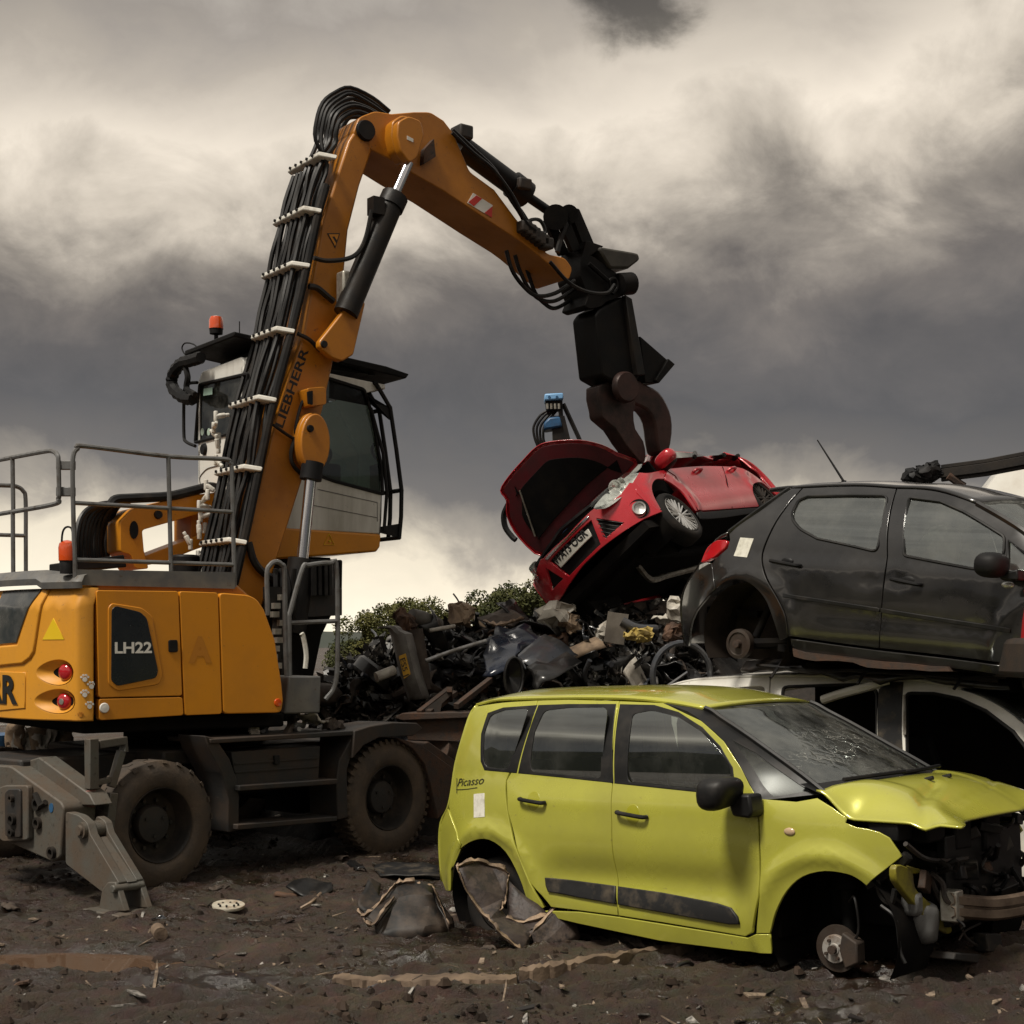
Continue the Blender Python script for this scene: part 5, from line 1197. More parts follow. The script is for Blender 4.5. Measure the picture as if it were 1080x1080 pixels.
for k in range(9):
    dx = k * 4.4; rj = random.Random(k)
    q = MB().tube(smooth_line([U.tr(81 + dx * .95 + rj.uniform(-1, 1), 596, 1, .5 + .05 * k), U.tr(80 + dx * .9 + rj.uniform(-1, 1), 570, 1, .5 + .05 * k), U.tr(85 + dx * .92, 548 - rj.uniform(0, 3), 1, .55 + .04 * k), U.tr(97 + dx * .8, 536 - rj.uniform(0, 4), 1, .6 + .03 * k), U.tr(116 + dx * .5, 529 + rj.uniform(0, 3), 1, .7), U.tr(135, 531, 1, .75)], 5), .026, 7); up('arm_hose', q, M['hose'])
q = MB().prism(U.trs([(76, 592), (106, 588), (131, 585), (134, 598), (76, 602)], 1, .3), 1, .3, .9); up('hose_tray', q, M['black'], bevel=.01)
q = MB().lathe([(.001, .0), (.13, 0), (.13, .18), (.001, .18)], U.tr(196, 606, 1, .4), (0, 0, 1), 24); up('air_intake', q, M['black'], bevel=.02)
# --- cab
XC0, XC1, YC0, YC1 = .62, 2.30, .30, 1.32
cabs = lambda pts, y=YC0: U.trs(pts, 1, y)
cabr = lambda pts, x=XC0: U.trs(pts, 0, x)
ztop = U.tr(214, 391.5, 0, XC0).z + .01; zfl = U.tr(362, 561, 1, YC0).z
# side profile read at the near flank, closed at the back by the rear wall
prof = [V((XC0 + .08, 0, min(ztop, U.tr(349, 391, 1, YC0).z + .06))), V((XC0, 0, ztop - .10)), V((XC0, 0, zfl)), U.tr(400.5, 563, 1, YC0), U.tr(402.5, 523, 1, YC0), U.tr(403, 494, 1, YC0), U.tr(386.5, 414, 1, YC0), U.tr(396.5, 412, 1, YC0), U.tr(398, 404, 1, YC0)]
winp = rc([(347.5, 399.5), (384, 411), (391, 433), (402, 492), (403.5, 521), (353, 507.5), (338, 502), (318, 492), (305, 470), (308, 430), (318, 392)], 3)
W3 = [U.tr(px, py, 1, YC0) for px, py in winp]; W3 = [V((max(p.x, XC0 + .12), p.y, p.z)) for p in W3]
def flat(y, out):
    f = lambda a, b: V((a, y, b)); f.out = out; return f
for y, sg in ((YC0, 1), (YC1, -1)):
    q = MB(); panel(q, [V((p.x, p.z)) for p in prof], flat(y, sg), [[V((p.x, p.z)) for p in W3]], cell=.15, depth=.05, rnd=.012)
    o = up('cab_side', q, M['white_cab'])
    q = MB(); panel(q, [V((p.x, p.z)) for p in W3], flat(y, sg), cell=.2, off=-.012, depth=.004, rnd=.001); up('cab_side_window', q, M['cab_glass'], o)
    q = MB(); q.tube([V((p.x, y - .004 * sg, p.z)) for p in W3], .018, 6, closed=True); up('window_seal', q, M['black'], o)
q = MB().box((1.2, YC0 - .001, U.tr(360, 404.5, 1, YC0).z), (.01, .01, .01))
# dark header band inside the glass and panel creases
q = MB().prism(cabs([(347.5, 399.5), (384, 411), (389, 428), (347, 420)], YC0 + .012), 1, YC0 + .012, YC0 + .02); up('window_header', q, M['black'])
for pts in ([(335, 516), (398, 530), (398, 550)], [(331, 533), (398, 546)]):
    q = MB().tube(cabs(pts, YC0 - .002), .004, 4); up('panel_crease', q, M['grey_paint'])
rw = rc([(211, 405.5), (262, 394), (252, 455), (206, 467)], 2)
RW = [U.tr(px, py, 0, XC0) for px, py in rw]
def rearf(a, b): return V((XC0, a, b))
rearf.out = -1
q = MB(); panel(q, rc([(YC0, zfl), (YC1, zfl), (YC1 - .01, ztop - .09), (YC1 - .08, ztop - .01), (YC0 + .05, ztop + .0), (YC0, ztop - .05)], .04), rearf, [[V((p.y, p.z)) for p in RW]], cell=.15, depth=.05, rnd=.012)
cr0 = up('cab_rear_wall', q, M['white_cab'])
q = MB(); panel(q, [V((p.y, p.z)) for p in RW], rearf, cell=.2, off=-.01, depth=.004, rnd=.001); rwp = up('cab_rear_window', q, M['cab_glass_dark'], cr0)
q = MB(); q.tube([V((XC0 - .004, p.y, p.z)) for p in RW], .016, 6, closed=True); up('rear_window_seal', q, M['black'], cr0)
q = MB().prism(cabr([(215, 410), (224, 408.5), (224, 416), (214.5, 417.5)], XC0 - .014), 0, XC0 - .016, XC0 - .014); up('window_sticker', q, mat('pale_green_sticker', (.33, .48, .40), .6), rwp)
for px in (213.5, 220.3): q = MB().lathe([(.001, .003), (.036, .003), (.036, 0)], U.tr(px, 455.5, 0, XC0 - .012), (-1, 0, 0), 20); up('round_sticker', q, mat('pale_sticker', (.36, .46, .38), .6) if px < 215 else bpy.data.materials['pale_sticker'], rwp)
q = MB().tube(cabr(rc([(212, 515), (210, 503), (218, 494), (238, 489), (240, 520)], 4), XC0 - .004), .005, 5); up('hatch_outline', q, M['grey_paint'], cr0)
q = MB().lathe([(.001, .03), (.05, .03), (.06, 0)], U.tr(216, 474, 0, XC0), (-1, 0, 0), 16); up('cab_latch', q, M['black'], cr0)
zf_ = U.tr(398, 404, 1, YC0).z; q = MB().prism([(XC0 + .05, 0, ztop), (XC1 - .12, 0, zf_), (XC1 - .12, 0, zf_ - .05), (XC0 + .05, 0, ztop - .05)], 1, YC0 + .02, YC1 - .02); up('cab_roof', q, M['white_cab'], bevel=.01)
# windscreen on the front edge
fr3 = [prof[3], prof[4], prof[5], prof[6]]
q = MB().grid([[V((p.x - .01, YC0 + .03, p.z)) for p in fr3], [V((p.x - .01, YC1 - .03, p.z)) for p in fr3]]); up('cab_windscreen', q, M['cab_glass'])
# orange tub below
q = MB().prism([V((p.x, 0, p.z)) for p in cabs([(290, 556), (401.5, 563.5), (400.5, 577), (397, 582), (290, 590)])], 1, YC0 - .012, YC1 + .012)
for v in q.bm.verts: v.co.x = max(v.co.x, XC0 - .02)
tub = up('cab_base', q, O_, bevel=.02)
q = MB().box((1.15, .8, zfl - .30), (.9, .8, .10)); up('cab_floor_frame', q, M['inner'])
tri = [U.tr(px, py, 1, YC0 - .016) for px, py in ((347, 563), (341.5, 574.5), (352.5, 574.5))]; q = MB().tube(tri, .006, 4, closed=True); q.tube([(tri[0] + tri[1]) / 2 * .5 + tri[2] * .5, tri[0] * .4 + (tri[1] + tri[2]) * .3], .012, 4); up('warning_sign', q, M['yellow_sign'], tub)
# roof guard, brush loop, beacon
zr = U.tr(390, 387, 1, YC0 - .05).z; zq = U.tr(200, 367.5, 0, XC0 - .12).z
q = MB().prism([U.tr(200, 371.5, 0, XC0 - .1), U.tr(200, 367.5, 0, XC0 - .1)][:0] or [(XC0 - .12, 0, zq), (XC1 - .15, 0, zr + .03), (XC1 + .12, 0, zr - .02), (XC1 + .08, 0, zr - .07), (XC0 - .12, 0, zq - .05)], 1, YC0 - .05, YC1 + .05); rg = up('roof_guard', q, M['grab'], bevel=.012)
q = MB()
for x in (XC0 + .1, XC1 - .25):
    for y in (YC0 + .08, YC1 - .08): q.tube([(x, y, ztop - .02), (x, y, zr - .03)], .035, 8)
q.box(((XC0 + XC1) / 2, (YC0 + YC1) / 2, (ztop + zr) / 2 + .03), (1.3, .8, .10)); up('roof_guard_mount', q, M['black'], rg)
q = MB().tube(smooth_line([U.tr(px, py, 0, XC0 - .15) for px, py in ((212, 377), (203, 380), (192, 383), (184, 392), (181, 403), (185, 413), (195, 420), (204, 421))], 4), [.055 + .01 * (k % 2) for k in range(29)], 8); q.tube(smooth_line([U.tr(px, py, 0, XC0 - .15) for px, py in ((196, 388), (198, 398), (197, 410), (206, 416))], 4), .03, 6); up('work_lamp_arm', q, M['black'])
q = MB().tube(smooth_line([U.tr(px, py, 0, XC0 - .05) for px, py in ((208, 403.5), (199, 404.5), (195, 410), (194, 420), (194, 458), (196.5, 466), (206, 470.5))], 5), .017, 7); up('grab_handle', q, M['black'])
bpx_ = U.tr(228, 360, 0, XC0 - .02)
q = MB().lathe([(.001, 0), (.02, 0), (.02, .06), (.062, .07), (.066, .13), (.001, .13)], bpx_, (0, 0, 1), 20); bb = up('beacon_base', q, M['black'])
q = MB().lathe([(.07, .12), (.068, .20), (.055, .235), (.001, .25)], bpx_, (0, 0, 1), 24); up('beacon_lens', q, M['beacon'], bb)
q = MB().tube([U.tr(252.5, 372, 0, XC0 + .2), U.tr(252.5, 339, 0, XC0 + .2)], .006, 5); up('radio_aerial', q, M['black']); q = MB().tube(smooth_line([U.tr(px, py, 0, XC0 - .1) for px, py in ((212, 376), (198, 376), (192, 368), (195, 362), (204, 363), (211, 370))], 4), .008, 5); up('lamp_cable', q, M['black'])
# guard bars in front of the windscreen
gb = [U.tr(px, py, 1, YC0 - .02) for px, py in ((396, 404), (401, 412), (411.5, 430), (418, 474), (423.5, 517), (423, 545), (421, 567))]
q = MB()
for k in range(6):
    y = YC0 - .02 + k * (YC1 - YC0 + .04) / 5; q.tube([V((p.x, y, p.z)) for p in gb], .022, 6)
for p in (gb[2], gb[4], gb[6], gb[0]): q.tube([V((p.x, YC0 - .03, p.z)), V((p.x, YC1 + .03, p.z))], .022, 6)
for y in (YC0 - .02, YC1 + .02):
    q.sweep([V((gb[2].x, y, gb[2].z)), V((gb[2].x, y, gb[2].z - .12)), U.tr(386, 415, 1, y) + V((0, 0, -.0)), U.tr(388, 423, 1, y)], V((0, .02, 0)))
    q.sweep([V((gb[6].x, y, gb[6].z)), V((gb[6].x, y, gb[6].z + .14)), U.tr(405, 555, 1, y), U.tr(402, 562, 1, y)], V((0, .02, 0)))
    q.tube([U.tr(391, 430, 1, y), U.tr(404, 478, 1, y), U.tr(408, 520, 1, y), U.tr(405, 560, 1, y)], .018, 6)
up('windscreen_guard', q, M['black'])
q = MB().box((1.15, .85, zfl + .35), (.5, .5, .18)); q.box((.95, .85, zfl + .75), (.16, .48, .7)); q.box((1.75, .8, zfl + .45), (.14, .5, .5)); up('cab_seat', q, M['seat'], bevel=.04)
q = MB().box((1.2, .5, zfl + .55), (.5, .12, .1)); q.tube([(1.9, .8, zfl + .2), (1.75, .8, zfl + .75)], .03, 8); q.tube([V((1.72 + .02 * math.sin(a), .8 + .19 * math.cos(a), zfl + .78 + .1 * math.sin(a))) for a in (2 * math.pi * k / 20 for k in range(20))], .016, 6, closed=True); up('cab_controls', q, M['black'])
# --- boom
YB = .27
bm_ = lambda pts, y=-YB: U.trs(pts, 1, y)
bpoly = [(238, 668), (262, 560), (290, 445), (320, 352), (341, 232), (358, 178), (368, 148), (375, 137), (386, 134), (391, 143), (392, 160), (379.5, 196), (367.5, 243), (361.5, 306), (351, 385), (341, 430), (329, 475), (317, 513), (295, 582), (268, 668)]
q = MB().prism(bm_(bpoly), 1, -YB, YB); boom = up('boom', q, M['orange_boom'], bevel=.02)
# boom lettering runs up the near face
o0 = U.tr(290.5, 449.5, 1, -YB); o1 = U.tr(318.5, 366, 1, -YB); ux = (o1 - o0).normalized(); vx = V((-ux.z, 0, ux.x))
q = MB(); lettering(q, 'LIEBHERR', .082, lambda a, b: V((0, -YB - .003, 0)) + V((o0.x, 0, o0.z)) + V((ux.x, 0, ux.z)) * a + vx * (b - .072), bold=.02, width=(o1 - o0).length); up('boom_lettering', q, M['sign_black'], boom, ang=10)
def lug(name, pts, y0, y1, m='orange_boom', parent=None, bevel=.012, rd=2):
    q = MB().prism(U.trs(rc(pts, rd), 1, y0), 1, y0, y1); return up(name, q, M[m], parent, bevel=bevel)
lug('lower_lug', ell(333, 467, 15.5, 31, 28), -.52, -.44, parent=boom); lug('lower_lug', ell(330, 466, 16, 31, 28), -.40, -YB + .01, parent=boom)
lug('cylinder_lug', [(337, 366), (337, 360), (345, 350), (363, 327), (379, 314), (385.5, 319.6), (373, 374), (361, 381), (350, 377)], -.50, -.42, parent=boom); lug('cylinder_lug', [(337, 366), (337, 360), (345, 350), (363, 327), (379, 314), (385.5, 319.6), (373, 374), (361, 381), (350, 377)], -.36, -YB + .01, parent=boom)
q = MB()
for px, py in ((327, 452), (341.5, 363)): q.lathe([(.001, .02), (.03, .02), (.035, 0)], U.tr(px, py, 1, -.52 if py > 400 else -.50), (0, -1, 0), 14)
up('pin_head', q, M['black'], boom)
q = MB().prism(bm_(rc([(322, 410), (339, 408.5), (342, 411), (342, 427), (326, 429)], 2), -.42), 1, -.46, -.27); wl_ = up('work_lamp_housing', q, M['orange_boom'], boom, bevel=.01)
q = MB().prism(bm_(rc([(324, 413), (329.5, 412), (329.5, 427), (325, 426)], 1), -.462), 1, -.47, -.45); up('work_lamp', q, M['black'], wl_)
tri = bm_([(345, 246), (358.5, 246), (353.5, 262)], -YB - .004); q = MB(); q.prism(tri, 1, -YB - .006, -YB - .001); wt = up('warning_sign', q, M['sign_black'], boom); c = sum(tri, V()) / 3
q = MB().prism([c + (p - c) * .78 + V((0, 0, 0)) for p in tri], 1, -YB - .009, -YB - .005); up('warning_face', q, M['orange'], wt)
q = MB().prism([U.tr(350, 250, 1, -YB), U.tr(352, 249.5, 1, -YB), U.tr(355.5, 255, 1, -YB), U.tr(354, 256.5, 1, -YB)], 1, -YB - .011, -YB - .008); up('warning_mark', q, M['sign_black'], wt)
def ram(name, a, b, r, y, m='steel', seg=20, parent=None):
    q = MB().cyl(U.tr(a[0], a[1], 1, y), U.tr(b[0], b[1], 1, y), r, seg=seg); return up(name, q, M[m], parent)
bc = ram('stick_cylinder', (414, 212), (364.5, 331), .115, -.46, 'grey_dark' if 'grey_dark' in M else 'steel')
ram('cylinder_rod', (431, 172), (410, 220), .048, -.46, 'chrome', parent=bc); ram('cylinder_gland', (416.5, 207), (411, 219), .13, -.46, parent=bc)
q = MB().box(U.tr(396.5, 218, 1, -.5), (.12, .12, .16)); q.tube(smooth_line([U.tr(px, py, 1, -.52) for px, py in ((392, 222), (386, 250), (378, 266), (366, 273), (345, 275), (331, 272))], 5), .022, 7); up('cylinder_valve', q, M['zinc'] if 0 else M['steel'], bc, bevel=.0)
q = MB().box(U.tr(362, 306, 1, -.40), (.08, .14, .34)); up('cylinder_bracket', q, M['zinc'], bc, bevel=.02)
lc = ram('lift_cylinder', (319, 590), (307, 668), .13, -.46); ram('cylinder_rod', (329, 492), (318.5, 594), .052, -.46, 'chrome', parent=lc); ram('rod_end', (330, 488), (327.5, 506), .10, -.48, 'black', parent=lc)
for r_, pp in ((.015, ((326, 418), (318, 426), (312, 450), (311, 462), (302, 458), (288, 448))), (.02, ((311, 462), (307, 478), (309, 490), (318, 500), (325, 503))), (.02, ((314, 352), (326, 358), (334, 366), (338, 370))), (.03, ((326, 302), (335, 304), (346, 313), (352, 318))), (.035, ((262, 572), (268, 592), (278, 604), (292, 612)))):
    up('boom_hose', MB().tube(smooth_line([U.tr(px, py, 1, -YB - .05) for px, py in pp], 5), r_, 7), M['hose'], boom)
# hose bundle clamped along the back of the boom
bk = smooth_line(U.trs([(240, 668), (262, 575), (278, 498), (293, 426), (312, 354), (328, 285), (340, 228), (356, 172)], 1, -YB), 6)
def backpt(t, out, y):
    k = max(0, min(.9999, t)) * (len(bk) - 1); i = int(k); p = bk[i].lerp(bk[i + 1], k - i); d = (bk[min(i + 2, len(bk) - 1)] - bk[max(i - 1, 0)]).normalized()
    n = V((-d.z, 0, d.x)); return V((p.x, y, p.z)) + n * out
def tof(px, py):
    p = U.tr(px, py, 1, -YB); return min(range(len(bk)), key=lambda i: (bk[i] - p).length) / (len(bk) - 1)
for k in range(14):
    rj = random.Random(40 + k); y = -.24 + .042 * k; o = .07 + .07 * (k % 2) + rj.uniform(-.01, .02); r = rj.choice((.019, .024, .030, .022))
    pts = [backpt(t / 14 * .985, o + rj.uniform(-.015, .015), y + rj.uniform(-.02, .02)) for t in range(15)]
    if k < 9:
        f = (8 - k) / 8 if k % 2 else (k / 8)
        r = min(r, .027)
        for A, B in zip(((333, 148), (334, 128), (341, 108), (354, 97), (370, 93), (392, 104), (411, 118)), ((357, 152), (358, 143), (361, 133), (367, 126), (376, 123), (387, 125), (397, 131))):
            pts.append(U.tr(A[0] + (B[0] - A[0]) * f + rj.uniform(-1, 1), A[1] + (B[1] - A[1]) * f + rj.uniform(-1.2, 1.2), 1, -.24 + .06 * k))
    q = MB().tube(smooth_line(pts, 3), r, 7); up('boom_hose', q, M['hose'], boom)
q = MB().tube([backpt(t / 10 * .93, .06, -YB - .03) for t in range(11)], .04, 8); up('hard_line', q, M['steel'], boom)
for px, py in ((359, 168), (340, 226.5), (327.5, 283), (310, 351), (292, 423), (276.5, 497), (264, 571.5)):
    t = tof(px, py); a = backpt(t, .06, -YB - .10); b = backpt(t, .20, -YB + .02); c = backpt(t, .20, .36); d = backpt(t, .14, .38); dn = (backpt(t + .02, .1, 0) - backpt(t - .02, .1, 0)).normalized() * .024
    q = MB().sweep([p - dn for p in (a, b, c, d)], dn * 2); o = up('hose_clamp', q, M['white_metal'], boom, bevel=.012)
    for j in range(5):
        p = backpt(t, .20, -.15 + .11 * j); up('clamp_bolt', MB().cyl(p, p + (b - a).normalized() * .02, .014, seg=6), M['steel'], o)
for px, py in ((250, 460), (237, 541), (240, 590)):
    t = tof(px + 30, py - 4); q = MB(); rj = random.Random(px)
    for j in range(5):
        p = backpt(t, .22, .34) + V((rj.uniform(-.06, .06), rj.uniform(-.06, .06), .10 * (j - 2))); e = V((rj.uniform(-1, 1), rj.uniform(-1, 1), rj.uniform(-.6, 1))).normalized()
        q.cyl(p, p + e * .09, .026, seg=6); q.cyl(p + e * .08, p + e * .13, .018, seg=8); q.cyl(p - V((0, 0, .05)), p + V((0, 0, .05)), .022, seg=8)
    up('hydraulic_coupling', q, M['white_metal'], boom, bevel=.01)
# --- stick
spoly = [(372, 141), (379, 123.5), (396, 117), (413, 120), (437, 118), (454, 118), (468, 127), (478, 140), (484, 154), (495.5, 181), (521.5, 200), (543, 229), (560, 250), (578, 268), (596, 272), (604, 283), (600, 296), (585, 284), (560, 262.5), (550, 255), (516.6, 233.7), (466, 200), (432, 181), (410, 167), (392, 158)]
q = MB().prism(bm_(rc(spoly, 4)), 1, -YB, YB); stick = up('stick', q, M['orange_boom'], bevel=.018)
lug('stick_lug', [(420, 128), (431, 122), (444, 127), (447.5, 142), (440.5, 166), (432, 172), (423, 160), (419, 143)], -.54, -.44, parent=stick, rd=4); lug('stick_lug', [(414, 128), (424, 121), (437, 125), (441, 142), (434, 166), (426, 172), (417, 160), (413, 143)], -.40, -YB + .01, parent=stick, rd=4)
q = MB().prism(bm_([(429.5, 143), (436, 146.5), (436, 150), (429.5, 147)], -.545), 1, -.545, -.538); up('lug_sticker', q, M['sign_white'], stick)
q = MB().prism(bm_(rc([(446, 158), (456, 147), (458, 166), (445, 174)], 1), -.31), 1, -.34, -.26); up('stick_step', q, M['rust'], stick, bevel=.01)
q = MB().lathe([(.001, .04), (.09, .04), (.1, 0)], U.tr(385, 138, 1, -YB - .0), (0, -1, 0), 24); up('boom_pin', q, M['black'], boom)
rwp_ = [(493, 214), (499, 203.5), (519.5, 216.5), (518.5, 229.5)]
q = MB().prism(bm_(rwp_, -YB - .004), 1, -YB - .006, -YB - .001); rs = up('hazard_board', q, M['sign_white'], stick)
for a, b, c, d in (((494, 213), (502.5, 206), (508.5, 209.5), (500, 217.5)), ((511, 224.5), (519.5, 217.5), (518.7, 229.5), (517, 228.5))):
    q = MB().prism(bm_([a, b, c, d], -YB - .008), 1, -YB - .009, -YB - .006); up('hazard_stripe', q, M['sign_red'], rs)
tc_ = ram('tilt_cylinder', (484, 153), (549, 201), .115, 0); ram('cylinder_gland', (540, 194), (555.5, 206), .14, 0, parent=tc_); ram('cylinder_rod', (553, 205), (588, 229), .05, 0, 'chrome' if 0 else 'steel', parent=tc_)
up('cylinder_port', MB().box(U.tr(487, 141, 1, -.05), (.16, .2, .14)), M['frame'], tc_, bevel=.02); up('cylinder_port', MB().box(U.tr(551, 195, 1, -.1), (.16, .14, .12)), M['frame'], tc_, bevel=.02)
q = MB()
for k in range(4):
    rj = random.Random(k + 5)
    q.tube(smooth_line([U.tr(px + rj.uniform(-2, 2), py + rj.uniform(-2, 2), 1, -.28 - .03 * k) for px, py in ((478, 138), (500, 160), (522, 180), (537, 205), (548, 222), (556, 236), (566, 242))], 3), .020, 6)
for k in range(3):
    q.tube(smooth_line([U.tr(px, py, 1, -.2 + .15 * k) for px, py in ((534 + k * 9, 264 + k * 5), (540 + k * 8, 285), (552 + k * 6, 302 + k * 3), (566 + k * 4, 312 + k * 4), (586, 309 + k * 8), (606, 296 + k * 9))], 5), .022, 7)
q.tube(smooth_line([U.tr(px, py, 1, -.4) for px, py in ((580, 276), (600, 298), (620, 308), (640, 309), (648, 300))], 5), .02, 6)
q.tube(smooth_line([U.tr(px, py, 1, -.36) for px, py in ((553, 240), (560, 232), (570, 233), (575, 245), (568, 252))], 5), .02, 6)
up('stick_hose', q, M['hose'], stick)
q = MB(); 
for j in range(6):
    rj = random.Random(j); q.box(U.tr(552 + j * 4.5, 240 + j * 3.5, 1, -.30), (.13, .16, .12))
up('hose_manifold', q, M['frame'], stick, bevel=.02)
# --- linkage and grab
gp_ = lambda pts, y=0: U.trs(pts, 1, y * .25)
q = MB(); q.cyl(U.tr(577, 231.5, 1, -.35), U.tr(601, 224, 1, .35), .10)
q = MB().cyl(U.tr(586, 229, 1, -.25), U.tr(586, 229, 1, .25), .13); q.cyl(U.tr(600, 226, 1, -.25), U.tr(600, 226, 1, .25), .10); lk = up('link_pin', q, M['grab'])
for y in (-.13, .07):
    q = MB().prism(gp_(rc([(592, 222), (603, 223), (623, 270), (612, 274)], 2)), 1, y, y + .06); up('link_arm', q, M['grab'], bevel=.01)
    q = MB().prism(gp_(rc([(579, 230), (589, 229), (605, 266), (596, 268)], 2)), 1, y, y + .06); up('link_arm', q, M['grab'], bevel=.01)
q = MB().tube([U.tr(601, 226, 1, -.2), U.tr(592, 250, 1, -.2), U.tr(588, 266, 1, -.2)], .03, 6); up('link_brace', q, M['steel'])
q = MB().prism([U.tr(px, py, 1, .2 if px < 615 else -.2) for px, py in (rc([(594, 262), (612, 268), (625, 270), (656, 292), (658, 312), (640, 318), (610, 330), (598, 333), (592, 330), (596, 320), (588, 300), (588, 284)], 2))], 1, -.20, .20); hd_ = up('grab_head', q, M['grab'], bevel=.02)
q = MB().prism(gp_([(622.5, 265), (625, 263.5), (658, 269), (664, 270.5), (665.5, 277), (654, 286), (634, 286), (627, 274)], -.34), 1, -.24, .02); up('motor_housing', q, mat('olive_drab_housing', (.040, .035, .026), .6, c2=(.022, .019, .015), amt=.4), hd_, bevel=.025)
q = MB().cyl(U.tr(652, 300, 1, -.2), U.tr(666, 299, 1, -.2), .12); q.tube([U.tr(621, 278, 1, -.25), U.tr(641, 296, 1, -.25)], .025, 6); q.tube(smooth_line([U.tr(px, py, 1, -.25) for px, py in ((645, 305), (643, 296), (649, 294), (651, 303), (646, 310))], 4), .018, 6); up('grab_motor', q, M['grab'], hd_)
lr_ = lambda pts: [U.tr(px, py, 1, .2 if px < 640 else -.2) for px, py in pts]
gb_ = MB().prism(lr_(rc([(603, 339), (608, 332), (658, 312), (663, 317), (670, 358), (676, 396), (662, 416), (627, 411), (610, 401.5)], 3)), 1, -.20, .20).build('grab_body', M['grab'], xh, bevel=.025)
q = MB().prism(U.trs([(656, 312), (663, 316), (677, 396), (668, 397)], 1, -.2), 1, -.26, -.19); q.build('body_rib', M['steel'], gb_, bevel=.01)
q = MB().prism(gp_([(669, 356), (703.5, 386), (686, 406), (674, 405)], -.24), 1, -.16, .14); q.prism(gp_([(697, 380), (704, 386), (687, 406), (683, 403)], -.28), 1, -.2, .18); q.build('wear_plate', M['grab'], gb_, bevel=.01)
q = MB().lathe([(.001, .07), (.15, .07), (.165, .05), (.17, 0)], U.tr(658, 408.7, 1, -.2), (0, -1, 0), 32); q.build('pivot_cap', M['jaw'], gb_)
j1 = MB().prism(gp_(sc([(627, 408), (630, 434), (632, 442), (645, 453), (654, 467), (669, 486), (674, 490), (677, 482), (674.5, 466), (666, 453), (664, 436), (666, 424), (650, 405)], 2), -.24), 1, -.13, .09); up('grab_jaw', j1, M['jaw'], bevel=.03)
j2 = MB().prism(gp_(sc([(654, 420), (666, 427.5), (678, 433), (685.5, 445), (688, 462), (690.5, 476), (694, 480), (701, 478), (705, 458), (704.3, 441), (699.5, 427), (691, 414), (679, 407), (664, 402)], 2), -.24), 1, -.13, .09); up('grab_jaw', j2, M['jaw'], bevel=.03)
# --- front platform, steps and boxes beside the boom foot
yf = -1.0
fq = lambda pts, y=yf: U.trs(pts, 1, y)
q = MB().tube(smooth_line(fq([(282.5, 649), (281.5, 606), (285, 596), (291, 592.4), (297, 595.5), (300, 604), (300.8, 664), (303, 727)]), 5), .022, 8); up('step_handrail', q, M['rail'])
q = MB().tube(smooth_line(fq([(305.5, 713), (305, 656), (306.5, 644), (319, 600), (326, 596), (348, 593.8), (355, 600), (356, 690), (353, 723), (343, 738)], -.9), 5), .022, 8); q.tube(fq([(306, 657), (355.5, 655)], -.9), .02, 8); up('step_handrail', q, M['rail'])
q = MB().prism(fq([(305, 713), (338.8, 713), (338, 752), (299.5, 753)], -1.1), 1, -1.1, -.7); up('step_box', q, M['grey_paint'], bevel=.015)
q = MB().prism(fq([(325.5, 622), (361, 620), (361, 649), (324, 651)], -.55), 1, -.55, -.5); up('splash_panel', q, M['frame'], bevel=.006)
q = MB().prism(fq([(300, 598), (362, 590), (361.5, 626), (340, 670), (330, 720), (300, 740)], -.35), 1, -.35, .2); up('boom_foot_mount', q, M['inner'], bevel=.02)
q = MB(); 
for k in range(6):
    rj = random.Random(k * 3); q.tube(smooth_line([U.tr(290 + k * 3 + rj.uniform(-3, 3), 600 + 22 * t, 1, -.6) + V((0, rj.uniform(-.05, .05), 0)) for t in range(7)], 3), .022, 6)
for k in range(7):
    rj = random.Random(k * 7 + 1); q.box(U.tr(289 + rj.uniform(-3, 9), 625 + k * 12, 1, -.62), (.13, .12, .10))
up('valve_block', q, M['steel'])
q = MB(); 
for k in range(9):
    rj = random.Random(k * 7 + 2); q.box(U.tr(288 + rj.uniform(-3, 10), 630 + k * 9, 1, -.72), (.06, .06, .05)); 
up('hose_fittings', q, M['zinc'])
q = MB()
for k, px in enumerate((331, 336.5, 343, 348)): q.tube(fq([(px, 590), (px + .5, 628)], -.6), .03, 6)
up('front_hose', q, M['hose'])
q = MB().tube(smooth_line(fq([(322, 705), (323, 690), (320, 672), (318, 668)], -.8), 4), .022, 6); up('control_lever', q, M['white_metal'])
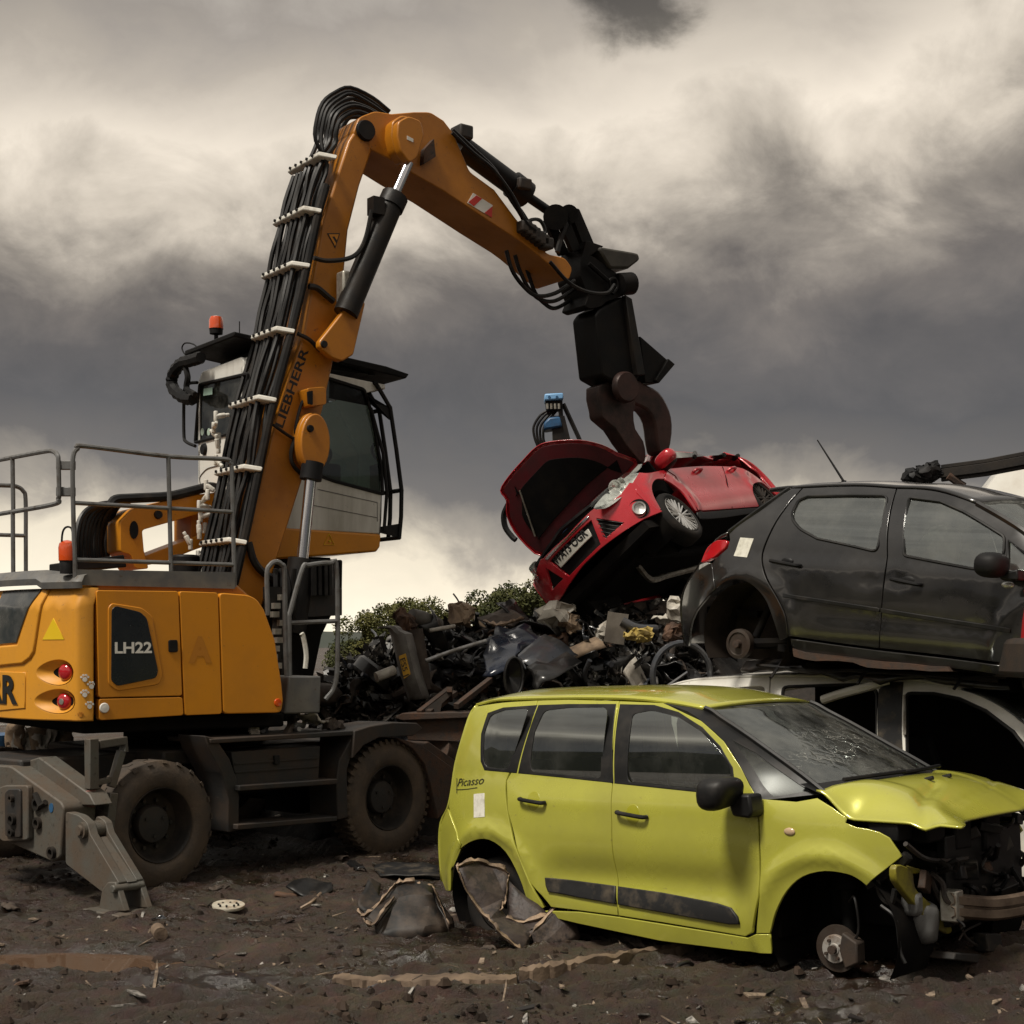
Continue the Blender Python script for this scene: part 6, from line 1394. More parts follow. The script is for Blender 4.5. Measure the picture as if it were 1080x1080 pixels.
# --- undercarriage
q = MB().lathe([(.001, .9), (.62, .9), (.62, 1.28), (.001, 1.28)], (0, 0, 0), (0, 0, 1), 40); up('slew_ring', q, M['inner'])
q = MB().box((0, 0, .80), (4.0, .95, .42)); q.box((0, 0, .98), (1.9, 1.7, .12)); lo('chassis', q, M['frame'], bevel=.02)
ws_ = lambda pts, y=-1.25: LF.trs(pts, 1, y)
def big_wheel(px, py, lugs):
    c = LF.tr(px, py, 1, -1.25); r = .505 if lugs else .50; c = V((c.x, -1.12, c.z))
    for sd in (-1, 1):
        cc = V((c.x, sd * 1.12, c.z)); ax = V((0, sd, 0)); q = MB()
        q.lathe([(.285, .10), (.30, .125), (.36, .14), (.43, .135), (.47, .115), (r, .10), (r, -.10), (.47, -.115), (.42, -.135), (.30, -.12), (.285, -.10)], cc, ax, 72)
        n = 44
        for k in range(n):
            a = 2 * math.pi * k / n; e = V((math.cos(a), 0, math.sin(a))); t = V((-math.sin(a), 0, math.cos(a)))
            if not lugs and k % 2: continue
            for s0, s1, sk in ((.125, .02, .03), (-.02, -.125, -.03)):
                h = .022 if lugs else .004; w_ = .019 if lugs else .024
                if lugs and s0 > 0: P0 = [cc + ax * .128 + e * (r - .055), cc + ax * s0 * .95 + e * (r + h * .6)]
                q.sweep([cc + ax * s0 + e * (r - .02) + t * (-w_ + sk), cc + ax * s0 + e * (r - .02) + t * (w_ + sk), cc + ax * s0 * .9 + e * (r + h) + t * (w_ * .8 + sk), cc + ax * s0 * .9 + e * (r + h) + t * (-w_ * .8 + sk)], ax * (s1 - s0) + t * (-sk))
        ty_ = lo('wheel', q, M['tyre'], ang=50)
        q = MB().lathe([(.285, -.10), (.285, .10), (.297, .118), (.29, .128), (.275, .11), (.265, .02), (.245, -.03), (.15, -.045), (.15, .005), (.145, .02), (.10, .035), (.001, .04)], cc, ax, 48); rm = lo('wheel_rim', q, M['rim'], ty_)
        q = MB()
        q.lathe([(.15, -.04), (.152, .012), (.14, .03), (.04, .045), (.001, .045)], cc, ax, 32)
        for k in range(10):
            a = 2 * math.pi * k / 10; e = V((math.cos(a), 0, math.sin(a))); q.cyl(cc + e * .19 - ax * .05, cc + e * .19 - ax * .01, .016, seg=6)
        for k in range(3):
            a = 2 * math.pi * k / 3 + .5; e = V((math.cos(a), 0, math.sin(a))); q.cyl(cc + e * .09 + ax * .03, cc + e * .09 + ax * .05, .014, seg=8)
        lo('wheel_hub', q, M['frame'], ty_)
    q = MB().cyl(V((c.x, -1.0, c.z)), V((c.x, 1.0, c.z)), .13); q.box((c.x, 0, c.z), (.4, .5, .4)); lo('axle', q, M['inner'])
big_wheel(170.5, 870.5, False); big_wheel(411.5, 841.5, True)
def ws_part(name, pts, y0, y1, m='frame', bevel=.008, rd=0): 
    q = MB().prism(LF.trs(rc(pts, rd) if rd else pts, 1, y0), 1, y0, y1); return lo(name, q, M[m], bevel=bevel)
ws_part('tool_box', [(244, 793), (338, 786.5), (336, 822), (249, 829)], -1.20, -.8)
q = MB()
for k in (.35, .6): q.tube([LF.tr(247 + k, 793 + 36 * k, 1, -1.205), LF.tr(336, 787 + 35 * k, 1, -1.205)], .008, 4)
lo('box_swage', q, M['frame'])
q = MB().prism(ws_([(288.5, 797), (294, 796.5), (294.5, 806), (289, 806.5)], -1.21), 1, -1.225, -1.19); lo('box_latch', q, M['black'], bevel=.005)
ws_part('step_top', [(222, 779.5), (373, 770.5), (374, 775.5), (223, 784.5)], -1.28, -.7)
for pts in ([(252.5, 828.5), (356, 821.5), (356, 827), (252.5, 834.5)], [(250.5, 869.5), (356, 861), (356, 866), (250.5, 875.5)]): ws_part('step', pts, -1.32, -1.0)
ws_part('step_bracket', [(216, 776), (228, 779), (242, 800), (250, 822), (252.5, 840), (252, 876), (241, 878), (241, 845), (234, 815), (220, 790)], -1.26, -.9); ws_part('step_bracket', [(356, 865), (355, 824), (358, 802), (372, 776), (384, 772), (372, 792), (366, 812), (367, 862)], -1.26, -.9)
ws_part('mudguard', [(374, 771), (390, 766), (414, 762), (440, 762.5), (446, 768), (436, 776), (418, 777), (400, 778), (384, 786), (372, 800)], -1.30, -.85); 
ws_part('front_support', [(418, 778), (444, 785), (481, 812), (474, 850), (462, 864), (455, 830), (448, 806), (436, 790)], -1.28, -.75, 'rust'); ws_part('front_support', [(444, 786), (452, 782), (486, 806), (481, 813)], -1.24, -.9, 'rust')
q = MB().cyl(LF.tr(462, 790, 1, -1.1), LF.tr(505, 806, 1, -1.1), .14); lo('support_cylinder', q, M['rust'])
# rear light frame
q = MB()
for a, b, r in (((96.5, 779), (97, 832), .055), ((118, 836), (112, 890), .05), ((128, 792), (117, 830), .04)): q.tube([LF.tr(*a, 1, -1.22), LF.tr(*b, 1, -1.22)], r, 4)
q.tube([LF.tr(103, 785, 1, -1.22), LF.tr(131, 781, 1, -1.22), LF.tr(130, 793, 1, -1.22)], .045, 4); q.tube([LF.tr(100, 826, 1, -1.22), LF.tr(117, 822, 1, -1.22)], .03, 4); lo('lamp_frame', q, M['outrigger'], bevel=.006)
q = MB().prism(ws_([(88, 834), (99, 832), (97, 852), (90, 850)], -1.2), 1, -1.24, -1.1); lo('rear_lamp', q, mat('dusty_red_lens', (.16, .07, .055), .5), bevel=.01)
# outrigger at the tail
XO = -2.08
ox = lambda pts, x=XO: LF.trs(pts, 0, x)
q = MB().prism(ox(rc([(-30, 806), (11, 808), (64, 846), (67, 852), (63.5, 904), (55.5, 909.5), (6, 887), (-30, 872)], 3)), 0, XO, XO + .28); oa = lo('outrigger_arm', q, M['outrigger'], bevel=.012)
q = MB().prism(ox([(36, 799), (89, 838), (95, 850), (70, 850), (14, 806)], XO + .12), 0, XO + .16, XO + .32); lo('outrigger_cylinder_cover', q, M['outrigger'], oa, bevel=.01)
q = MB().prism(ox(rc([(-2, 832), (7, 828), (31.5, 828), (32, 886), (5, 888), (-2, 880)], 3), XO - .03), 0, XO - .05, XO); bpq = lo('bolt_plate', q, M['outrigger'], oa, bevel=.01)
q = MB().prism(ox(rc([(4.5, 836), (9, 832), (21, 832), (21.5, 884), (5, 882)], 3), XO - .07), 0, XO - .07, XO - .04); lo('lock_plate', q, M['frame'], oa, bevel=.008)
for px, py, r in ((13.5, 842, .028), (14, 864, .045), (13.5, 878, .03), (40.5, 848, .05), (41, 868, .045), (56, 899, .045)): lo('bolt_ring', MB().lathe([(r * .6, -.01), (r * .6, .03), (r, .03), (r, -.02)], LF.tr(px, py, 0, XO - (.07 if px < 30 else 0)), (-1, 0, 0), 18), M['rim'], oa)
q = MB().tube(ox([(37, 837), (43, 850), (48, 846)], XO - .02), .022, 6); lo('shackle', q, M['rim'], oa)
q = MB().prism(ox(ell(54, 852, 2.2, 5, 14), XO - .003), 0, XO - .005, XO); lo('blue_sticker', q, M['blue_paint'], oa)
q = MB().prism(ox(rc([(69, 856), (83, 860), (92, 868), (95, 880), (126, 932), (109, 942), (69, 911)], 3)), 0, XO + .0, XO + .07); q.prism(ox(rc([(83, 862), (92, 868), (95, 880), (126, 932), (112, 938), (75, 890)], 3)), 0, XO + .15, XO + .21); q.prism(ox([(94, 884), (126, 932), (118, 936), (86, 886)]), 0, XO + .07, XO + .15); ol = lo('outrigger_leg', q, M['outrigger'], oa, bevel=.01)
q = MB().cyl(LF.tr(84.5, 876, 0, XO - .03), LF.tr(84.5, 876, 0, XO - .03) + V((.24, 0, 0)), .06); q.lathe([(.001, .02), (.035, .02), (.04, 0)], LF.tr(84.5, 876, 0, XO - .03), (-1, 0, 0), 16); lo('leg_pin', q, M['outrigger'], oa)
q = MB()
for x in (XO - .02, XO + .17): q.prism(ox([(106, 961), (110, 938), (116, 930), (124, 930), (134, 961)], XO), 0, x, x + .05)
q.cyl(LF.tr(118, 938, 0, XO - .05), LF.tr(118, 938, 0, XO - .05) + V((.26, 0, 0)), .03)
z0 = LF.tr(120, 961, 0, XO).z; c = LF.tr(120, 961, 0, XO); q.box((XO + .10, c.y, z0 - .005), (.42, .44, .025)); lo('outrigger_foot', q, M['outrigger'], bevel=.008)
q = MB().box((-1.72, 0, .72), (.3, 1.1, .35)); lo('outrigger_beam', q, M['frame'], bevel=.02); q = MB().box((2.0, 0, .75), (.3, 1.5, .4)); lo('outrigger_beam', q, M['frame'], bevel=.02)
# ------------------------------------------------------------------ the scrap heap
def hz(x, y):
    """Height of the heap over the ground."""
    front = 14.15 + .25 * noise.noise(V((x * .7, 0, 2))) + .12 * max(0, x - .6) ** 2 * .3
    up_ = sm(front, front + 2.3, y) * (1 - sm(21, 25, y))
    top = 1.98 + .16 * math.sin(x * 1.3 + .6) + .16 * noise.noise(V((x * .8, y * .8, 5))) + .16 * sm(.2, .9, x) - .2 * sm(2.0, 3.0, x) - 1.2 * sm(-1.7, -2.7, x) * 1.0
    z = up_ * max(.25, top) + .10 * noise.noise(V((x * 2.3, y * 2.3, 7))) + .07 * noise.noise(V((x * 6, y * 6, 3))) + .03 * noise.noise(V((x * 15, y * 15, 3)))
    z *= 1 - sm(4.2, 6.2, abs(x - .4))
    return z - .12
xs = [-6 + .075 * i for i in range(170)]; ys = [13.6 + .075 * j for j in range(160)]
q = MB().grid([[V((x, y, hz(x, y))) for x in xs] for y in ys])
hm = mat('heap_of_shredded_scrap', (.010, .009, .008), .75, c2=(.030, .023, .018), amt=.45, scale=5, c3=(.09, .08, .07), amt3=.14, scale3=16, bump=.6, bscale=24, spec=.3)
hp = tag(q.build('scrap_heap', hm, ang=180), 'dark mound of tangled shredded scrap behind the machine and the lime car', 'scrap heap', kind='stuff')
def on_heap(px, py):
    r = ray(px, py); t = 13.6
    while t < 24:
        p = CAM + r * t
        if p.z <= hz(p.x, p.y): return p
        t += .04
    return None
def on_heap_fast(px, py):
    r = ray(px, py); t = 13.7
    while t < 20.5:
        p = CAM + r * t
        if p.z <= hz(p.x, p.y): return p
        t += .16
    return None
def rotm(rj, tilt=1.0): return Matrix.Rotation(rj.uniform(0, 6.28), 4, 'Z') @ Matrix.Rotation(rj.uniform(-1, 1) * tilt, 4, 'X') @ Matrix.Rotation(rj.uniform(-1, 1) * tilt, 4, 'Y')
def k_sheet(rj, s):
    q = MB(); a = rj.uniform(.5, 1.4); cv = rj.uniform(-1.2, 1.2); o = rj.uniform(0, 50); w = s * rj.uniform(.4, .9)
    q.grid([[V((s * (u - .5) * 2 * .5, w * (v - .5), cv * s * .35 * (u - .5) ** 2 + .16 * s * noise.noise(V((u * 2.4, v * 2.4, o))) + .16 * s * abs(noise.noise(V((u * 5, v * 5, o)))))) + noise.noise_vector(V((u * 3, v * 3, o + 9))) * .10 * s for v in (k / 7 for k in range(8))] for u in (k / 8 for k in range(9))])
    return q, .012
def k_strip(rj, s):
    q = MB(); n = 8; b = rj.uniform(-.3, .3) * s; o = rj.uniform(0, 50); w = rj.uniform(.02, .05)
    pts = [V((s * 1.3 * (k / n - .5), b * (k / n - .5) ** 2 * 2 + .05 * s * noise.noise(V((k * .4, o, 0))), .06 * s * noise.noise(V((k * .4, 3, o))))) for k in range(n + 1)]
    for i in range(1): q.grid([[p + V((0, -w, 0)), p + V((0, -w * .5, w * .6)), p + V((0, w * .5, w * .6)), p + V((0, w, 0))] for p in pts])
    return q, .008
def k_pipe(rj, s):
    o = rj.uniform(0, 50); n = 6; q = MB(); q.tube(smooth_line([V((s * (k / n - .5) * 1.3, .25 * s * noise.noise(V((k * .5, o, 0))), .2 * s * noise.noise(V((k * .5, 7, o))))) for k in range(n + 1)], 3), rj.uniform(.009, .032), 9); return q, 0
def k_bag(rj, s):
    q = MB().ball((0, 0, 0), s * .4, 3, (1, rj.uniform(.6, .9), rj.uniform(.5, .8))); q.wobble(.2 * s, 3.2 / s, rj.random()); q.wobble(.13 * s, 8 / s, rj.random()); return q, 0
def k_lump(rj, s):
    q = MB()
    for k in range(1):
        q.box((0, 0, 0), (s * .6, s * rj.uniform(.3, .5), s * rj.uniform(.25, .45))); q.cut(3)
    q.wobble(.14 * s, 3 / s, rj.random()); q.wobble(.12 * s, 9 / s, rj.random()); return q, 0
def k_cable(rj, s):
    o = rj.uniform(0, 50); q = MB(); q.tube(smooth_line([noise.noise_vector(V((k * .55, o, 0))) * s * .8 for k in range(9)], 4), rj.uniform(.008, .018), 6); return q, 0
def k_bumper(rj, s):
    q = MB(); o = rj.uniform(0, 50)
    q.grid([[V((s * 1.5 * (u - .5), -.35 * s * (2 * u - 1) ** 2 + .04 * s * noise.noise(V((u * 4, o, 0))), .30 * s * (v - .5))) + V((0, .12 * s * math.sin(v * 3.1), 0)) + noise.noise_vector(V((u * 3, v * 2, o))) * .05 * s for v in (k / 5 for k in range(6))] for u in (k / 14 for k in range(15))]); return q, .012
def k_tyre(rj, s):
    r = .30; q = MB().lathe([(.19, -.07), (.22, -.095), (.27, -.09), (r, -.06), (r, .06), (.27, .09), (.22, .095), (.19, .07)], (0, 0, 0), (0, 0, 1), 32, close=True); return q, 0
SM = {'black': mat('scrap_black', (.008, .0078, .0078), .38, c2=(.022, .019, .016), amt=.35, coat=.3, spec=.4), 'dark grey': mat('scrap_dark_grey', (.048, .052, .060), .34, .2, c2=(.05, .043, .036), amt=.35, coat=.5),
      'silver': mat('scrap_silver', (.30, .30, .30), .4, .5, c2=(.13, .12, .105), amt=.45, scale=7), 'white': mat('scrap_white', (.46, .43, .37), .55, c2=(.19, .16, .13), amt=.42, scale=6),
      'rusty': mat('scrap_rust', (.10, .05, .026), .8, c2=(.045, .028, .02), amt=.45, scale=7, bump=.2), 'navy': mat('scrap_navy', (.013, .018, .032), .3, c2=(.02, .02, .022), amt=.35, coat=.25),
      'tan': mat('scrap_tan', (.27, .19, .12), .8, c2=(.14, .10, .07), amt=.42, scale=8), 'brown': mat('scrap_brown', (.06, .042, .03), .8, c2=(.03, .022, .017), amt=.45, scale=6)}
KINDS = [('bent_sheet', k_sheet, 'sheet', 'scrap sheet', 12), ('metal_strip', k_strip, 'strip', 'scrap strip', 6), ('pipe', k_pipe, 'pipe', 'pipe', 5), ('crushed_lump', k_lump, 'crushed lump', 'scrap lump', 2.5), ('cable_tangle', k_cable, 'tangle of cable', 'cable', 5), ('broken_bumper', k_bumper, 'broken bumper', 'bumper', 3), ('crumpled_bag', k_bag, 'crumpled wad', 'rubbish', 1), ('tyre', k_tyre, 'bald tyre', 'tyre', .5)]
def zone(px, py):
    if px < 385: return 'in the heap beside the machine\'s front steps'
    if px < 500: return 'in the heap above the machine\'s front wheel' if py > 700 else 'near the heap\'s crest below the trees'
    if px < 615: return 'in the heap behind the lime car\'s rear roof'
    if px < 690: return 'in the heap right under the red car'
    return 'in the heap beside the charcoal car\'s bare drum'
def scrap(kind, colour, p, s, rj, tilt=.9, label=None, Mx=None, zn=''):
    nm, fn, word, cat, _ = kind; q, th = fn(rj, s)
    Mt = Matrix.Translation(p) @ (Mx if Mx is not None else rotm(rj, tilt))
    o = q.build(nm, SM[colour], solid=th, ang=18 if kind[1] in (k_bag, k_lump) else 20 if kind[1] is k_sheet else 32, world=Mt)
    lab = label or ('%s %s %s' % (colour, word, zn)); tag(o, lab, cat, None if label else '%s %s %s' % (colour, word, zn)); return o
rj = random.Random(11); placed = 0; tries = 0
top_line = [(335, 700), (372, 668), (395, 655), (440, 648), (490, 646), (530, 640), (560, 655), (600, 662), (640, 655), (700, 650), (745, 655)]
def topy(px):
    for (a, b), (c, d) in zip(top_line, top_line[1:]):
        if a <= px <= c: return b + (d - b) * (px - a) / (c - a)
    return 700
while placed < 300 and tries < 4000:
    tries += 1
    px = rj.uniform(338, 742); t0_ = topy(px); py = t0_ + 8 + (rj.random() ** .9) * (775 - t0_ if px < 470 else 745 - t0_)
    p = on_heap(px, py)
    if p is None or p.y > 20: continue
    kd = rj.choices(KINDS, [k[4] for k in KINDS])[0]
    cw_r = rj.random()
    colour = 'black' if cw_r < .46 else 'dark grey' if cw_r < .64 else 'brown' if cw_r < .74 else 'rusty' if cw_r < .81 else 'silver' if cw_r < .895 else 'white' if cw_r < .935 else 'navy' if cw_r < .98 else 'tan'
    if kd[0] == 'tyre': colour = 'black'
    s = rj.uniform(.16, .62) if colour not in ('white', 'tan', 'silver') else rj.uniform(.10, .30)
    if kd[0] in ('metal_strip', 'pipe', 'broken_bumper'): s = rj.uniform(.3, .9)
    if kd[0] == 'crushed_lump': s *= .7
    scrap(kd, colour, p + V((0, -.05, rj.uniform(.0, .12))), s, rj, zn=zone(px, py)); placed += 1
q = MB(); rj = random.Random(31)
for k in range(9500):                                                    # fine shreds no one could count
    px = rj.uniform(336, 744); t0_ = topy(px); p = on_heap_fast(px, t0_ + 6 + rj.random() * (770 - t0_))
    if p is None: continue
    s = rj.uniform(.008, .045); Mx = rotm(rj, 1.3); l = rj.uniform(1, 6); p = p + V((0, -.06, rj.uniform(0, .20)))
    q.face([p + (Mx @ V(d)) for d in ((-s * l, -s, 0), (s * l, -s * .6, s * .5), (s * l * .8, s, 0), (-s * l, s * .7, -s * .4))])
shm = mat('shredded_scrap', (.009, .0085, .008), .4, c2=(.05, .042, .035), amt=.36, scale=3, c3=(.34, .32, .28), amt3=.30, scale3=9, spec=.5)
tag(q.build('shredded_scrap', shm, ang=1), 'countless small shreds of metal and plastic strewn over the heap', 'scrap', kind='stuff')
# --- pieces one can pick out
def shard(name, label, cat, faces, Y0, m, th=.014, group=None, edge=None, er=.012, sub=2, wob=.012, kind=None):
    """Torn sheet piece: faces given as corners (photo column, row, distance behind Y0)."""
    allp = [at(x, y, Y0 + d) for f in faces for x, y, d in f]; base = V((sum(p.x for p in allp) / len(allp), sum(p.y for p in allp) / len(allp), min(p.z for p in allp)))
    q = MB()
    for f in faces: q.face([at(x, y, Y0 + d) - base for x, y, d in f])
    bmesh.ops.remove_doubles(q.bm, verts=q.bm.verts[:], dist=.012)
    bmesh.ops.triangulate(q.bm, faces=q.bm.faces[:])
    q.cut(sub); q.wobble(wob, 6, Y0)
    if edge is None:
        o = q.build(name, m, solid=th, ang=40, world=Matrix.Translation(base)); return tag(o, label, cat, group)
    t = thing(name, label, cat, Matrix.Translation(base), group); q.build('sheet', m, t, solid=th, ang=14)
    for ei, e in enumerate(edge):
        L3 = smooth_line([at(x, y, Y0 + d - .012) - base for x, y, d in e], 4); rr_ = random.Random(ei + len(label)); rows = []
        for p in L3:
            w = er * rr_.uniform(.3, 2.7); rows.append([p + V((0, 0, -w * .4)), p + V((rr_.uniform(-.006, .006), -.010, w * .3)), p + V((rr_.uniform(-.008, .008), rr_.uniform(0, .02), w))])
        q = MB().grid(rows); q.build('torn_edge', M['tan_edge'], t, solid=.008, ang=25)
    return t
def single(mb, name, label, cat, m, p, solid=0, bevel=0, ang=38): return tag(mb.build(name, m, solid=solid, bevel=bevel, ang=ang, world=Matrix.Translation(p)), label, cat)
# upright grey bumper with a yellow plate
Yb = 14.9
b0 = at(425, 735, Yb); t = thing('broken_bumper', 'grey bumper standing on end with a yellow number plate still on it', 'bumper', Matrix.Translation(b0))
prof_ = [(398, 662, .0), (410, 664, -.02), (416, 682, -.05), (420, 700, -.05), (425, 718, -.04), (432, 738, .0)]
q = MB().grid([[at(x + dx * (1 if y > 670 else .6), y - dx * .06, Yb + d + dd) - b0 for dx, dd in ((0, .06), (3, -.02), (7, -.05), (14, -.05), (18, -.01), (21, .09))] for x, y, d in [(v.x, v.y, v.z) for v in smooth_line([V(p) for p in prof_], 5)]]); q.build('bumper_skin', mat('scuffed_grey_bumper', (.15, .14, .125), .5, c2=(.07, .06, .052), amt=.4, scale=6), t, solid=.02)
pc = [at(x, y, Yb - .115) - b0 for x, y in ((420.5, 692), (428, 689), (433, 711), (426, 716))]
q = MB(); q.sweep(pc, V((0, .01, 0))); pl2 = q.build('number_plate', mat('yellow_plate', (.62, .33, .015), .45, c2=(.35, .19, .03), amt=.35, scale=14), t)
ud = (pc[3] - pc[0]); uw = ud.length; ud.normalize(); vd = (pc[0] - pc[1]).normalized() * -1
q = MB(); lettering(q, 'ES5 J', .05, lambda a, b: pc[0] + ud * (a + uw * .12) + vd * (.008 + b) + V((0, -.006, 0)), bold=.01, width=uw * .8); q.build('plate_characters', M['sign_black'], pl2, ang=10)
def tube_thing(name, label, cat, m, pts, Y, r, seg=10):
    P = [at(x, y, Y + d) for x, y, d in pts]; b = P[0].copy(); q = MB().tube(smooth_line([p - b for p in P], 4), r, seg); q.wobble(r * .12, 5); return single(q, name, label, cat, m, b)
tube_thing('roof_rail', 'long pale silver trim strip slanting across the heap right of the yellow plate', 'trim strip', SM['silver'], [(449, 697, 0), (480, 686, .1), (513, 676, .2)], 14.8, .022)
tube_thing('roof_rail', 'short pale trim strip near the crest beneath the tan sack', 'trim strip', SM['white'], [(453, 665, 0), (480, 660.5, .1)], 15.6, .022)
tube_thing('pipe', 'white plastic pipe stub poking out left of the upright grey bumper', 'pipe', SM['white'], [(397, 714, 0), (416, 707, .1)], 14.75, .05)
tube_thing('exhaust_pipe', 'thick grey exhaust can with a rusty torn end on the heap\'s crest', 'exhaust', mat('grey_exhaust', (.10, .092, .08), .6, c2=(.05, .04, .03), amt=.4), [(434, 650, 0), (447, 654, .1), (462, 660, .25)], 15.6, .085, 14)
rj = random.Random(4); o = scrap(KINDS[6], 'rusty', at(427, 656, 15.5), .42, rj, label='orange rusty clump beside the exhaust can on the crest')
scrap(KINDS[6], 'tan', at(487, 647, 16.2), .40, rj, label='tan stuffed sack lying on top of the heap below the trees')
scrap(KINDS[6], 'white', at(587, 648, 16.0), .55, rj, label='largest off-white sack on the heap left of the red car\'s nose')
scrap(KINDS[6], 'tan', at(603, 657, 15.9), .34, rj, label='dirty tan wad against the off-white sack')
tube_thing('pipe', 'tall brown cylinder standing behind the upright grey bumper', 'pipe', SM['brown'], [(436, 664, 0), (440, 690, 0), (446, 728, 0)], 15.3, .10, 14)
shard('crumpled_film', 'black plastic film crumpled and shining beside the big bonnet panel', 'plastic film', [[(513, 676, .2), (530, 656, .5), (558, 662, .5), (572, 672, .3), (548, 688, -.1)], [(513, 676, .2), (548, 688, -.1), (540, 708, -.3), (510, 714, -.3)]], 15.1, SM['navy'], sub=4, wob=.09)
shard('car_bonnet', 'large dark grey bonnet panel lying folded on the heap behind the lime car', 'car panel', [[(546, 690, 0), (576, 668, .5), (590, 676, .4), (552, 698, -.15)], [(546, 690, 0), (552, 698, -.15), (556, 706, -.2), (548, 702, -.1)], [(552, 698, -.15), (590, 676, .4), (610, 692, .3), (566, 706, -.2)]], 14.9, SM['dark grey'], sub=3, wob=.03)
shard('crumpled_sheet', 'black crumpled panel below the dark grey bonnet panel', 'car panel', [[(556, 704, 0), (600, 690, .3), (612, 700, .2), (580, 716, -.2)], [(556, 704, 0), (580, 716, -.2), (566, 728, -.2)]], 14.6, SM['black'], sub=3, wob=.06)
shard('bent_sheet', 'wide dark sheet with a pale torn lip on the crest', 'scrap sheet', [[(505, 652, .3), (538, 640, .6), (556, 652, .5), (540, 660, .1), (515, 658, 0)]], 15.6, SM['brown'], sub=3, wob=.05, edge=[[(510, 655, .1), (524, 660, 0), (540, 656, .1), (552, 652, .3)]], er=.02)
shard('scrap_sheet', 'black upright sheet leaning on the crest right of the wide dark sheet', 'scrap sheet', [[(522, 636, .2), (540, 632, .5), (560, 656, .4), (556, 664, .2)]], 15.8, SM['black'], sub=3, wob=.03)
q = MB().tube([V((.11 * math.cos(a), 0, .19 * math.sin(a))) for a in (2 * math.pi * k / 30 for k in range(30))], .016, 8, closed=True); q.grid([[V((.10 * k * math.cos(a), .02 + .06 * (1 - k), .18 * k * math.sin(a))) for a in (2 * math.pi * j / 24 for j in range(25))] for k in (.02, .4, .8, 1)])
tag(q.build('wheel_arch_liner', SM['black'], world=Matrix.Translation(at(542, 714, 14.6)) @ Matrix.Rotation(R(35), 4, 'Z')), 'black round arch liner with pale edge behind the lime car\'s roof', 'arch liner')
q = MB().tube([V((.30 * math.cos(a), 0, .30 * math.sin(a))) for a in (2 * math.pi * k / 30 for k in range(30))], .03, 8, closed=True); q.tube([V((-.22, 0, -.15)), V((.05, 0, .02)), V((.14, 0, -.2))], .02, 6)
tag(q.build('hoop', SM['dark grey'], world=Matrix.Translation(at(719, 712, 13.9)) @ Matrix.Rotation(R(20), 4, 'Z')), 'grey metal hoop leaning beside the charcoal car\'s bare drum', 'hoop')
rj = random.Random(9)
scrap(KINDS[6], 'white', at(722, 647, 14.8), .42, rj, label='white wad of film left of the charcoal car\'s bumper'); scrap(KINDS[0], 'white', at(706, 656, 14.9), .35, rj, label='torn white sheet just left of the white wad of film')
scrap(KINDS[6], 'rusty', at(713, 668, 14.5), .30, rj, label='rust orange clump below the white wad of film'); scrap(KINDS[6], 'white', at(643, 667, 14.9), .34, rj, label='white round wad behind the grey board under the red car')
q = MB().box((0, 0, 0), (.20, .03, .30)); q.cut(2).wobble(.02, 5); tag(q.build('board', mat('grey_board', (.15, .13, .105), .8, c2=(.09, .075, .06)), world=Matrix.Translation(at(650, 662, 14.7)) @ Matrix.Rotation(.15, 4, 'Y')), 'grey board standing on edge under the red car', 'board')
ym = mat('yellow_foam', (.38, .28, .07), .8, c2=(.2, .14, .05), amt=.4, scale=9)
for (x, y), l in (((668, 670), 'yellow foam chunk beside the grey board'), ((679, 669), 'right-hand yellow foam chunk, further from the grey board')):
    q, _ = k_bag(rj, .24); single(q, 'foam_chunk', l, 'foam', ym, at(x, y, 14.6))
tube_thing('pipe', 'grey curved pipe lying right of the grey board', 'pipe', SM['dark grey'], [(656, 655, 0), (672, 663, 0), (692, 664, .1)], 14.7, .05)
# rusty ramp frame beside the front wheel
tR = thing('ramp_frame', 'rusty steel ramp frame lying on the heap behind the machine\'s front wheel', 'steel frame', Matrix.Translation(at(455, 780, 14.0)))
bR = tR.matrix_world.translation.copy()
q = MB().sweep([at(x, y, 13.95) - bR for x, y in ((416, 757), (424, 752), (497, 751), (500, 757), (424, 760))], V((.1, .35, 0))); q.build('frame_beam', M['rust'], tR, bevel=.008)
q = MB().sweep([at(x, y, 14.02) - bR for x, y in ((428, 759), (497, 757), (493, 782), (430, 780))], V((0, .04, 0))); q.build('frame_side', M['rust'], tR)
q = MB()
for a, b in (((442, 752), (474, 727)), ((452, 752), (480, 731)), ((481, 745), (517, 717)), ((474, 727), (475, 738))):
    q.tube([at(*a, 14.0) - bR, at(*b, 14.6) - bR], .035, 4)
q.build('frame_strut', M['rust'], tR)
q = MB().sweep([at(x, y, 14.05) - bR for x, y in ((443, 752), (474, 728), (476, 733), (466, 742), (464, 752))], V((0, .03, 0))); q.build('gusset', M['frame'], tR)
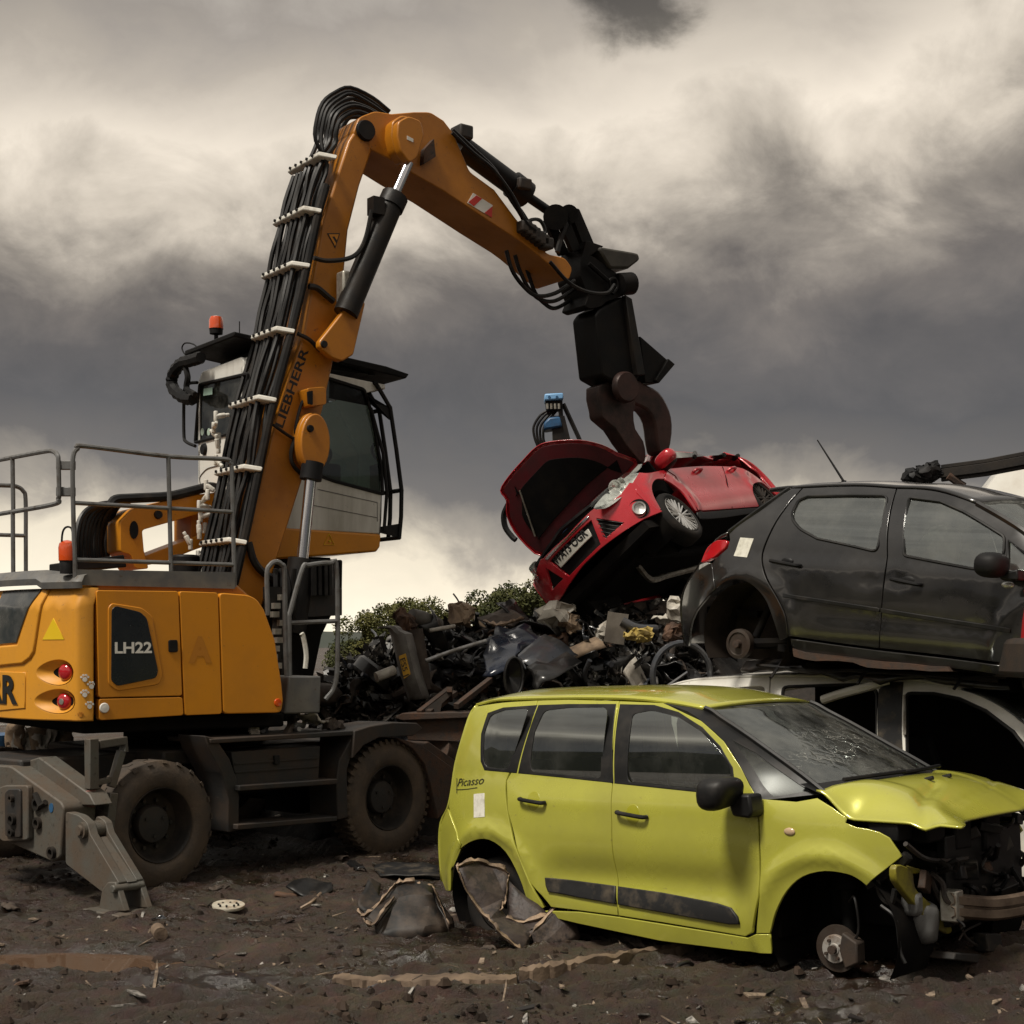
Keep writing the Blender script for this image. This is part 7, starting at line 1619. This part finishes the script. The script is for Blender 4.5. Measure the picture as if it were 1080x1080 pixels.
# rubble lying along the machine's step shelf and under the chassis
rj = random.Random(21)
for (x, y, s, kd, cl, l) in ((330, 761, .32, 0, 'white', 'white crumpled sheet on the machine\'s step shelf'), (318, 765, .30, 2, 'silver', 'bent silver pipe on the step shelf beside the white sheet'), (306, 768, .34, 1, 'brown', 'brown strip lying along the step shelf'), (268, 771, .13, 6, 'white', 'small white wad at the left end of the step shelf'), (280, 768, .16, 3, 'dark grey', 'grey lump near the left end of the step shelf'), (352, 766, .3, 3, 'brown', 'brown lump at the right end of the step shelf')):
    scrap(KINDS[kd], cl, LF.M @ LF.tr(x, y, 1, -1.02), s, rj, .4, label=l)
for k in range(16):
    x, y = rj.uniform(283, 340), rj.uniform(868, 900); cl = rj.choice(['tan', 'white', 'black', 'brown', 'dark grey']); kd = KINDS[rj.choice([0, 1, 3, 6, 2])]
    scrap(kd, cl, ong(x, y) + V((0, 1.2, .1)), rj.uniform(.12, .4), rj, .5, zn='in the rubble seen beneath the machine\'s steps')
for k in range(7):
    x = 14 + k * 9 + rj.uniform(-3, 3); q, th = k_sheet(rj, rj.uniform(.22, .34)); cl = 'white' if k % 3 else 'tan'
    tag(q.build('torn_sheet', SM[cl], solid=.012, world=Matrix.Translation(at(x, rj.uniform(775, 790), 13.6)) @ Matrix.Rotation(rj.uniform(-.5, .5), 4, 'Z') @ Matrix.Rotation(1.4, 4, 'X') @ Matrix.Rotation(1.57 + rj.uniform(-.3, .3), 4, 'Z')), '%s torn sheet behind the outrigger under the counterweight' % ('off-white' if cl == 'white' else 'tan'), 'scrap sheet', '%s sheets behind the outrigger' % cl)
q = MB().lathe([(.001, 0), (.28, 0), (.29, .03), (.28, .3), (.295, .31), (.28, .33), (.28, .62), (.29, .64), (.29, .86), (.001, .86)], (0, 0, 0), (0, 0, 1), 30); single(q, 'oil_drum', 'blue drum standing behind the outrigger at the photo\'s left edge', 'drum', M['blue_paint'], V((at(-6, 780, 14.8).x, 14.8, .15)))
q = MB()
for k in range(26):
    a = V((rj.uniform(-.9, .9), rj.uniform(-.5, .5), 0)); g, _ = k_lump(rj, rj.uniform(.2, .5)); g.xf(Matrix.Translation(a + V((0, 0, rj.uniform(0, .35)))) @ rotm(rj)); me_ = bpy.data.meshes.new('x'); g.bm.to_mesh(me_); g.bm.free(); q.bm.from_mesh(me_); bpy.data.meshes.remove(me_)
o = q.build('rubble', hm, world=Matrix.Translation(V((-4.0, 13.9, .1)))); tag(o, 'dark rubble banked behind the machine\'s tail', 'rubble', kind='stuff')

# ------------------------------------------------------------------ trees beyond the heap
def leaf_mat(n, c1, c2):
    m, nt, b = nodes(n); L = nt.links.new
    tc = N(nt, 'ShaderNodeTexCoord'); nz = N(nt, 'ShaderNodeTexNoise', i_Scale=1.4, i_Detail=5); L(tc.outputs['Object'], nz.inputs['Vector'])
    mr = N(nt, 'ShaderNodeMapRange'); mr.inputs[1].default_value = .35; mr.inputs[2].default_value = .65; L(nz.outputs['Fac'], mr.inputs[0])
    mx = N(nt, 'ShaderNodeMix', data_type='RGBA'); L(mr.outputs[0], mx.inputs[0]); mx.inputs[6].default_value = col(c1); mx.inputs[7].default_value = col(c2); L(mx.outputs[2], b.inputs['Base Color']); b.inputs['Roughness'].default_value = .7; b.inputs['Specular IOR Level'].default_value = .2
    return m
LV = [leaf_mat('olive_leaves', (.046, .054, .014), (.095, .090, .024)), leaf_mat('dark_leaves', (.028, .036, .011), (.068, .070, .020))]
BARK = mat('bark', (.05, .04, .03), .9, bump=.3)
def tree(label, x, y, h, w, seed, m, n=5200, lf=.09):
    r = random.Random(seed); t = thing('tree', label, 'tree', Matrix.Translation((x, y, 0)), 'trees beyond the scrap heap')
    q = MB(); q.tube(smooth_line([(0, 0, -.2), (.05, 0, h * .25), (-.04, .03, h * .45), (0, 0, h * .72)], 4), [.16 * (1 - k / 13) + .02 for k in range(13)], 8)
    tips = []
    for k in range(14):
        z = h * r.uniform(.25, .6); a = r.uniform(0, 6.28); l = w * r.uniform(.25, .46); e = V((math.cos(a) * l, math.sin(a) * l, z + h * r.uniform(.12, .36))); s_ = V((0, 0, z))
        q.tube(smooth_line([s_, s_.lerp(e, .5) + V((0, 0, .1)), e], 4), [.05, .045, .04, .035, .03, .025, .02, .015, .012], 5); tips.append(e)
    q.build('trunk', BARK, t)
    cl = [(V((r.gauss(0, .25) * w, r.gauss(0, .25) * w, h * r.uniform(.42, .86))), w * r.uniform(.10, .2)) for k in range(26)] + [(e, w * r.uniform(.10, .18)) for e in tips]
    vs = []; fs = []
    for k in range(n):
        c, s = r.choice(cl); d = V((r.gauss(0, 1), r.gauss(0, 1), r.gauss(0, 1))).normalized() * s * r.uniform(.55, 1.12); p = c + V((d.x, d.y, d.z * .85))
        if p.z > h: p.z = h - r.random() * .1
        u = V((r.gauss(0, 1), r.gauss(0, 1), r.gauss(0, 1))).normalized(); v = u.orthogonal().normalized(); sz = lf * r.uniform(.6, 1.3); b = len(vs)
        vs += [p - u * sz, p + v * sz * .55, p + u * sz, p - v * sz * .55]; fs.append((b, b + 1, b + 2, b + 3))
    me = bpy.data.meshes.new('crown'); me.from_pydata(vs, [], fs); me.materials.append(m); link(bpy.data.objects.new('crown', me), t)
def tx(px, Y): return (px - CX) / F * Y
tree('round olive-green tree left of the thin sprig, beyond the heap', tx(420, 52), 52, 3.75, 3.0, 1, LV[0], 15000, .055)
tree('low green bush-like tree between the two larger crowns', tx(462, 56), 56, 3.35, 2.0, 2, LV[0], 7000, .055)
tree('larger dark green tree half hidden by the red car', tx(535, 46), 46, 4.15, 2.6, 3, LV[1], 15000, .055)
tree('dark tree mostly hidden behind the off-white sack', tx(573, 50), 50, 3.9, 2.4, 4, LV[1], 9000, .055)
tree('low dark tree showing through the machine\'s front steps', tx(372, 58), 58, 2.35, 2.0, 5, LV[1], 5000, .055)
p0 = at(484, 632, 20)
q = MB().tube(smooth_line([at(488, 655, 20) - p0, at(486, 641, 20) - p0, at(483, 633, 20) - p0, at(478, 626, 20) - p0], 4), .012, 5); q.tube([at(486, 641, 20) - p0, at(487, 634, 20) - p0], .02, 5); single(q, 'bent_rod', 'thin dark rod sticking up from the crest between the trees', 'rod', M['steel'], p0)

# ------------------------------------------------------------------ blue crane head behind the red bonnet
YC = 23.0; c0 = V((at(588, 470, YC).x, YC, 0)); tb = thing('loader_crane', 'blue crane head with looping black hoses rising behind the red bonnet', 'crane', Matrix.Translation(c0))
bq = lambda x, y, d=0: at(x, y, YC + d) - c0
q = MB().prism([bq(574, 417.5), bq(593.5, 416.5), bq(594, 423), (bq(574, 424.5))], 1, -.2, .2); q.build('crane_cap', M['pale_blue'], tb, bevel=.02)
q = MB()
for k in range(2): q.lathe([(.001, .01), (.02, .01), (.022, 0)], bq(579 + 8 * k, 421) + V((0, -.2, 0)), (0, -1, 0), 10)
q.build('cap_bolts', M['blue_paint'], tb)
q = MB().prism([bq(575, 424), bq(592, 424), bq(592, 433), bq(576, 434)], 1, -.12, .12); q.build('valve_body', M['black'], tb)
q = MB()
for k in range(4): q.cyl(bq(577 + 4 * k, 427.5) + V((0, -.16, 0)), bq(577.3 + 4 * k, 433) + V((0, -.16, 0)), .02, seg=8)
q.build('hose_fittings', M['zinc'], tb)
q = MB().prism([bq(573, 448), bq(579, 442), bq(590, 441), bq(593, 452), bq(574, 455)], 1, -.2, .2); q.build('crane_motor', M['blue_paint'], tb, bevel=.03)
q = MB().prism([bq(582, 440), bq(595, 440), bq(603, 472), bq(606, 640), bq(584, 640), bq(583, 470)], 1, -.15, .15); q.tube([bq(594, 426), bq(611, 463), bq(616, 480)], .035, 6); q.prism([bq(588, 424), bq(593, 424), bq(594, 444), bq(590, 445)], 1, -.1, .1); q.box((.05, 0, .9), (.5, .5, 1.9)); q.build('crane_column', M['steel'], tb)
q = MB()
for k in range(4):
    rj = random.Random(k + 60); o = rj.uniform(-2, 2)
    q.tube(smooth_line([bq(578 + k * 3, 433), bq(570 + k * 3.5, 438 + k), bq(563 + 3.6 * k, 450), bq(564 + 3 * k, 462), bq(568 + 2.4 * k, 473), bq(576, 500)], 5), .022, 6)
q.build('crane_hose', M['hose'], tb)

# ------------------------------------------------------------------ right-hand edge: beam on the charcoal roof, white van, red car tail
Ybm = 11.6
P = [at(x, y, Ybm + d) for x, y, d in ((993, 500, 0), (1040, 494, -.2), (1090, 484.5, -.4), (1180, 470, -.8))]; b0 = P[0].copy()
t = thing('steel_beam', 'long dark steel beam lying across the charcoal car\'s roof', 'beam', Matrix.Translation(b0))
q = MB()
for dz, r, dy in ((.055, .022, 0), (.0, .05, 0), (-.045, .02, 0)): q.tube([p - b0 + V((0, dy, dz)) for p in P], r, 4)
q.build('beam_profile', M['steel'], t, bevel=.004)
q = MB().tube(smooth_line([at(x, y, Ybm - .08) - b0 for x, y in ((1000, 502), (1005, 505), (1012, 510), (1017, 513))], 3), .03, 6); q.build('beam_bracket', M['rust'], t)
rj = random.Random(5)
q = MB()
for x, y, s in ((966, 503, .17), (976, 499, .18), (984, 494, .15), (989, 500, .14), (972, 507, .14)):
    g, _ = k_bag(rj, s * 1.25); g.xf(Matrix.Translation(at(x, y, Ybm) - at(975, 500, Ybm))); me_ = bpy.data.meshes.new('x'); g.bm.to_mesh(me_); g.bm.free(); q.bm.from_mesh(me_); bpy.data.meshes.remove(me_)
single(q, 'crumpled_rubber', 'black crumpled rubber lump on the roof at the beam\'s end', 'rubber', M['black'], at(975, 500, Ybm))

def shell_car(name, label, fr, m, L, W, H_, roofm=None, rear='hatch'):
    """A whole simple car for the ones that only show a corner: lofted lower body and glasshouse, wheels, lamps, bumpers."""
    t = thing(name, label, 'car', fr.M); hw = W / 2
    st = [(-.72, .55, .45, .78), (-.66, .80, .30, .92), (-.4, .95, .24, .95), (.4, 1, .22, .93), (1.4, 1, .22, .92), (2.3, .99, .22, .92), (2.9, .93, .24, .82), (3.2, .78, .28, .70), (3.32, .5, .4, .58)]
    rows = []
    for x, k, z0, z1 in [tuple(v) for v in [(a.x, a.y, a.z, 0) for a in []]] or st:
        w = hw * k; rows.append([V((x, -w * .9, z0)), V((x, -w, z0 + .15)), V((x, -w, (z0 + z1) / 2)), V((x, -w * .96, z1)), V((x, -w * .5, z1 + .03)), V((x, 0, z1 + .04)), V((x, w * .5, z1 + .03)), V((x, w * .96, z1)), V((x, w, (z0 + z1) / 2)), V((x, w, z0 + .15)), V((x, w * .9, z0))])
    q = MB().grid(rows); q.face(rows[0]); q.face(rows[-1]); b = q.build('body', m, t, bevel=.0, ang=50)
    hs = [(-.60, .90, .93), (-.45, .85, H_ * .82), (-.25, .76, H_ * .965), (.5, .74, H_), (1.2, .74, H_ * .99), (1.6, .76, H_ * .94), (2.35, .86, .95)]
    rows = [[V((x, -hw * k * (1 if z < 1.2 else .98), z - .0)), V((x, -hw * k * .7, z + .03)), V((x, 0, z + .045)), V((x, hw * k * .7, z + .03)), V((x, hw * k, z))] for x, k, z in hs]
    q = MB().grid(rows); q.build('roof', roofm or m, t, ang=50)
    for sg in (-1, 1):
        q = MB().grid([[V((x, sg * hw * k * 1.0, z)) for x, k, z in hs], [V((x * .98, sg * hw * .96, .92)) for x, k, z in hs]]); q.build('side_window' if roofm is None else 'side_panel', roofm or M['cab_glass_dark'], t)
        for x in (0, 2.55): car_wheel(t, (x, sg * (hw - .10), .30), (0, sg, 0), .31, .2, .2)
        q = MB().box((-.70, sg * hw * .72, .72), (.10, .18, .28)); q.build('tail_lamp', M['red_lamp'], t, bevel=.03)
    q = MB().sweep([(-.62, -hw * .98, .50), (-.76, -hw * .72, .50), (-.80, 0, .50), (-.76, hw * .72, .50), (-.62, hw * .98, .50), (-.5, 0, .5)], V((0, 0, -.26))); q.build('rear_bumper', M['frame'] if rear == 'grey' else m, t, bevel=.04)
    return t
c = at(1111, 690, 9.7)
tred = None
FRD = Frame((c.x + .50, 9.95, c.z - .42), 4, -2, 0)
shell_car('hatchback_car', 'dark red car with a grey bumper, its tail poking in at the right edge', FRD, M['red_car'], 4, 1.6, 1.42, rear='grey')
FWV = Frame((at(1075, 530, 15).x + .12, 15.2, at(1075, 530, 15).z - 1.30), -12, 3, 0)
shell_car('van', 'white vehicle roof showing above the charcoal car at the right edge', FWV, M['white_car'], 4.2, 1.75, 1.62, roofm=M['white_car'])
# crushed cars stacked out of frame that carry them
def bale(label, p, d, m):
    q = MB().box((0, 0, 0), d); q.cut(5).cut(1); q.wobble(.16, 1.6, p[0]); q.wobble(.12, 5, p[1]); q.wobble(.05, 14, p[1]); tag(q.build('crushed_car_bale', m, world=Matrix.Translation(p), ang=30), label, 'scrap bale')
gzr = FRD.M.translation
bale('crushed dark car bale under the dark red car', (gzr.x + 1.55, 9.95, (gzr.z + .2) / 2), (3.2, 1.3, gzr.z + .2), mat('crushed_mixed_paint', (.05, .055, .065), .4, c2=(.13, .03, .025), amt=.42, scale=1.5, c3=(.05, .035, .025), amt3=.4, scale3=7, coat=.3))
gzv = FWV.M.translation
bale('crushed rusty car bale under the white vehicle', (gzv.x + 1.5, 15.4, (gzv.z + .15) / 2), (3.4, 1.6, gzv.z + .15), SM['rusty'])

# ------------------------------------------------------------------ wreckage in the foreground mud
BP = M['brown_plastic']
shard('torn_bumper', 'black torn bumper moulding with tan broken rim, left of the lime car\'s rear wheel', 'bumper', [
    [(387.5, 922, .25), (402, 931, .30), (400, 946, .15), (383, 964, -.05), (376.5, 959, 0), (380, 946, .1)],
    [(383, 964, -.05), (400, 946, .15), (417, 934, .2), (418, 944, .1), (396, 974, -.12), (384, 970, -.1)],
    [(417, 934, .2), (437, 930, .25), (458, 935, .25), (457, 943, .12), (418, 944, .1)],
    [(418, 944, .1), (457, 943, .12), (469, 981, -.02), (442, 989, -.12), (402, 990, -.12), (393, 975, -.1)],
    [(456, 937, .22), (470, 957, .2), (479, 981, .1), (472, 982, 0), (461, 954, .1)]], 9.75, mat('muddy_black_plastic', (.010, .009, .0085), .5, c2=(.07, .05, .036), amt=.36, scale=5, c3=(.03, .021, .016), amt3=.4, scale3=14, spec=.3),
    edge=[[(377, 961, -.02), (384, 966, -.07), (400, 953, .05), (415, 935, .17), (421, 931, .2), (437, 930, .22)], [(438, 935, .22), (447, 934, .22), (458, 937, .22)], [(384, 971, -.1), (392, 976, -.13), (404, 962, -.02), (416, 946, .07)], [(457, 938, .2), (464, 952, .15), (474, 976, .04)]], er=.011, sub=3, wob=.03)
shard('torn_bumper', 'mud-caked bumper corner with pointed broken tips in front of the lime car\'s rear wheel', 'bumper', [
    [(482, 914, .1), (501, 908, .2), (516, 912.5, .25), (535, 920, .25), (536, 927, .2), (532, 947, .1), (526, 958, 0), (518, 972, -.1), (505, 960, 0), (490, 935, .05)],
    [(518, 970, -.1), (528, 958, 0), (534, 968, 0), (552, 973, 0), (578, 965.6, .05), (557, 991, -.12), (552, 1003, -.2), (539, 994, -.2), (526, 984, -.18)],
    [(536, 929, .2), (578, 965.6, .05), (565, 976, .0), (536, 969, .05), (533, 952, .1)],
    [(560, 981, -.1), (583, 958, .1), (602, 936, .2), (609, 941, .2), (601, 968, .05), (593, 962, .08)],
    [(557, 984, -.12), (593, 960, .08), (604, 968, .06), (612, 992, 0), (567, 1001, -.15)]], 9.35, BP,
    edge=[[(482, 914, .1), (490, 935, .05), (505, 960, 0), (518, 972, -.1), (527, 984, -.18), (540, 995, -.2), (552, 1003, -.2)], [(482, 914, .1), (501, 908, .2), (516, 912.5, .25), (535, 920, .25), (536, 928, .2), (533, 950, .1), (528, 960, 0)], [(534, 968, 0), (552, 973, 0), (578, 966, .05)], [(558, 988, -.12), (584, 960, .08), (602, 937, .19), (608, 941, .19)], [(606, 942, .18), (602, 956, .1), (598, 966, .05)]], er=.011, sub=3, wob=.026)
def gpt(x, y, dz=0):
    p = ong(x, y)
    for _ in range(6): p = ong(x, y, .5 * p.z + .5 * gz(p.x, p.y))
    return p + V((0, 0, dz))
def board(label, pts, w, h, m, cat='board', name='plank'):
    P = [gpt(x, y) + V((0, 0, h * .35)) for x, y in pts]; b = P[0].copy(); q = MB(); rows = []; SL = smooth_line(P, 12)
    for i, p in enumerate(SL):
        r = random.Random(i * 3 + int(pts[0][0])); en = min(1, .35 + i / 7, .3 + (len(SL) - 1 - i) / 6); ww = w * r.uniform(.78, 1.12) * en * (1 + .35 * noise.noise(V((i * .21, pts[0][0], 0)))); p = p + V((0, .02 * noise.noise(V((i * .3, 5, pts[0][0]))), .014 * noise.noise(V((i * .25, 8, pts[0][0]))))); rows.append([p - b + V(d) for d in ((0, -ww, -h), (0, -ww * .85, h * r.uniform(.6, 1)), (0, 0, h * r.uniform(.9, 1.25)), (0, ww * .85, h * r.uniform(.6, 1)), (0, ww, -h))])
    q.grid(rows); q.face(rows[0]); q.face(rows[-1]); q.wobble(.012, 9); return single(q, name, label, cat, m, b, ang=35)
board('long muddy timber lying below the lime car\'s sill, chipped at its right end', [(548, 1033), (590, 1026), (640, 1017), (690, 1009), (733, 1003)], .055, .045, M['wood'])
board('flat torn pale board half sunk in the mud at the bottom centre', [(352, 1035), (400, 1036), (450, 1036), (500, 1035), (545, 1034)], .10, .022, M['wood'])
board('grey board pushed under the lime car\'s sill', [(606, 984), (640, 990), (672, 996), (694, 1000)], .12, .02, mat('grey_timber', (.10, .085, .07), .8, c2=(.06, .045, .035), bump=.2))
shard('wing_liner', 'brown plastic liner flap with a bolt hole at the bottom right corner', 'liner', [[(972, 1060, -.1), (1000, 1048, 0), (1018, 1037, .1), (1028, 1046, .1), (1024, 1058, -.02)], [(1024, 1058, -.02), (1028, 1046, .1), (1046, 1044, .15), (1047, 1034, .2), (1084, 1032, .25), (1086, 1055, 0)], [(968, 1062, -.14), (1086, 1056, -.05), (1086, 1062, -.1), (968, 1066, -.15)]], 8.0, BP, sub=2)
c = gpt(241, 959.5)
q = MB().lathe([(.001, .012), (.07, .012), (.115, .02), (.118, .012), (.115, .0), (.001, 0)], (0, 0, 0), (.05, -.12, 1), 30); t = thing('plate', 'white round perforated cover lying in the mud', 'plate', Matrix.Translation(c + V((0, 0, .02)))); q.build('disc', mat('dirty_white_cover', (.46, .43, .35), .6, c2=(.26, .2, .14), amt=.4, scale=12), t)
q = MB()
for k in range(8): a = k * .785; q.cyl(V((.07 * math.cos(a), .07 * math.sin(a), .012)), V((.07 * math.cos(a), .07 * math.sin(a) - .004, .024)), .008, seg=8)
q.build('vent_holes', M['black'], t)
c = gpt(167, 992); q = MB().cyl(V((-.03, .10, .05)), V((.03, -.06, .05)), .045, seg=14); q.cyl(V((.03, -.06, .05)), V((.031, -.062, .05)), .03, seg=12); single(q, 'pipe', 'short pale pipe stub lying by the puddle', 'pipe', M['wood'], c)
P = [gpt(317, 961), gpt(330, 953), gpt(341, 942)]; b = P[0].copy(); q = MB().tube(smooth_line([p - b + V((0, 0, .02)) for p in P], 4), .012, 6); single(q, 'splinter', 'thin pale splinter on the mud left of the torn black bumper', 'splinter', M['tan_edge'], b)
shard('wing_liner', 'black plastic flap on the mud behind the splinter', 'liner', [[(300, 935, 0), (318, 927, .2), (345, 931, .2), (350, 940, 0), (322, 946, -.1)]], 11.2, M['trim'], sub=3, wob=.05)
shard('floor_mat', 'dark flattened sheet lying between the front tyre and the lime car', 'sheet', [[(395, 912, .5), (440, 909, .6), (462, 912, .5), (462, 924, 0), (400, 926, 0)]], 11.9, M['trim_dirty'], sub=3, wob=.03)
shard('flat_board', 'flat brown sheet in the mud left of the outrigger\'s foot', 'sheet', [[(18, 946, .3), (70, 944, .4), (98, 953, .1), (60, 962, -.1), (24, 957, 0)]], 10.9, M['wood'], sub=2, wob=.02)
# litter trodden into the mud: chips, splinters, clods, in drifts of many sizes
rj = random.Random(77)
LIT = [('wood_chips', 'pale splinters and chips scattered over the churned mud', mat('pale_chips', (.24, .18, .125), .8, c2=(.07, .05, .036), scale=30), 1500),
       ('plastic_chips', 'small black plastic chips scattered over the churned mud', mat('dark_chips', (.012, .010, .009), .45), 1500),
       ('metal_flakes', 'grey metal flakes and paper scraps scattered over the churned mud', mat('grey_flakes', (.32, .30, .27), .5, c2=(.06, .055, .05), scale=30), 700),
       ('mud_clods', 'brown clods of earth scattered over the churned mud', mat('mud_clods', (.040, .025, .016), .85, c2=(.015, .0095, .0065), spec=.3), 5200)]
for nm, lab, m, n in LIT:
    q = MB(); k = 0
    while k < n:
        y = 7.0 + (rj.random() ** 1.25) * 8.5; x = rj.uniform(-.40, .40) * y
        dens = .5 + .9 * noise.noise(V((x * .9, y * .9, 40 + len(nm)))) + .5 * noise.noise(V((x * 3, y * 3, 7 + len(nm))))
        if rj.random() > dens: continue
        k += 1
        if ((x - PUD[0]) / .85) ** 2 + ((y - PUD[1]) / .5) ** 2 < 1 and rj.random() < .95: continue
        s = .0038 * (1 / max(.04, rj.random())) ** .62; s = min(s, .03)
        p = V((x, y, gz(x, y) + s * .25)); Mx = rotm(rj, .5)
        if nm == 'mud_clods':
            s *= 1.25
            vs = [q.bm.verts.new(p + V((math.cos(a) * s * rj.uniform(.6, 1.5), math.sin(a) * s * rj.uniform(.6, 1.5), -s * .5))) for a in (0, .9, 1.8, 2.7, 3.6, 4.5, 5.4)]
            v2 = [q.bm.verts.new(p + V((math.cos(a) * s * rj.uniform(.3, .8), math.sin(a) * s * rj.uniform(.3, .8), s * rj.uniform(.15, .6)))) for a in (0, .9, 1.8, 2.7, 3.6, 4.5, 5.4)]
            for i in range(7): q.bm.faces.new((vs[i], vs[(i + 1) % 7], v2[(i + 1) % 7], v2[i]))
            q.bm.faces.new(v2)
        else:
            l = rj.choice((.8, 1.2, 1.8, 3, 6 if nm == 'wood_chips' else 2)); w = 1 if l < 4 else .5
            c4 = [Mx @ V(d) for d in ((-s * l, -s * w * rj.uniform(.2, 1), 0), (s * l * rj.uniform(.4, 1), -s * w * rj.uniform(.3, .9), s * rj.uniform(-.3, .3)), (s * l * rj.uniform(.7, 1.1), s * w * rj.uniform(.1, .8), 0), (-s * l * rj.uniform(.2, .9), s * w * rj.uniform(.3, 1), s * rj.uniform(-.3, .3)))]; q.sweep([p + d for d in c4], V((0, 0, s * .35)))
    tag(q.build(nm, m, ang=20), lab, 'debris', kind='stuff')
# bigger litter: sticks, torn strips and flattened scraps one can count
for k in range(46):
    y = 7.6 + rj.random() * 6.2; x = rj.uniform(-.36, .36) * y; px = CX + x / y * F; py = HY + EYE / y * F
    if 470 < px < 1000 and 900 < py < 1025 and y > 9.0: continue
    if ((x - PUD[0]) / .9) ** 2 + ((y - PUD[1]) / .55) ** 2 < 1: continue
    kd = rj.choice([KINDS[0], KINDS[0], KINDS[1], KINDS[1], KINDS[4], KINDS[6], KINDS[2]]); cl = rj.choice(['brown', 'brown', 'black', 'black', 'tan', 'dark grey', 'rusty', 'white' if kd[0] != 'pipe' else 'brown'])
    wh = 'beneath the machine' if py < 905 and px < 480 else 'left of the torn black bumper' if px < 380 else 'in front of the torn bumpers' if px < 620 else 'below the lime car'
    scrap(kd, cl, V((x, y, gz(x, y) + .012)), rj.uniform(.06, .20) * (1.2 if kd[0] in ('metal_strip', 'pipe') else .8), rj, .18, zn='lying in the mud ' + wh)
